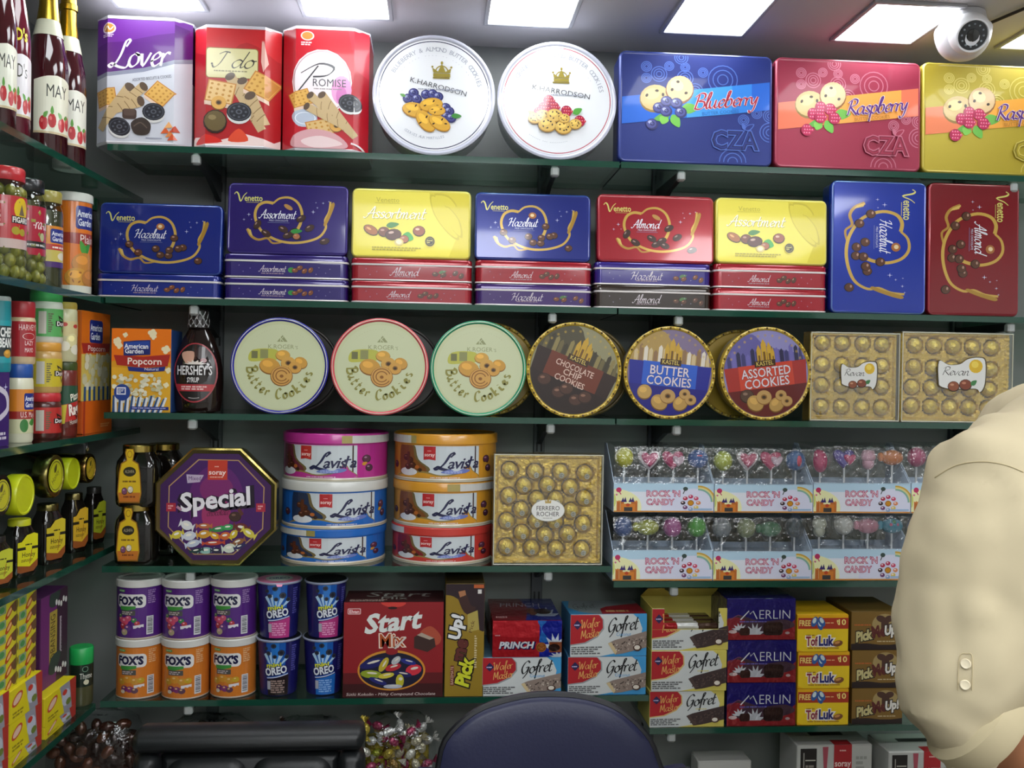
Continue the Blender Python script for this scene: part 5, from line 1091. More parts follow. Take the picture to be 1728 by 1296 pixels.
for (fr, lb) in (((193, 852, 262, 953), 'lower dark honey jar with a bottle-shaped yellow label, beside the octagonal tin'), ((195, 748, 266, 851), 'upper dark honey jar with a bottle-shaped yellow label, stacked beside the octagonal tin')):
    x, w, z, h = frame(*fr, Y=YF + .03); z = S4 if fr[1] > 800 else frame(193, 852, 262, 953, YF + .03)[2] + frame(193, 852, 262, 953, YF + .03)[3] - .001
    honey(lb, x + .004, YF + .032, z, w * 1.0, h, 0, True, group='honey jars on the back shelf', capc='#b09a54', art=lab_bottle)
z2 = frame(193, 852, 262, 953, YF + .03)[2] + frame(193, 852, 262, 953, YF + .03)[3] - .001
for i, (zz, h, lb) in enumerate(((S4, z2 - S4, 'lower unlabelled dark jar half hidden behind the octagonal tin'), (z2, .105, 'upper unlabelled dark jar with a gold lid behind the labelled honey jar'))):
    honey(lb, frame(240, 800, 305, 850, YF + .1)[0] + .0, YF + .115, zz, .07, h, 0, False, False, 'honey jars on the back shelf', '#a8904a')

x, w, z, h = frame(261, 757, 466, 957); h = z + h - S4
t = thing('octagonal_tin', 'purple eight-sided sweets tin with a gold edge and printed candies', 'sweets tin', (x, YF + .004, S4 + .0003)); d_ = .055
Q = Matrix.Translation((0, 0, h / 2)) @ Matrix.Rotation(PI / 2, 4, 'X')
def octo(q, zz):
    a, b = w / 2 - q, h / 2 - q; ca, cb = a * .40, b * .40
    return [(px, py, zz) for px, py in ((a, -cb), (a, cb), (ca, b), (-ca, b), (-a, cb), (-a, -cb), (-ca, -b), (ca, -b))]
mb = MB(); mb.M = Q; mb.loft([octo(.004, -d_), octo(.002, -.02)], '#b8a050'); mb.build('tin_base', 'metal', t)
mb = MB(); mb.M = Q; mb.loft([octo(.001, -.024), octo(0, -.022), octo(0, -.003), octo(.003, 0), octo(.008, -.001)], ['#a8904a', '#b09a50', '#c8b468', '#6a5a3a']); mb.build('lid', 'metal', t)
A = Art((170 + 450 / 4.984, 720 + 215 / 4.984, 170 + 1440 / 4.984, 720 + 1130 / 4.984), w - .018, h - .018, (170, 720, 4.984), bound='rect'); a_special(A)
L2_ = []
for n_, p, c in A.L:                                  # trim the print to the octagon
    W2, H2 = A.W / 2, A.H / 2
    for sx_ in (1, -1):
        for sy_ in (1, -1):
            f = lambda q: sx_ * q[0] / W2 + sy_ * (q[1] - H2) / H2 - 1.40
            o = []
            for i in range(len(p)):
                a, b = p[i], p[(i + 1) % len(p)]; fa, fb = f(a), f(b)
                if fa <= 0: o.append(a)
                if fa * fb < 0: s_ = fa / (fa - fb); o.append((a[0] + (b[0] - a[0]) * s_, a[1] + (b[1] - a[1]) * s_))
            p = o
    if len(p) >= 3: L2_.append((n_, p, c))
A.L = L2_; A.emit('printed_lid', t, lambda u, v, o: (u, .0005 - o, v + .009), 'gloss')

def lavista(label, fr, c, dk, lidcs, shift, z):
    y = YF + .094; x, w, zb, h = frame(*fr, Y=y); R = w / 2 * .985; h = zb + h - z if z is not None else h
    t = thing('wafer_tin', label, 'wafer tin', (x, y, z), 0, 'round wafer tins in two stacks'); ez = .97
    MB().lathe([(R * .985, 0), (R * .992, .002), (R * .985, .004), (R * .975, .006), (R * .975, h * .8)], ['#c9c4b4', '#a89c80', '#c9c4b4', c], 64, e=ez).build('tin_body', 'gloss', t)
    n = 64; rg = []
    for q, zz in ((.98, h * .785), (1, h * .79), (1, h * .97), (.99, h - .001), (.965, h), (.955, h - .003)): rg.append([(R * q * px, R * q * py * ez, zz) for px, py in circ(1, n)])
    mb = MB(); mb.loft(rg, lidcs[0]); mb.build('lid', 'gloss', t)
    A = Art((0, 0, 800, 280), R * 1.95, h * .76 - .008, bound=None); a_lavista(A, c, dk, shift)
    for i, (n_, p, cc) in enumerate(A.L): A.L[i] = (n_, [(max(-R * 1.5, min(R * 1.5, u)), max(0, min(A.H, v))) for u, v in p], cc)
    A.emit('printed_wrap', t, on_can(R * .975, .0075, 0, ez), 'gloss', R=R * .975)
    B = Art((0, 0, 800, 60), R * 1.95, h * .16, bound=None)
    for x0, x1, cc in lidcs[1]: B.rect(x0, 0, x1, 60, cc)
    if lidcs[1]: B.emit('printed_lid_edge', t, on_can(R, h * .80, 0, ez), 'gloss', R=R)
    return z + h
PK, BL, OR, RD = '#b8308c', '#1f64b8', '#d0922c', '#c43c34'
z = lavista('blue wafer tin with a split white and blue lid, bottom of the pink-topped stack', (472, 880, 653, 957), BL, '#22304e', (BL, [(-300, 230, '#c9c8c0'), (230, 300, '#9a8c4c')]), 60, S4 + .0003)
z = lavista('blue-printed wafer tin with a white lid, middle of the pink-topped stack', (474, 804, 656, 880), BL, '#22304e', ('#c9c9c4', []), 130, z + .0003)
z = lavista('round pink wafer tin with a pink and white lid, on top of its stack', (477, 727, 657, 804), PK, '#6a2a3c', (PK, [(480, 560, '#a8985c'), (560, 1100, '#c9c8c4')]), -40, z + .0003)
z = lavista('round red-printed wafer tin with a red lid, bottom of the orange-topped stack', (659, 878, 833, 957), RD, '#7c2028', (RD, [(-300, 60, '#c9c8c4')]), 25, S4 + .0003)
z = lavista('orange-printed wafer tin with an orange and white lid, middle of its stack', (662, 805, 836, 880), OR, '#7c4a22', (OR, [(420, 520, '#a8985c'), (520, 1100, '#c9c8c4')]), 30, z + .0003)
z = lavista('orange wafer tin with an orange lid, on top of its stack', (663, 728, 840, 805), OR, '#7c4a22', (OR, [(-300, 110, '#c9c8c4'), (110, 160, '#a8985c')]), 30, z + .0003)

# lollipop boxes: printed tray, clear hood, a row of wrapped lollipops
LB = [[(1035, 815, 1205, 868, 752), (1205, 817, 1372, 869, 755), (1372, 815, 1537, 868, 752), (1537, 815, 1700, 868, 752)], [(1033, 928, 1203, 981, 870), (1203, 930, 1370, 981, 872), (1370, 926, 1537, 979, 868), (1537, 926, 1700, 979, 868)]]
LC = [[[('#c9c42c', 'o'), ('#c84a78', 'h'), ('#c03a6c', 'hh'), ('#2c5a9c', 's')], [('#b8c04c', 'o'), ('#c85a78', 'h'), ('#c8406c', 'hh'), ('#1f5a94', 'b')], [('#c83a6c', 't'), ('#5a4aa0', 'hs'), ('#d8a0b0', 'bt'), ('#d0783c', 'f')], [('#b0406a', 'o')]],
      [[('#3a5a94', 'o'), ('#b0b448', 'f'), ('#b85a9a', 'o'), ('#5ab04a', 'o')], [('#8a8f94', 'o'), ('#98a078', 'o'), ('#5a8a6a', 'f'), ('#3a4a54', 'o')], [('#c9c9b4', 'bt'), ('#d0cdc4', 'o'), ('#d08a9c', 'f'), ('#3a8aa0', 'fl')], [('#5a6a94', 'o')]]]
rown = ['upper', 'lower']; coln = ['nearest the gold box', 'second from the gold box', 'third from the gold box', 'half hidden by the shirt']
cname = {'#c9c42c': 'yellow', '#c84a78': 'pink heart', '#c03a6c': 'pink double heart', '#2c5a9c': 'blue starred', '#b8c04c': 'lime', '#c85a78': 'pale pink heart', '#c8406c': 'rose double heart', '#1f5a94': 'blue and pink ball', '#c83a6c': 'pink tall', '#5a4aa0': 'violet', '#d8a0b0': 'pale pink figure', '#d0783c': 'orange', '#b0406a': 'dark pink', '#3a5a94': 'blue', '#b0b448': 'yellow-green', '#b85a9a': 'purple-pink', '#5ab04a': 'bright green', '#8a8f94': 'grey', '#98a078': 'olive', '#5a8a6a': 'green', '#3a4a54': 'dark slate', '#c9c9b4': 'cream figure', '#d0cdc4': 'white', '#d08a9c': 'rose', '#3a8aa0': 'teal flowered', '#5a6a94': 'steel blue'}
zt = None
for ri in (1, 0):
    for ci in range(4):
        x0, y0, x1, y1, yt = LB[ri][ci]; x, w, zb, h = frame(x0, y0, x1, y1); w -= .0012
        z = S4R + .0003 if ri == 1 else zt + .0012
        hh = zb + h - z; H = at((x0 + x1) / 2, yt, YF + .004).z - z; d = .10
        t = thing('lollipop_box', f'{rown[ri]} pale blue lollipop display box {coln[ci]}', 'lollipop box', (x, YF + .004, z), 0, 'lollipop display boxes')
        tr = MB(); P = '#b7c6d8'; b = .0012
        for a in ((-w / 2, w / 2, 0, b, 0, hh), (-w / 2, w / 2, d - b, d, 0, hh), (-w / 2, -w / 2 + b, b, d - b, 0, hh), (w / 2 - b, w / 2, b, d - b, 0, hh), (-w / 2 + b, w / 2 - b, b, d - b, 0, b), (-w / 2 + b, w / 2 - b, b, d - b, hh - .012, hh - .011)): tr.box(*a, P, .0003)
        for s in (-1, 1):
            X = s * (w / 2 - b / 2); V = [(X - b / 2, 0.004, hh), (X - b / 2, d, hh), (X - b / 2, d, H - .002), (X - b / 2, d - .02, H - .002)]; V += [(a + b, c, e) for a, c, e in V]
            tr.add(V, [(0, 1, 2, 3), (7, 6, 5, 4), (0, 4, 5, 1), (1, 5, 6, 2), (2, 6, 7, 3), (3, 7, 4, 0)], P)
        tr.build('tray', 'card', t)
        A = Art((1020 + 82 / 4.8, 730 + 408 / 4.8, 1020 + 885 / 4.8, 730 + 664 / 4.8), w, hh, (1020, 730, 4.8)); a_rocknroll(A); A.emit('printed_front', t, on_front(0), 'card')
        hd = MB(); V = [(-w / 2, -.0006, hh), (w / 2, -.0006, hh), (-w / 2, .001, H), (w / 2, .001, H), (-w / 2, d, H), (w / 2, d, H)]; nx = 10
        rows = []
        rnd = random.Random(ri * 4 + ci)
        for yy, zz, am in ((-.0006, hh - .002, 0), (-.0008, (hh + H) / 2, .0012), (-.0004, H - .007, .0012), (.002, H - .001, .0012), (.02, H, .001), (d * .6, H, .001), (d, H, 0)): rows.append([(-w / 2 + w * i / nx, yy + rnd.uniform(-am, am) * .6, zz + rnd.uniform(-am, 0)) for i in range(nx + 1)])
        n1 = nx + 1; hd.add([p for r_ in rows for p in r_], [(j * n1 + i, j * n1 + i + 1, (j + 1) * n1 + i + 1, (j + 1) * n1 + i) for j in range(len(rows) - 1) for i in range(nx)], '#ffffff'); hd.build('clear_hood', 'film', t, sharp=180)
        L = LC[ri][ci]
        for k, (c, sh) in enumerate(L):
            lx = -w / 2 + w * (k + .5) / 4 + .001; r = .0172; ly = .030; zc = H - .026 + rnd.uniform(-.003, .002)
            p = thing('lollipop', f'{cname[c]} wrapped lollipop in the {rown[ri]} lollipop box {coln[ci]}', 'lollipop', (x + lx, YF + .004 + ly, z + hh - .0108), 0, 'wrapped lollipops'); zz = zc - hh + .0108
            MB().lathe([(.0019, 0), (.0019, zz)], '#dcdcdc', 8).build('stick', 'plastic', p)
            mb = MB()
            def heart(ox, oy, s, cc, yy=0.0):
                P2 = [(s * .95 * math.sin(q) ** 3, s * (.8 * math.cos(q) - .32 * math.cos(2 * q) - .13 * math.cos(3 * q))) for q in [2 * PI * i / 24 for i in range(24)]]
                mb.loft([[(ox + a * f, yy + g, zz + oy + b_ * f) for a, b_ in P2] for f, g in ((.75, .006), (1, .003), (1, -.003), (.75, -.006))], cc)
            if sh == 'h': heart(0, 0, r * 1.25, '#d8c8cc', .001); heart(0, .001, r * .95, c, -.004)
            elif sh in ('hh', 'hs'): heart(-.002, .001, r * 1.2, c); heart(.008, -.001, r * .7, '#d8bcc8' if sh == 'hh' else '#c83a6c', -.004)
            elif sh == 'b': mb.ell((0, 0, zz), (r * 1.1, r * .8, r * 1.1), c); mb.ell((.002, -.005, zz), (r * .45, r * .6, r * .75), '#d8405c')
            elif sh == 's': mb.ell((0, 0, zz), (r * 1.15, r * .7, r), c); mb.box(-.006, .006, -.011, -.004, zz - .007, zz + .009, '#c8485c', .002)
            elif sh == 't': mb.ell((0, 0, zz - .004), (r * .8, r * .6, r * 1.25), c); mb.ell((-.004, 0, zz + .008), (r * .5, r * .5, r * .6), c)
            elif sh == 'bt': mb.ell((0, 0, zz + .004), (r * .8, r * .7, r * .75), c); mb.ell((0, 0, zz - .009), (r * .65, r * .6, r * .7), c); mb.ell((-.007, 0, zz + .011), r * .3, c); mb.ell((.007, 0, zz + .011), r * .3, c)
            elif sh in ('f', 'fl'):
                mb.ell((0, 0, zz), (r * 1.25, r * .7, r * .85), c); mb.ell((-r * 1.3, 0, zz + .001), (r * .4, r * .3, r * .5), c)
                if sh == 'fl': mb.ell((-.006, -.008, zz + .003), .004, '#c85a7c'); mb.ell((.006, -.008, zz + .003), .004, '#c85a7c'); mb.ell((0, -.008, zz + .008), .004, '#2f8a4a')
            else: mb.ell((0, 0, zz), (r * 1.02, r * .85, r * 1.1), c); mb.ring_ = None
            mb.build('candy_head', 'plastic', p)
            mb = MB(); n = 20; rg = []
            for q, yy in ((.20, zz - .034), (.3, zz - .026), (1.0, zz - .010), (1.16, zz + .001), (1.05, zz + .012), (.5, zz + .018)): rg.append([(r * q * (1 + (.14 if i % 2 else -.1)) * math.cos(2 * PI * i / n), r * .85 * q * (1 + (.14 if i % 2 else -.1)) * math.sin(2 * PI * i / n), yy) for i in range(n)])
            mb.loft(rg, '#ffffff', caps=False); mb.build('wrapper', 'bagfilm', p, sharp=15)
        zt_ = z + H
    zt = zt_

# ================================================================ lowest shelves
def can(label, px, py, z, h, R, bg, pic, dy, rz):
    x = at(px, py, YF + .046).x; k = 1.0
    t = thing('fruit_candy_can', label, 'candy can', (x, YF + .046 + dy, z), rz, 'fruit candy cans')
    MB().lathe([(R * .97, 0), (R, .0015), (R * .985, .003), (R * .985, h * .93)], ['#c8b8a8', '#c8b8a8', bg], 44).build('can_body', 'gloss', t)
    MB().lathe([(R * 1.02, h * .875), (R * 1.04, h * .88), (R * 1.04, h * .985), (R * 1.0, h), (R * .93, h), (R * .9, h - .003), (R * .1, h - .003)], '#c9c8c4', 48).build('lid', 'plastic', t)
    A = Art((260 + 130 / 9.6, 960 + 380 / 9.6, 260 + 890 / 9.6, 960 + 1240 / 9.6), R * 1.95, h * .86, (260, 960, 9.6), bound=None); a_fox(A, bg, pic)
    for i, (n_, p, cc) in enumerate(A.L): A.L[i] = (n_, [(max(-R * 1.5, min(R * 1.5, u)), max(0, min(A.H, v))) for u, v in p], cc)
    A.emit('printed_wrap', t, on_can(R * .985, .002), 'gloss', R=R * .985); return z + h
zt = {}
hc = .1045
for i, (px, R, dy, rz) in enumerate(((236, .0400, 0, .10), (315, .0412, -.004, .10), (394, .0400, 0, .06))):
    zz = can(f'orange fruit candy can under the {("purple can nearest the side shelves", "middle purple can", "purple can beside the cookie cups")[i]}', px, 1140, S5, hc, R, '#c8742a', 'o', dy, rz)
    can(f'purple fruit candy can stacked {("nearest the side shelves", "in the middle of its row", "beside the cookie cups")[i]}', px + 1, 1035, zz + .0003, hc, R, '#4f2275', 'p', dy, rz - .05)
def cup(label, px, z, h, R, low, lt, lidc, rz):
    x = at(px, 1080, YF + .046).x
    t = thing('cookie_cup', label, 'cookie cup', (x, YF + .047, z), rz, 'blue cookie cups')
    rb = R * .80
    MB().lathe([(rb * .96, 0), (rb, .002), (R * .95, h - .004)], '#1b1a5c', 44).build('cup', 'gloss', t)
    MB().lathe([(R * .95, h - .005), (R * 1.0, h - .004), (R * 1.02, h - .002), (R, h - .0005), (R * .94, h - .0005)], '#9aa0b8', 48).build('rim', 'plastic', t)
    mb = MB(); mb.lathe([(R * .97, h - .0008), (R * .95, h)], lidc, 40)
    if lidc != '#16181c': mb.add([(-.008, -R * .96, h), (.006, -R * .96, h), (.003, -R * 1.08, h - .006), (-.005, -R * 1.08, h - .006)], [(0, 1, 2, 3)], lidc)
    ld = mb.build('foil_lid', 'gloss', t)
    if lidc != '#16181c':
        B = Art((0, 0, 100, 100), R * 1.5, R * 1.5, bound=None); B.ell(50, 50, 40, 40, '#cfd0cc', 24); B.text('OREO', 50, 60, 24, '#23246a', w=60, off=.03); B.emit('printed_lid', ld, lambda u, v, o: (u, v - R * .75, h + o), 'gloss')
    A = Art((430 + 20 / 9.97, 960 + 230 / 9.97, 430 + 750 / 9.97, 960 + 1230 / 9.97), R * 1.9, h - .006, (430, 960, 9.97), bound=None); a_oreo(A, low, lt)
    for i, (n_, p, cc) in enumerate(A.L): A.L[i] = (n_, [(max(-R * 1.5, min(R * 1.5, u)), max(0, min(A.H, v))) for u, v in p], cc)
    f = on_can(1.0, 0)
    def mp(u, v, o):
        r = rb + (R * .95 - rb) * v / h; a, b, _ = f(u / R, 0, 0); return (a * (r + o), b * (r + o), v + .002)
    A.emit('printed_wrap', t, mp, 'gloss', R=R, base=.0005); return z + h
z = cup('dark-banded blue cookie cup below the pink-lidded cup', 471, S5, .102, .0400, '#231a1c', '#a89088', '#16181c', .12)
cup('pink-lidded blue cookie cup stacked beside the purple cans', 470, z + .0005, .102, .0405, '#b83a80', '#e09ac0', '#d87aa0', .18)
z = cup('light blue-banded cookie cup in the lower row, beside the red sweets box', 547, S5, .102, .0380, '#2066b8', '#8ab0e0', '#16181c', .22)
cup('pink-banded blue cookie cup with a dark top, stacked beside the red sweets box', 549, z + .0005, .102, .0385, '#b83a80', '#e09ac0', '#16181c', .30)

def on_shelf(fr, zs, Y=YF + .004):
    x, w, zb, h = frame(*fr, Y=Y); return x, w, zb + h - zs
x, w, h = on_shelf((578, 1016, 749, 1176), S5); w = w * .985
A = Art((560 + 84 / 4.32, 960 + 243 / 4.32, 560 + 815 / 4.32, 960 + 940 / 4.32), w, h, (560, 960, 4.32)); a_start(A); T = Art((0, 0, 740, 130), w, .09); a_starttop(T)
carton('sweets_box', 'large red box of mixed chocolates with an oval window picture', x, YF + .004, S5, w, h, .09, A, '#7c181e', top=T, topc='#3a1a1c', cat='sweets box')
x, w, h = on_shelf((751, 985, 817, 1174), S5)
A = Art((560 + 822 / 4.32, 960 + 108 / 4.32, 560 + 1112 / 4.32, 960 + 925 / 4.32), w, h, (560, 960, 4.32)); a_pick_v(A)
carton('chocolate_bar_box', 'olive gold chocolate bar box standing on end beside the red sweets box', x, YF + .004, S5, w, h, .12, A, '#6a5418', topc='#3a2c14', cat='chocolate bar box', group='olive gold bar boxes')
GF = (820 + 843 / 5.96, 990 + 275 / 5.96, 820 + 1622 / 5.96, 990 + 688 / 5.96)
def gofret(label, fr, z, kind, top=False, depth=.10, Y=YF + .004, rz=0):
    x, w, zb, h = frame(*fr, Y=Y); h = zb + h - z; A = Art(GF, w, h, (820, 990, 5.96)); a_gofret(A, kind); T = None
    if top: T = Art((0, 0, 780, 175), w, depth); a_gofrettop(T)
    carton('wafer_box', label, x, Y, z, w, h, depth, A, '#3f7ca8' if kind == 'blue' else '#c9bb58', top=T, topc='#4a6a7c' if kind == 'blue' else '#c9bb58', cat='wafer box', group='red and white wafer bar boxes', rz=rz); return z + h
z = gofret('blue and white wafer box lying under the red wrapped multipack', (814, 1109, 947, 1177), S5, 'blue', depth=.15)
x, w, h = on_shelf((831, 1047, 948, 1113), z); A = Art((820 + 65 / 5.96, 990 + 340 / 5.96, 820 + 768 / 5.96, 990 + 730 / 5.96), w, h, (820, 990, 5.96)); a_princh(A); T = Art((0, 0, 700, 230), w, .165); a_princhtop(T)
o = carton('biscuit_multipack', 'red and blue film-wrapped biscuit multipack on a white wafer box', x, YF + .003, z + .0003, w, h, .165, A, '#8f1c26', top=T, topc='#5c1a2c', cat='biscuit pack', mat='wrap')
mb = MB(); n = 12
for s in (-1, 1):
    V = [(s * w / 2, d_ * .165 / n, h * (.5 + .12 * math.sin(d_ * 2.1)) + q) for d_ in range(n + 1) for q in (-.012, .012)]; V = [(x_ + s * (.004 + .003 * ((i // 2) % 2)), y_, z_) for i, (x_, y_, z_) in enumerate(V)]
    mb.add(V, [(2 * i, 2 * i + 1, 2 * i + 3, 2 * i + 2) for i in range(n)], '#b8b8b0')
tag(mb.build('film_seal', 'film', o), kind='stuff')
z = gofret('lower blue and white coconut wafer box beside the red multipack stack', (958, 1108, 1090, 1180), S5, 'blue')
gofret('upper blue and white coconut wafer box beside the red multipack', (962, 1036, 1092, 1107), z + .0003, 'blue', True, rz=math.radians(2))
z = gofret('bottom yellow and white wafer box, beside the blue chair back', (1096, 1166, 1222, 1230), S5R, 'yel')
z = gofret('middle yellow and white wafer box below the opened one', (1099, 1098, 1226, 1165), z + .0003, 'yel', Y=YF + .002)
x, w, zb, h = frame(1100, 1027, 1229, 1097); h = zb + h - z; d = .10
t = thing('opened_wafer_box', 'opened yellow and white wafer box with its flap raised, on top of its stack', 'wafer box', (x, YF + .004, z + .0004), 0, 'red and white wafer bar boxes')
mb = MB(); b = .0012; yc = '#c9bb58'
hcut = h * .50
for a in ((-w / 2, w / 2, 0, b, 0, hcut), (-w / 2, -w / 2 + w * .16, 0, b, hcut, h), (w / 2 - w * .13, w / 2, 0, b, hcut, h), (-w / 2, -w / 2 + b, b, d, 0, h), (w / 2 - b, w / 2, b, d, 0, h), (-w / 2 + b, w / 2 - b, d - b, d, 0, h), (-w / 2 + b, w / 2 - b, b, d - b, 0, b), (-w / 2 + b, w / 2 - b, b, d - b, hcut - .0065, hcut - .006)): mb.box(*a, yc, .0003)
mb.build('carton', 'card', t)
mb = MB(); V = [(-w / 2, d - .001, h), (w / 2, d - .001, h), (w / 2 - .004, d * .55, h + .024), (-w / 2 + .004, d * .55, h + .024)]; V += [(a, c - .001, e + .001) for a, c, e in V]
mb.add(V, [(3, 2, 1, 0), (4, 5, 6, 7), (0, 1, 5, 4), (1, 2, 6, 5), (2, 3, 7, 6), (3, 0, 4, 7)], '#cfc25c'); mb.build('raised_flap', 'card', t)
A = Art(GF, w, h, (820, 990, 5.96)); a_gofret(A, 'yel')
keep = []
for n_, p, c in A.L:
    q = clip(p, 1, hcut - .0005, True)
    if len(q) >= 3: keep.append((n_, q, c))
    q = clip(clip(p, 1, hcut, False) or [(0, 0)], 0, -w / 2 + w * .16, True)
    if len(q) >= 3: keep.append((n_, q, c))
    q = clip(clip(p, 1, hcut, False) or [(0, 0)], 0, w / 2 - w * .13, False)
    if len(q) >= 3: keep.append((n_, q, c))
A.L = keep; A.emit('printed_front', t, on_front(0), 'card')
for i in range(3):
    o = None; mb = MB(); mb.box(-w * .40, w * .40, 0, .026, 0, .014, '#cfcfcb', .005); mb.box(-w * .40, -w * .12, -.0004, .024, -.0003, .0144, '#a82028', .005); mb.box(w * .1, w * .40, -.0003, .0255, .001, .0143, '#4a3428', .004)
    mb.build('wafer_bar', 'wrap', None, (x, YF + .012 + .029 * i, z + .0004 + hcut - .0058), 0, label=f'single wrapped wafer bar in the opened box, {("front", "middle", "rear")[i]} of three', cat='wafer bar', group='bars in the opened wafer box')

MF = (1210 + 80 / 3.976, 970 + 448 / 3.976, 1210 + 533 / 3.976, 970 + 726 / 3.976)
TF = (1210 + 540 / 3.976, 970 + 268 / 3.976, 1210 + 880 / 3.976, 970 + 512 / 3.976)
PF = (1210 + 900 / 3.976, 970 + 247 / 3.976, 1210 + 1232 / 3.976, 970 + 500 / 3.976)
def stack(name, cat, group, FR, art, color, topc, fr, labels, d, mat='card', nm='card'):
    z = S5R + .0002
    for f, l in zip(fr, labels):
        x, w, zb, h = frame(*f); h = zb + h - z; w -= .001; A = Art(FR, w, h, (1210, 970, 3.976)); art(A)
        o = carton(name, l, x, YF + .004, z, w, h, d, A, color, topc=topc, group=group, cat=cat, mat=mat, rz=random.uniform(-.012, .012)); z += h + .0003
    return o, x, w, h, z
o, x, w, h, z = stack('chocolate_pack', 'chocolate pack', 'violet chocolate packs', MF, a_merlin, '#1a1454', '#2a2470', ((1226, 1152, 1343, 1226), (1227, 1080, 1344, 1152), (1226, 1010, 1343, 1080)), ('bottom violet chocolate pack of its stack of three', 'middle violet chocolate pack of its stack of three', 'top violet chocolate pack, under crumpled clear film'), .12, 'wrap')
mb = MB(); rnd = random.Random(4); nx, ny = 14, 10
V = [(-w / 2 + w * i / nx, .005 + .1 * j / ny, h + .0015 + .011 * math.sin(PI * j / ny) * math.sin(PI * min(1, (i + 1) / nx)) * rnd.uniform(.35, 1.3) + (.0004 * i)) for j in range(ny + 1) for i in range(nx + 1)]
mb.add(V, [(j * (nx + 1) + i, j * (nx + 1) + i + 1, (j + 1) * (nx + 1) + i + 1, (j + 1) * (nx + 1) + i) for j in range(ny) for i in range(nx)], '#ffffff'); mb.build('crumpled_film', 'film', o, sharp=10)
stack('caramel_box', 'caramel box', 'yellow caramel boxes', TF, a_tofi, '#d8a010', '#e8b81c', ((1345, 1162, 1432, 1226), (1346, 1100, 1434, 1163), (1345, 1037, 1432, 1100)), ('bottom yellow caramel box with a red FREE band', 'middle yellow caramel box with a red FREE band', 'top yellow caramel box with a red FREE band'), .11)
stack('chocolate_bar_box', 'chocolate bar box', 'olive gold bar boxes', PF, a_pickme, '#5c4418', '#6a5220', ((1437, 1161, 1523, 1226), (1437, 1097, 1523, 1160), (1436, 1032, 1522, 1096)), ('bottom olive gold bar box lying beside the cream sleeve', 'middle olive gold bar box lying beside the cream sleeve', 'top olive gold bar box lying beside the cream sleeve'), .12)

# ---------------------------------------------------------------- white cartons on the bottom shelf
def white_box(label, fr, ztop_px, d, Y, art=True, rz=0.0):
    x, w, _, _ = frame(*fr, Y=Y); ht = at((fr[0] + fr[2]) / 2, fr[1], Y).z - S6
    t = MB().box(-w / 2, w / 2, 0, d, 0, ht, '#b9b9b4', .002).build('white_carton', 'card', None, (x, Y, S6 + .0003), rz, label=label, cat='carton', group='white cartons on the bottom shelf')
    A = Art((0, 0, 400, 400 * ht / w), w, ht)
    if art:
        A.rect(18, 18, 104, 400, '#1c1715'); A.line([(36, 40), (36, 300)], 5, '#a8a49c', False); A.rect(44, 76, 98, 82, '#c9c4b8'); A.micro(46, 100, 50, 160, 8, '#8a847c'); A.poly([(135, 10), (165, 10), (158, 130), (142, 130)], '#a84a58'); A.rect(195, 0, 290, 300, '#a81f26'); A.text('soray', 243, 112, 32, '#e8cfc8', w=84, off=.02); A.micro(225, 24, 40, 12, 1, '#e0b0a8')
        A.micro(312, 56, 70, 78, 3, '#9a9a94')
        A.emit('printed_front', t, on_front(0), 'card'); B = Art((0, 0, 400, 200), w, d); B.rect(195, 150, 290, 200, '#a81f26'); B.rect(40, 96, 330, 101, '#8c8c88'); B.rect(120, 60, 300, 96, '#2a2826'); B.emit('printed_top', t, on_top(ht, 0), 'card')
    return t
white_box('white carton with a black panel and a red ribbon band, under the yellow caramel boxes', (1345, 1257, 1472, 1296), 0, .09, YF + .02)
white_box('white carton with a red corner, below the cream sleeve', (1500, 1268, 1620, 1296), 0, .09, YF - .0 + .004)
white_box('low plain white carton below the violet chocolate packs', (1178, 1284, 1268, 1296), 0, .05, YF + .05, False)

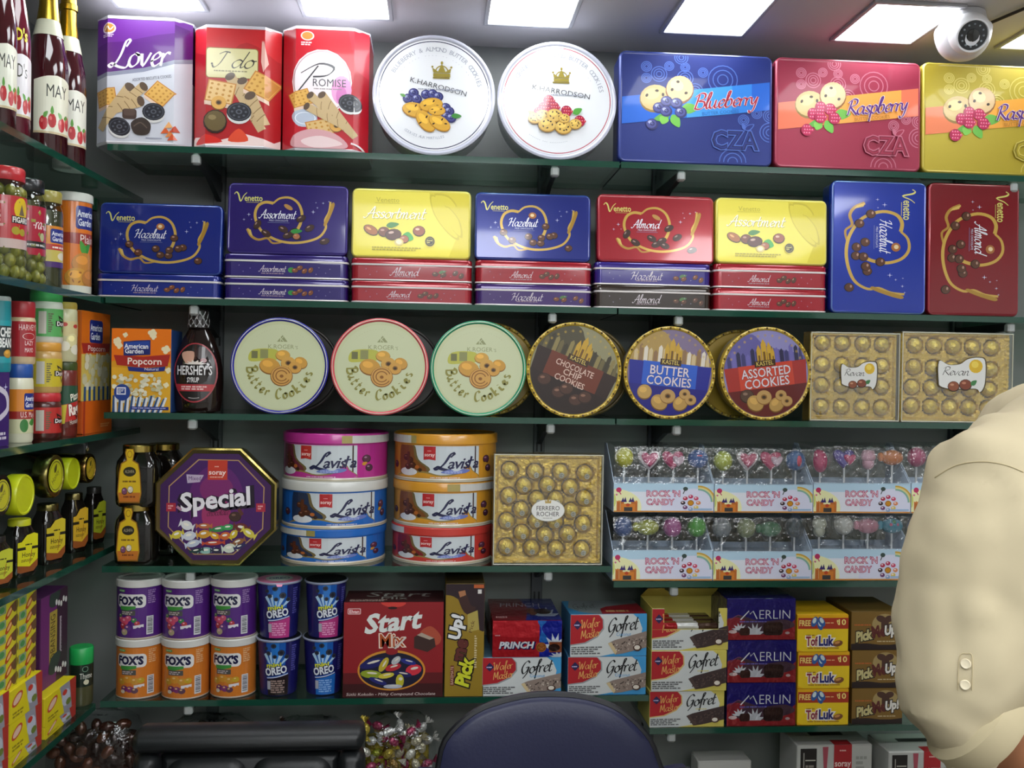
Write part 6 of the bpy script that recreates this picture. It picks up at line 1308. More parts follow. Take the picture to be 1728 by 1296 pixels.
# ---------------------------------------------------------------- bags of wrapped sweets on the bottom shelf
def sweet(shape, c, mat):
    mb = MB()
    if shape == 'twist':
        mb.ell((0, 0, 0), (.011, .007, .008), c, 10, 6)
        for s in (-1, 1):
            n = 10; V = [(s * .010, 0, 0)] + [(s * (.021 + .002 * (i % 2)), .0035 * (1 if i % 2 else -1), .010 * math.cos(PI * i / (n - 1))) for i in range(n)]
            mb.add(V, [(0, i, i + 1) for i in range(1, n)], c)
    else: mb.ell((0, 0, 0), (.014, .009, .010), c, 12, 7)
    return mb.build('wrapped_sweet', mat, sharp=25)
def bag(label, x0, x1, y0, y1, h, colors, n, shape, mat, group, lab, film='bagfilm', seed=1):
    rnd = random.Random(seed); cx, cy = (x0 + x1) / 2, (y0 + y1) / 2
    t = thing('sweets_bag', label, 'bag of sweets', (cx, cy, S6 + .0005), 0, 'bags of sweets on the bottom shelf')
    mb = MB(); m = 26; R = []
    for zz, q in ((0, .80), (.02, .98), (h * .5, 1.0), (h * .8, .96), (h * .93, .84), (h * .985, .6), (h, .35)):
        R.append([((x1 - x0) / 2 * q * (1 + rnd.uniform(-.03, .03)) * px, (y1 - y0) / 2 * q * (1 + rnd.uniform(-.03, .03)) * py, zz + rnd.uniform(-.004, .004) * (zz > 0)) for px, py in superell(1, 1, .5, 0, 6)])
    mb.loft(R, '#ffffff', True); mb.build('clear_bag', film, t, sharp=60)
    protos = {}; k = 0
    cols = max(1, round((x1 - x0) / .026)); 
    for i in range(n):
        c = colors[rnd.randrange(len(colors))]
        row, col = divmod(i, cols); zz = h - .016 - row * .021 + rnd.uniform(-.005, .005)
        if zz < .02: break
        lay = (0, 1)[i % 2]
        px = x0 + .018 + (x1 - x0 - .036) * (col + .5 * (row % 2)) / max(cols - .5, 1); py = y0 + .014 + (.012 if lay else 0)
        if c not in protos: o = protos[c] = sweet(shape, c, mat)
        else: o = protos[c].copy(); COL.objects.link(o)
        o.location = (px, py, S6 + zz); o.rotation_euler = (rnd.uniform(-.6, .6), rnd.uniform(0, 3.1), rnd.uniform(-.5, .5))
        o['label'] = lab; o['category'] = 'sweet'; o['group'] = group
    mb = MB(); mb.prism(lambda q: [(px * .8, py * .8 + .2 * (y1 - y0) / 2) for px, py in superell((x1 - x0) / 2, (y1 - y0) / 3, .02, q)], .012, h - .045, colors[0]); tag(mb.build('heap_of_sweets', mat, t), kind='stuff')
def xat(px): return at(px, 1250, 1.72).x
bag('clear bag of gold, silver and pink sweets between the black chair and the blue chair', xat(600), xat(738), 1.712, 1.80, at(660, 1212, 1.74).z - S6, ['#b9a43c', '#c9c9c4', '#d8d6c8', '#a03a5c', '#9aa02c', '#cfcbb0', '#8a6a2c', '#c4bca0'], 60, 'twist', 'foil', 'sweets in the bag beside the black chair', 'shiny twist-wrapped sweet in the clear bag beside the black chair', seed=2)
bag('clear bag of dark brown sweets under the corner of the shelves', xat(70), xat(232), 1.712, 1.80, at(160, 1206, 1.74).z - S6, ['#3a2018', '#4a2a1c', '#2c1a16', '#5c3422'], 55, 'drop', 'wrap', 'brown sweets in the corner bag', 'dark brown sweet in the bag under the shelf corner', seed=3)
bag('bag of dark and red sweets half hidden behind the black chair', xat(430), xat(592), 1.73, 1.82, at(510, 1222, 1.75).z - S6, ['#2a1a1c', '#8a2034', '#1e1a1c', '#3a2a24', '#a83a1c'], 42, 'twist', 'wrap', 'sweets in the bag behind the black chair', 'dark or red sweet in the bag behind the black chair', seed=5)
bag('dark bag of sweets behind the top of the black chair', xat(250), xat(425), 1.74, 1.83, at(330, 1222, 1.75).z - S6, ['#1c1c1e', '#26221f', '#33302c'], 40, 'drop', 'wrap', 'dark sweets behind the chair', 'blackish sweet in the bag behind the chair top', seed=6)

# ================================================================ side shelves
RZ = PI / 2 - SKEW
def spot(px, py, off): p = sat(px, py, off); return p.x, p.y
def side_h(px, ytop, off, z): return sat(px, ytop, off).z - z
def rad(px, py, r, off): p = sat(px, py, off); return r * (p - EYE).dot(FWD) / FPX
# juice bottles
for i, (px, r, lc, nm, lb) in enumerate(((0, 25, '#dfe0cf', 'MAY', 'dark red juice bottle at the near end of the top side shelf'), (25, 24, '#e2dfe2', "D's", 'dark red juice bottle with a yellow name on its shoulder'), (80, 32, '#dfdfca', 'MAY', 'dark red juice bottle with gold neck foil and strawberry label'), (114, 29, '#e0e0d2', 'MAY', 'dark red juice bottle with gold neck foil nearest the purple tin'))):
    off = .045; x, y = spot(px, 170, off); R = rad(px, 170, r, off); h = .29
    t = thing('juice_bottle', lb, 'juice bottle', (x, y, L1 + .0003), math.radians(48), 'dark red juice bottles')
    MB().lathe([(R * .9, 0), (R, .006), (R, h * .50), (R * .93, h * .57), (R * .72, h * .68), (R * .52, h * .77), (R * .44, h * .85), (R * .42, h * .9)], '#3a1016' if i != 1 else '#5a1626', 36).build('bottle', 'dark', t)
    MB().lathe([(R * .56, h * .765), (R * .46, h * .85), (R * .42, h * .92), (R * .50, h * .925), (R * .50, h * .955), (R * .44, h * .96), (R * .42, h * 1.0)], '#c9a83a' if i > 1 else '#d8d8d8', 32).build('neck_foil', 'metal', t)
    if i > 1: MB().lathe([(R * .75, h * .675), (R * .57, h * .762), (R * .55, h * .765)], '#cfd0b8', 32, caps=False).build('neck_band', 'gloss', t)
    A = Art((0, 0, 100, 80), R * 2.3, h * .32, bound=None); A.poly([(0, 8), (30, 2), (50, 0), (70, 2), (100, 8), (100, 80), (0, 80)], lc); A.text(nm, 52, 30, 17, '#33352c', w=48 if nm != "D's" else 30)
    for k, (a, b) in enumerate(((22, 66), (40, 62), (62, 66), (80, 62))): A.ell(a, b, 9, 10, '#b82a30', 12); leaf(A, a, b - 8, 12, 7, 40 + 50 * k, '#5a9a3a'); A.ell(a - 3, b - 3, 3, 3, '#d86a64', 6)
    A.rect(0, 77, 100, 80, '#c9b890'); A.emit('label', t, on_can(R, h * .13), 'gloss', R=R)
    if i == 1: B = Art((0, 0, 100, 40), R * 1.3, h * .09, bound=None); B.text("D's", 50, 32, 26, '#d8cc2c', w=60, off=.03); B.emit('shoulder_print', t, on_can(R * .97, h * .5), 'gloss', R=R)
# olive and pickle jars
rnd = random.Random(9)
def olives(label, px, r, ytop, off, lidc, bg, kind):
    x, y = spot(px, 380, off); R = rad(px, 380, r, off); h = side_h(px, ytop, off, L2)
    t = thing('olive_jar' if kind else 'pickle_jar', label, 'jar', (x, y, L2 + .0003), math.radians(55), 'olive and pickle jars')
    MB().lathe([(R * .9, 0), (R, .004), (R, h * .76), (R * .92, h * .83), (R * .84, h * .86), (R * .84, h * .9)], '#ffffff', 36).build('glass_jar', 'jarglass', t, sharp=60)
    MB().lathe([(R * .9, h * .88), (R * .92, h * .885), (R * .92, h * .985), (R * .86, h)], lidc, 36).build('lid', 'gloss', t)
    if kind:
        mb = MB(); mb.lathe([(R * .7, .004), (R * .7, h * .8)], '#4a4a1c', 20)
        for zz in range(int(h * .82 / .0165)):
            for k in range(9):
                a = 2 * PI * (k + .5 * (zz % 2)) / 9; mb.ell((R * .74 * math.cos(a), R * .74 * math.sin(a), .012 + zz * .0165 + rnd.uniform(-.002, .002)), (.0085, .0085, .0105), rnd.choice(('#7c7c2c', '#8a8834', '#6f6f28', '#96923c')), 9, 6)
        tag(mb.build('olives', 'gloss', t), kind='stuff')
    else: MB().lathe([(R * .93, .004), (R * .93, h * .8)], '#3c3c1c', 28).build('pickles', 'gloss', t)
    A = Art((0, 0, 100, 100), R * 2.6, h * (.46 if kind else .42), bound=None); bg(A); A.emit('label', t, on_can(R, h * (.28 if kind else .22)), 'gloss', R=R)
def lb_fig(A): A.rect(0, 0, 100, 100, '#b8242c'); A.rect(0, 82, 100, 100, '#c9b0a8'); A.ell(62, 24, 16, 22, '#d8b81c', 16); A.poly([(56, 36), (62, 14), (69, 36)], '#6a5a4a'); A.rect(42, 38, 82, 52, '#16120f'); A.text('FIGARO', 62, 50, 10, '#e8e4dc', w=36, off=.03); A.ell(50, 66, 8, 8, '#a89a2c'); A.ell(64, 68, 7, 7, '#a89a2c'); A.micro(8, 10, 24, 60, 7, '#e0a8a0')
def lb_oli(A): A.rect(0, 0, 100, 100, '#a81c34'); A.rect(0, 72, 100, 86, '#1c1c1c'); A.script('Fragata', 66, 46, 26, '#e8dcd8', w=50); A.ell(64, 62, 6, 9, '#b8bc8c'); A.micro(10, 16, 30, 40, 5, '#d8a0a0'); A.micro(30, 76, 50, 7, 1, '#c9c9c4')
def ag(A, x, y, w): A.rrect(x - w / 2, y - w * .34, x + w / 2, y + w * .34, w * .1, '#1f2c80'); A.text('American', x, y - w * .02, w * .2, '#e8eaf2', w=w * .86, off=.02); A.text('Garden', x - w * .06, y + w * .24, w * .2, '#e8eaf2', w=w * .68, off=.02)
def lb_pic(A): A.rect(0, 0, 100, 100, '#d8861c'); ag(A, 62, 24, 50); A.rect(0, 44, 100, 58, '#b8342c'); A.micro(42, 48, 46, 7, 1, '#f0e0d8'); A.rect(0, 58, 100, 88, '#c9b85c'); A.ell(70, 72, 14, 9, '#e0d8c0'); A.rect(0, 86, 100, 100, '#4a2a6a')
olives('olive jar with a red lid and red label, near end of its shelf', 6, 35, 284, .042, '#c42c34', lb_fig, True)
olives('olive jar with a black lid and crimson label', 43, 31, 304, .042, '#1c1e20', lb_oli, True)
olives('dark green pickle jar with an orange label and gold-black lid', 78, 26, 324, .042, '#a89a4a', lb_pic, False)
px, off = 122, .05; x, y = spot(px, 405, off); R = rad(px, 405, 30, off); h = side_h(px, 328, off, L2)
t = thing('crumb_canister', 'orange crumb canister with a white lid, beside the pickle jar', 'canister', (x, y, L2 + .0003), math.radians(52))
MB().lathe([(R * .94, 0), (R, .003), (R, h * .93)], '#d8761c', 40).build('can_body', 'gloss', t)
MB().lathe([(R * 1.04, h * .91), (R * 1.07, h * .915), (R * 1.07, h * .99), (R, h)], '#dcdad4', 40).build('lid', 'plastic', t)
A = Art((0, 0, 100, 130), R * 2.8, h * .9, bound=None); A.rect(0, 0, 100, 130, '#e0761a'); ag(A, 60, 24, 48); A.poly([(0, 46), (100, 46), (100, 64), (0, 60)], '#9c3428'); A.text('Plain', 62, 60, 12, '#f0e0d8', w=34); leaf(A, 50, 76, 24, 12, 40, '#3a8a34'); leaf(A, 56, 76, 22, 12, 120, '#4a9a3c'); cookie(A, 55, 88, 26, 16, '#c9863a', 0); cookie(A, 40, 108, 24, 14, '#d0963c', 5, chip='#9a5a20'); cookie(A, 70, 108, 22, 14, '#b8783a', 0); A.rect(0, 120, 100, 130, '#d8d8c8'); A.emit('printed_wrap', t, on_can(R, .004), 'gloss', R=R)
px, off = 150, .06; x, y = spot(px, 410, off); R = rad(px, 410, 17, off)
honey('tall dark sauce jar with a green lid behind the orange canister', x, y, L2 + .0003, R * 2, side_h(px, 335, off, L2), RZ, False, False, 'dark sauce jar', '#1f4a34', lid='p')

# third side shelf
def jar(name, label, px, r, ytop, ybot, off, z, body, lidc, art=None, group=None, lidh=.16, rz=52, mid=None, cat='jar', mat='gloss', neck=.88):
    py = (ytop + ybot) / 2; x, y = spot(px, py, off); R = rad(px, py, r, off); top = sat(px, ytop, off).z
    if z is None: z = sat(px, ybot, off).z
    h = top - z; t = thing(name, label, cat, (x, y, z + .0003), math.radians(rz), group); h -= .0006
    MB().lathe([(R * .92, 0), (R, .004), (R, h * .70), (R * .97, h * (.96 - lidh)), (R * neck, h * (1 - lidh))], body, 36).build('jar_body', mat, t)
    MB().lathe([(R * .93, h * (.985 - lidh)), (R * .96, h * (1 - lidh)), (R * .96, h - .003), (R * .9, h)], lidc, 36).build('lid', 'plastic', t)
    if art: A = Art((0, 0, 100, 80), R * 2.6, h * .56, bound=None); art(A); A.emit('label', t, on_can(R, h * .12), 'gloss', R=R)
    return z + h
def l_us(A): A.rect(0, 0, 100, 80, '#d8842c'); ag(A, 66, 22, 44); A.rect(0, 40, 100, 54, '#9c2c28'); A.text('U.S. Mayo', 60, 51, 10, '#f0e0d8', w=50); A.rect(0, 54, 100, 80, '#c9c8a0'); A.ell(45, 66, 12, 12, '#3a7a3c'); leaf(A, 60, 62, 30, 12, 10, '#4a8a3c')
def l_harv(A): A.rect(0, 0, 100, 80, '#a8242c'); A.text("HARVEY'S", 52, 20, 13, '#e8d0cc', w=60); A.ring(52, 34, 18, 20, '#e8d0cc', 16, .4); A.text('LAZY', 52, 54, 10, '#f0e4e0', w=26); A.text('MAYO', 52, 70, 10, '#f0e4e0', w=26); A.rect(84, 12, 98, 70, '#d8d4d0')
def l_dor(c):
    def f(A):
        A.rect(0, 0, 100, 80, c); A.rect(12, 8, 30, 72, '#c9c4b8'); A.micro(34, 12, 14, 56, 9, '#5a5a3c'); A.poly([(58, 18), (100, 40), (76, 70)], '#2a1c18'); A.poly([(63, 26), (94, 42), (76, 62)], c); A.rect(52, 34, 100, 50, '#1c1614'); A.text('Doritos', 78, 48, 12, '#ece8e4', w=44, off=.03)
    return f
def l_piz(A): A.rect(0, 0, 100, 80, '#5a1c14'); A.poly([(0, 0), (100, 0), (100, 30), (0, 50)], '#1c4a34'); A.poly([(0, 40), (100, 26), (100, 60), (0, 74)], '#b82824'); A.poly([(0, 40), (36, 36), (30, 72), (0, 76)], '#c9bb2c'); A.text('Pizza', 66, 26, 13, '#ece4d4', w=36, ang=12, off=.02); A.text('Ragu', 66, 54, 20, '#f0e4d8', w=44, ang=8, off=.04, ol=('#5a0c0c', .1)); A.text('Homestyle', 66, 72, 9, '#e8dcd0', w=40, ang=8)
def l_gar(A): A.rect(0, 0, 100, 36, '#cfc08c'); cookie(A, 55, 46, 22, 18, '#d8cf98', 0, '#a89a5c'); A.ell(30, 8, 8, 5, '#b83a34'); A.ell(66, 12, 10, 5, '#b83a34'); A.ell(30, 60, 16, 12, '#dcd8c4'); A.ell(66, 68, 18, 12, '#dcd8c4')
z = jar('mayonnaise_jar', 'white mayonnaise jar with a blue lid, below the red-lidded jar', 32, 22, 614, 750, .035, L3, '#d8d6bc', '#24509c', l_us, 'mayonnaise jars')
jar('mayonnaise_jar', 'mayonnaise jar with a red lid and red label, stacked on the blue-lidded jar', 37, 21, 509, 614, .035, z, '#d0b890', '#a8242c', l_harv, 'mayonnaise jars', lidh=.24)
z = jar('dip_jar', 'dark red salsa jar with a red lid, bottom of the dip jars', 74, 27, 662, 744, .04, L3, '#4a1814', '#c02c34', l_dor('#b8302c'), 'dip jars in one stack', lidh=.18)
z = jar('dip_jar', 'yellow cheese dip jar with an orange lid, middle of the dip jars', 75, 27, 578, 662, .04, z, '#c8a060', '#d89a3c', l_dor('#c9b42c'), 'dip jars in one stack')
z = jar('dip_jar', 'white dip jar with a bright green lid, top of the dip jars', 78, 26, 495, 578, .04, z, '#d8d8cc', '#4ab464', l_dor('#5aa85c'), 'dip jars in one stack')
z = jar('pizza_sauce_jar', 'red pizza sauce jar with a dark green lid, below the garlic jar', 109, 20, 610, 738, .03, L3, '#6a2018', '#3a4a1c', l_piz, lidh=.1)
jar('garlic_jar', 'pale pickled garlic jar with a gold lid, above the pizza sauce', 109, 20, 510, 610, .03, z, '#c4c098', '#b8a044', l_gar, lidh=.1)
z = jar('bean_can', 'teal bean can at the near end of the third side shelf', 0, 17, 500, 620, .04, sat(0, 628, .04).z, '#1f8a94', '#b0b4b4', lambda A: (A.rect(0, 0, 100, 80, '#16262a'), A.rect(0, 0, 100, 10, '#1f9aa4'), A.rect(0, 68, 100, 80, '#1f9aa4'), A.text('CHEF', 55, 30, 16, '#e8e8e4', w=44, off=.04), A.text('BEANS', 55, 50, 16, '#e8e8e4', w=50, off=.04), cookie(A, 60, 62, 16, 8, '#c9963c', 0)), lidh=.06, cat='can', neck=.97)
def side_box(name, label, px0, px1, ytop, off, z, d, art, color, fr, top_z=None, group=None, cat='box', pm=None, topc=None, rz=None):
    py = pm or ytop; a, b = sat(px0, py, off), sat(px1, py, off); w = (b - a).length; c = (a + b) / 2
    w = math.hypot(b.x - a.x, b.y - a.y); h = (top_z if top_z is not None else sat((px0 + px1) / 2, ytop, off).z) - z - .0004
    A = Art((0, 0, 100, 100 * h / w), w, h); art(A, 100 * h / w)
    carton(name, label, c.x, c.y, z + .0003, w, h, d, A, color, group=group, cat=cat, rz=RZ if rz is None else rz, topc=topc); return z + h + .0004
def b_pop(A, H):
    A.rect(0, 0, 100, H, '#dc6f14'); ag(A, 50, H * .22, 46); A.poly([(0, H * .36), (100, H * .34), (96, H * .44), (6, H * .47)], '#a82a22'); A.text('Popcorn', 52, H * .44, H * .06, '#f4e6dc', w=60); A.rect(0, H * .48, 100, H, '#d8c05c')
    r = random.Random(2)
    for i in range(50): A.ell(r.uniform(8, 92), r.uniform(H * .5, H * .85), r.uniform(4, 8), r.uniform(4, 7), r.choice(('#dcd8bc', '#cfcaa6', '#c4be94')), 7)
    for i in range(6): A.rect(8 + i * 16, H * .84, 15 + i * 16, H, '#2a5080')
z = side_box('orange_carton', 'plain orange carton lying under the popcorn box on the side shelf', 139, 188, 676, .018, L3, .09, lambda A, H: (A.rect(0, 0, 100, H, '#dc6414'), A.rect(2, 0, 8, H, '#a8301c'), A.micro(60, H * .72, 34, H * .14, 2, '#f0b070')), '#c8541a', None, pm=705)
side_box('popcorn_box', 'orange popcorn carton on the side shelf, standing on a plain orange carton', 137, 185, 527, .02, z, .05, b_pop, '#c8641c', None, cat='popcorn box', pm=600)
side_box('chocolate_carton', 'purple carton with a white swirl at the near end of the third side shelf', -40, 15, 628, .02, L3, .07, lambda A, H: (A.rect(0, 0, 100, H, '#3a1c6a'), A.line([(60, H * .2), (90, H * .3), (95, H * .5), (70, H * .62)], 9, '#cfc8d8'), spark(A, 88, H * .2, 7), A.micro(66, H * .8, 30, H * .12, 2, '#d8d0e0')), '#2a1450', None, pm=690)

# honey jars
def lab_y(c1, txt, dk='#1f1a10'):
    def f(t, R, e, h):
        A = Art((0, 0, 100, 140), R * 1.7, h * .68, bound=None); A.poly([(0, 30), (20, 28), (45, 6), (80, 0), (100, 6), (100, 120), (80, 138), (20, 140), (0, 136)], c1); A.poly([(0, 112), (60, 120), (100, 96), (100, 120), (80, 138), (20, 140), (0, 136)], '#8a4a20')
        A.rect(0, 48, 100, 58, dk); A.ell(55, 52, 16, 13, c1, 12); A.text(txt, 55, 84, 17, dk, w=64, off=.01); A.micro(38, 36, 34, 8, 1, dk); A.micro(18, 92, 60, 10, 2, '#6a5a1c'); A.line([(60, 110), (70, 60)], 4, '#9c6a1c'); A.emit('label', t, lambda u, v, o: (u, -R * e - .0008 - o, v + h * .08), 'gloss')
    return f
off = .045
hz = {}
for i, (px, r, yt, yb, lc, c1, lid, lb) in enumerate(((-12, 24, 905, 1010, '#1c1a18', '#b8bc34', 'p', 'dark honey jar at the near end of the honey shelf'), (32, 23, 876, 988, '#c4c820', '#cfca1c', 'p', 'dark honey jar with a yellow screw lid and wavy yellow label'), (80, 22, 850, 975, '#6a623a', '#c9b428', 'gold', 'tall dark honey jar with a yellow label and dull gold lid'), (124, 18, 832, 948, '#7a7048', '#c9a028', 'gold', 'dark honey jar with an amber label, third along the lower row'), (158, 15, 822, 930, '#2a2824', '#b8c030', 'p', 'dark honey jar with a green-yellow label at the corner end'))):
    x, y = spot(px, (yt + yb) / 2, off); R = rad(px, (yt + yb) / 2, r, off); h = side_h(px, yt, off, L4); hz[i] = L4 + h
    honey(lb, x, y, L4 + .0003, R * 2, h, math.radians(62), True, True, 'honey jars in the lower row of the side shelf', lc, lid=lid, art=lab_y(c1, 'Honey'), e=.85)
for px, py, ry, c, disc, lb, zt_ in ((2, 836, 36, '#4a4634', '#c8c420', 'lying honey jar with a dark lid at the near end', 0), (42, 835, 35, '#c4cc18', None, 'lying honey jar with a plain bright yellow lid, near end', 1), (93, 803, 37, '#6f663c', '#c4c820', 'lying honey jar with a large dull gold lid and yellow sticker', 2), (124, 799, 27, '#b8c41c', None, 'lying honey jar with a bright yellow lid beside the gold-lidded one', 3), (152, 790, 25, '#8a6a3c', '#c8a828', 'lying honey jar with a small bronze ringed lid at the corner end', 4)):
    o_ = .02; p = sat(px, py, o_); R = ry * (p - EYE).dot(FWD) / FPX
    t = thing('honey_jar', lb, 'honey jar', (p.x, p.y, p.z), RZ, 'honey jars lying with their lids outward')
    Q = Matrix.Rotation(PI / 2, 4, 'X')                # z -> -y
    mb = MB(); mb.M = Q; mb.lathe([(R * .7, -.13), (R * .96, -.125), (R * .98, -.05), (R * .8, -.022), (R * .8, -.015)], '#15110d', 32); mb.build('jar', 'dark', t)
    mb = MB(); mb.M = Q; mb.lathe([(R * .97, -.022), (R, -.02), (R, -.002), (R * .95, .001), (R * .86, .001), (R * .84, 0)], c, 36); mb.build('lid', 'metal' if disc else 'plastic', t)
    if disc:
        A = Art((0, 0, 100, 100), R * 1.5, R * 1.5, bound=None); A.ell(50, 50, 50, 50, disc, 30); A.ring(50, 50, 42, 45, '#3a3418', 30); A.text('Honey', 52, 58, 18, '#2a2410', w=54, ang=40); leaf(A, 40, 40, 30, 16, 60, '#3a3818'); A.emit('lid_sticker', t, lambda u, v, o: (u, -.001 - o, v - R * .75), 'gloss')

# seasoning cartons, purple box, thyme bottle
def b_yel(A, H):
    A.rect(0, 0, 100, H, '#d4c41c'); A.poly([(45, 0), (100, 0), (100, H), (60, H)], '#8f8f98'); A.poly([(78, 0), (100, 0), (100, H), (86, H)], '#a8342c'); A.ell(22, H * .36, 17, H * .17, '#b8482c', 16, 20); A.ell(22, H * .36, 13, H * .12, '#d8b8a0', 12, 20); A.ell(66, H * .5, 14, H * .3, '#b8bcc8', 12); A.ell(62, H * .3, 8, H * .1, '#c03a2c', 8); A.ell(74, H * .7, 9, H * .12, '#6a7a34', 8); A.micro(8, H * .7, 34, H * .2, 2, '#8a7a1c')
def b_disp(A, H):
    A.rect(0, 0, 100, H, '#d0c428')
    for i in range(2):
        for j in range(6):
            x, y = 8 + 48 * i, H * (j + .1) / 6; q = H / 6
            A.rect(x, y, x + 18, y + q * .6, '#8a9a74'); A.ell(x + 9, y + q * .3, 6, q * .22, '#4a8a4c', 10); A.ell(x + 26, y + q * .62, 12, q * .26, '#b0481c', 12, 35); A.ell(x + 26, y + q * .62, 7, q * .14, '#e0b070', 8, 35); A.poly([(x + 30, y + q * .3), (x + 44, y), (x + 46, y + q * .5), (x + 38, y + q * .8)], '#6a4a2c', True)
        A.rect(50 * i - .8, 0, 50 * i + .8, H, '#8f8a2c')
def b_pur(A, H):
    A.rect(0, 0, 100, H, '#6a2a68'); A.rect(58, 0, 100, H, '#3a2434'); A.rect(32, H * .2, 60, H * .78, '#a8943c'); A.text('OBANSING', 53, H * .49, 17, '#3a2a10', w=H * .5, ang=90); A.micro(70, H * .3, 8, H * .4, 24, '#cfc4cc')
    for y in (.12, .86): leaf(A, 30, H * y, 50, 30, 30, '#33403a'); [A.ell(56 + 9 * k, H * (y + .02 * (k % 3)), 4, 5, '#d8d8d4', 8) for k in range(5)]
off = .012
def col(px0, px1, tops, labs):
    z = L5
    for yt, lb in zip(tops, labs): z = side_box('seasoning_carton', lb, px0, px1, yt, off, z, .10, b_yel, '#c9b81c', None, group='yellow seasoning cartons', cat='seasoning box', pm=1230, topc='#d8c81c')
    return z
zc0 = col(-36, 14, (1296, 1240, 1182), ('bottom yellow seasoning carton, near column', 'middle yellow seasoning carton, near column', 'top yellow seasoning carton, near column'))
zc1 = col(16, 70, (1258, 1204, 1150), ('bottom yellow seasoning carton under the patterned display carton', 'middle yellow seasoning carton under the patterned display carton', 'top yellow seasoning carton under the patterned display carton'))
zc2 = col(76, 127, (1208, 1160), ('lower yellow seasoning carton under the purple box', 'upper yellow seasoning carton under the purple box'))
side_box('display_carton', 'tall yellow carton patterned with rows of small red and green packs', -10, 60, 1010, off + .008, zc1, .08, b_disp, '#a89a24', None, pm=1080, cat='display box', group=None)
side_box('tall_box', 'tall purple and black box with a gold vertical band', 68, 113, 1000, off + .02, zc2, .06, b_pur, '#4a1c4c', None, pm=1080, cat='box')
px, off2 = 137, .024; x, y = spot(px, 1150, off2); R = rad(px, 1150, 19, off2); h = side_h(px, 1091, off2, L5)
t = thing('herb_bottle', 'small herb bottle with a green lid beside the yellow cartons', 'herb bottle', (x, y, L5 + .0003), math.radians(30))
MB().lathe([(R * .9, 0), (R, .004), (R, h * .66), (R * .9, h * .72)], '#4c4a30', 32).build('bottle', 'gloss', t); MB().lathe([(R * .98, h * .70), (R, h * .71), (R, h * .98), (R * .92, h)], '#1f9a4c', 32).build('lid', 'plastic', t)
A = Art((0, 0, 100, 60), R * 2.4, h * .38, bound=None); A.rect(0, 0, 100, 60, '#16241c'); A.ring(56, 12, 9, 11, '#7a9a84', 14, .7); A.text('Thyme', 60, 38, 15, '#dfe0d4', w=46); A.ell(60, 48, 10, 7, '#c9c4a8'); A.emit('label', t, on_can(R, h * .34), 'gloss', R=R)

# ================================================================ chairs in front of the shelves
def star_base(t, zc):
    MB().lathe([(.028, .07), (.028, .2), (.018, .21), (.018, zc)], '#1c1d20', 24).build('gas_column', 'plastic', t)
    mb = MB()
    for i in range(5):
        a = 2 * PI * i / 5 + .3; mb.tube([(0, 0, .085), (.11 * math.cos(a), .11 * math.sin(a), .08), (.19 * math.cos(a), .19 * math.sin(a), .065)], [.026, .02, .014], '#1a1b1e', 8)
    b = mb.build('star_base', 'plastic', t)
    for i in range(5):
        a = 2 * PI * i / 5 + .3; m = MB(); m.M = Matrix.Translation((.19 * math.cos(a), .19 * math.sin(a), .03)) @ Matrix.Rotation(a, 4, 'Z') @ Matrix.Rotation(PI / 2, 4, 'X')
        m.lathe([(.02, -.022), (.029, -.018), (.03, -.004), (.012, -.002), (.012, .002), (.03, .004), (.029, .018), (.02, .022)], '#0f1012', 20); m.build('caster', 'plastic', b)
def cushion(outline, y0, y1, bow, c, edge, mat, name, t, bulge=.012, n=10, rows=None):
    """Upright padded panel from an outline of (x, z); bow curves it about the vertical axis."""
    mb = MB(); cx = sum(p[0] for p in outline) / len(outline); cz = sum(p[1] for p in outline) / len(outline); W2 = max(abs(p[0] - cx) for p in outline)
    def ring(q, y): return [(cx + (px - cx) * q, y - bow * ((px - cx) * q / W2) ** 2, cz + (pz - cz) * q) for px, pz in outline]
    rg = [ring(.02, y0 - bulge), ring(.5, y0 - bulge * .85), ring(.82, y0 - bulge * .5), ring(.95, y0), ring(.99, y0 + .004), ring(1, (y0 + y1) / 2), ring(.99, y1 - .004), ring(.95, y1), ring(.5, y1 + bulge * .6), ring(.02, y1 + bulge * .7)]
    mb.loft(rg, c); return mb.build(name, mat, t, sharp=60)
# blue chair
Y = 1.36
pts = [(735, 1296), (752, 1240), (800, 1198), (865, 1178), (925, 1172), (990, 1177), (1045, 1197), (1090, 1240), (1115, 1296)]
P3 = [at(px, py, Y) for px, py in pts]; cx = (P3[0].x + P3[-1].x) / 2 + .004
t = thing('office_chair', 'dark blue office chair with a rounded back edged in black piping', 'chair', (cx, Y - .10, 0), 0, 'chairs in front of the shelves')
top = [(p.x - cx, p.z) for p in P3]
OUT = smooth(top + [(.20, .93), (.185, .78), (.16, .66), (.06, .62), (-.06, .62), (-.16, .66), (-.185, .78), (-.20, .93)], 4, True)
cushion(OUT, .085, .125, .03, '#1b1e3c', None, 'leather', 'backrest', t)
mb = MB(); W2 = max(abs(p[0]) for p in OUT); mb.tube([(px * 1.0, .098 - .03 * (px / W2) ** 2, .62 + (pz - .62) * 1.0) for px, pz in OUT], .0055, '#0c0d14', 8, True); mb.build('piping', 'leather', t)
MB().prism(lambda q: [(x, y - .13) for x, y in superell(.20, .20, .08, q)], .42, .50, '#191b36', .02).build('seat', 'leather', t)
MB().tube([(0, .0, .41), (0, .12, .43), (0, .16, .52), (0, .145, .68)], .02, '#17181b', 10).build('back_bar', 'plastic', t)
star_base(t, .42)
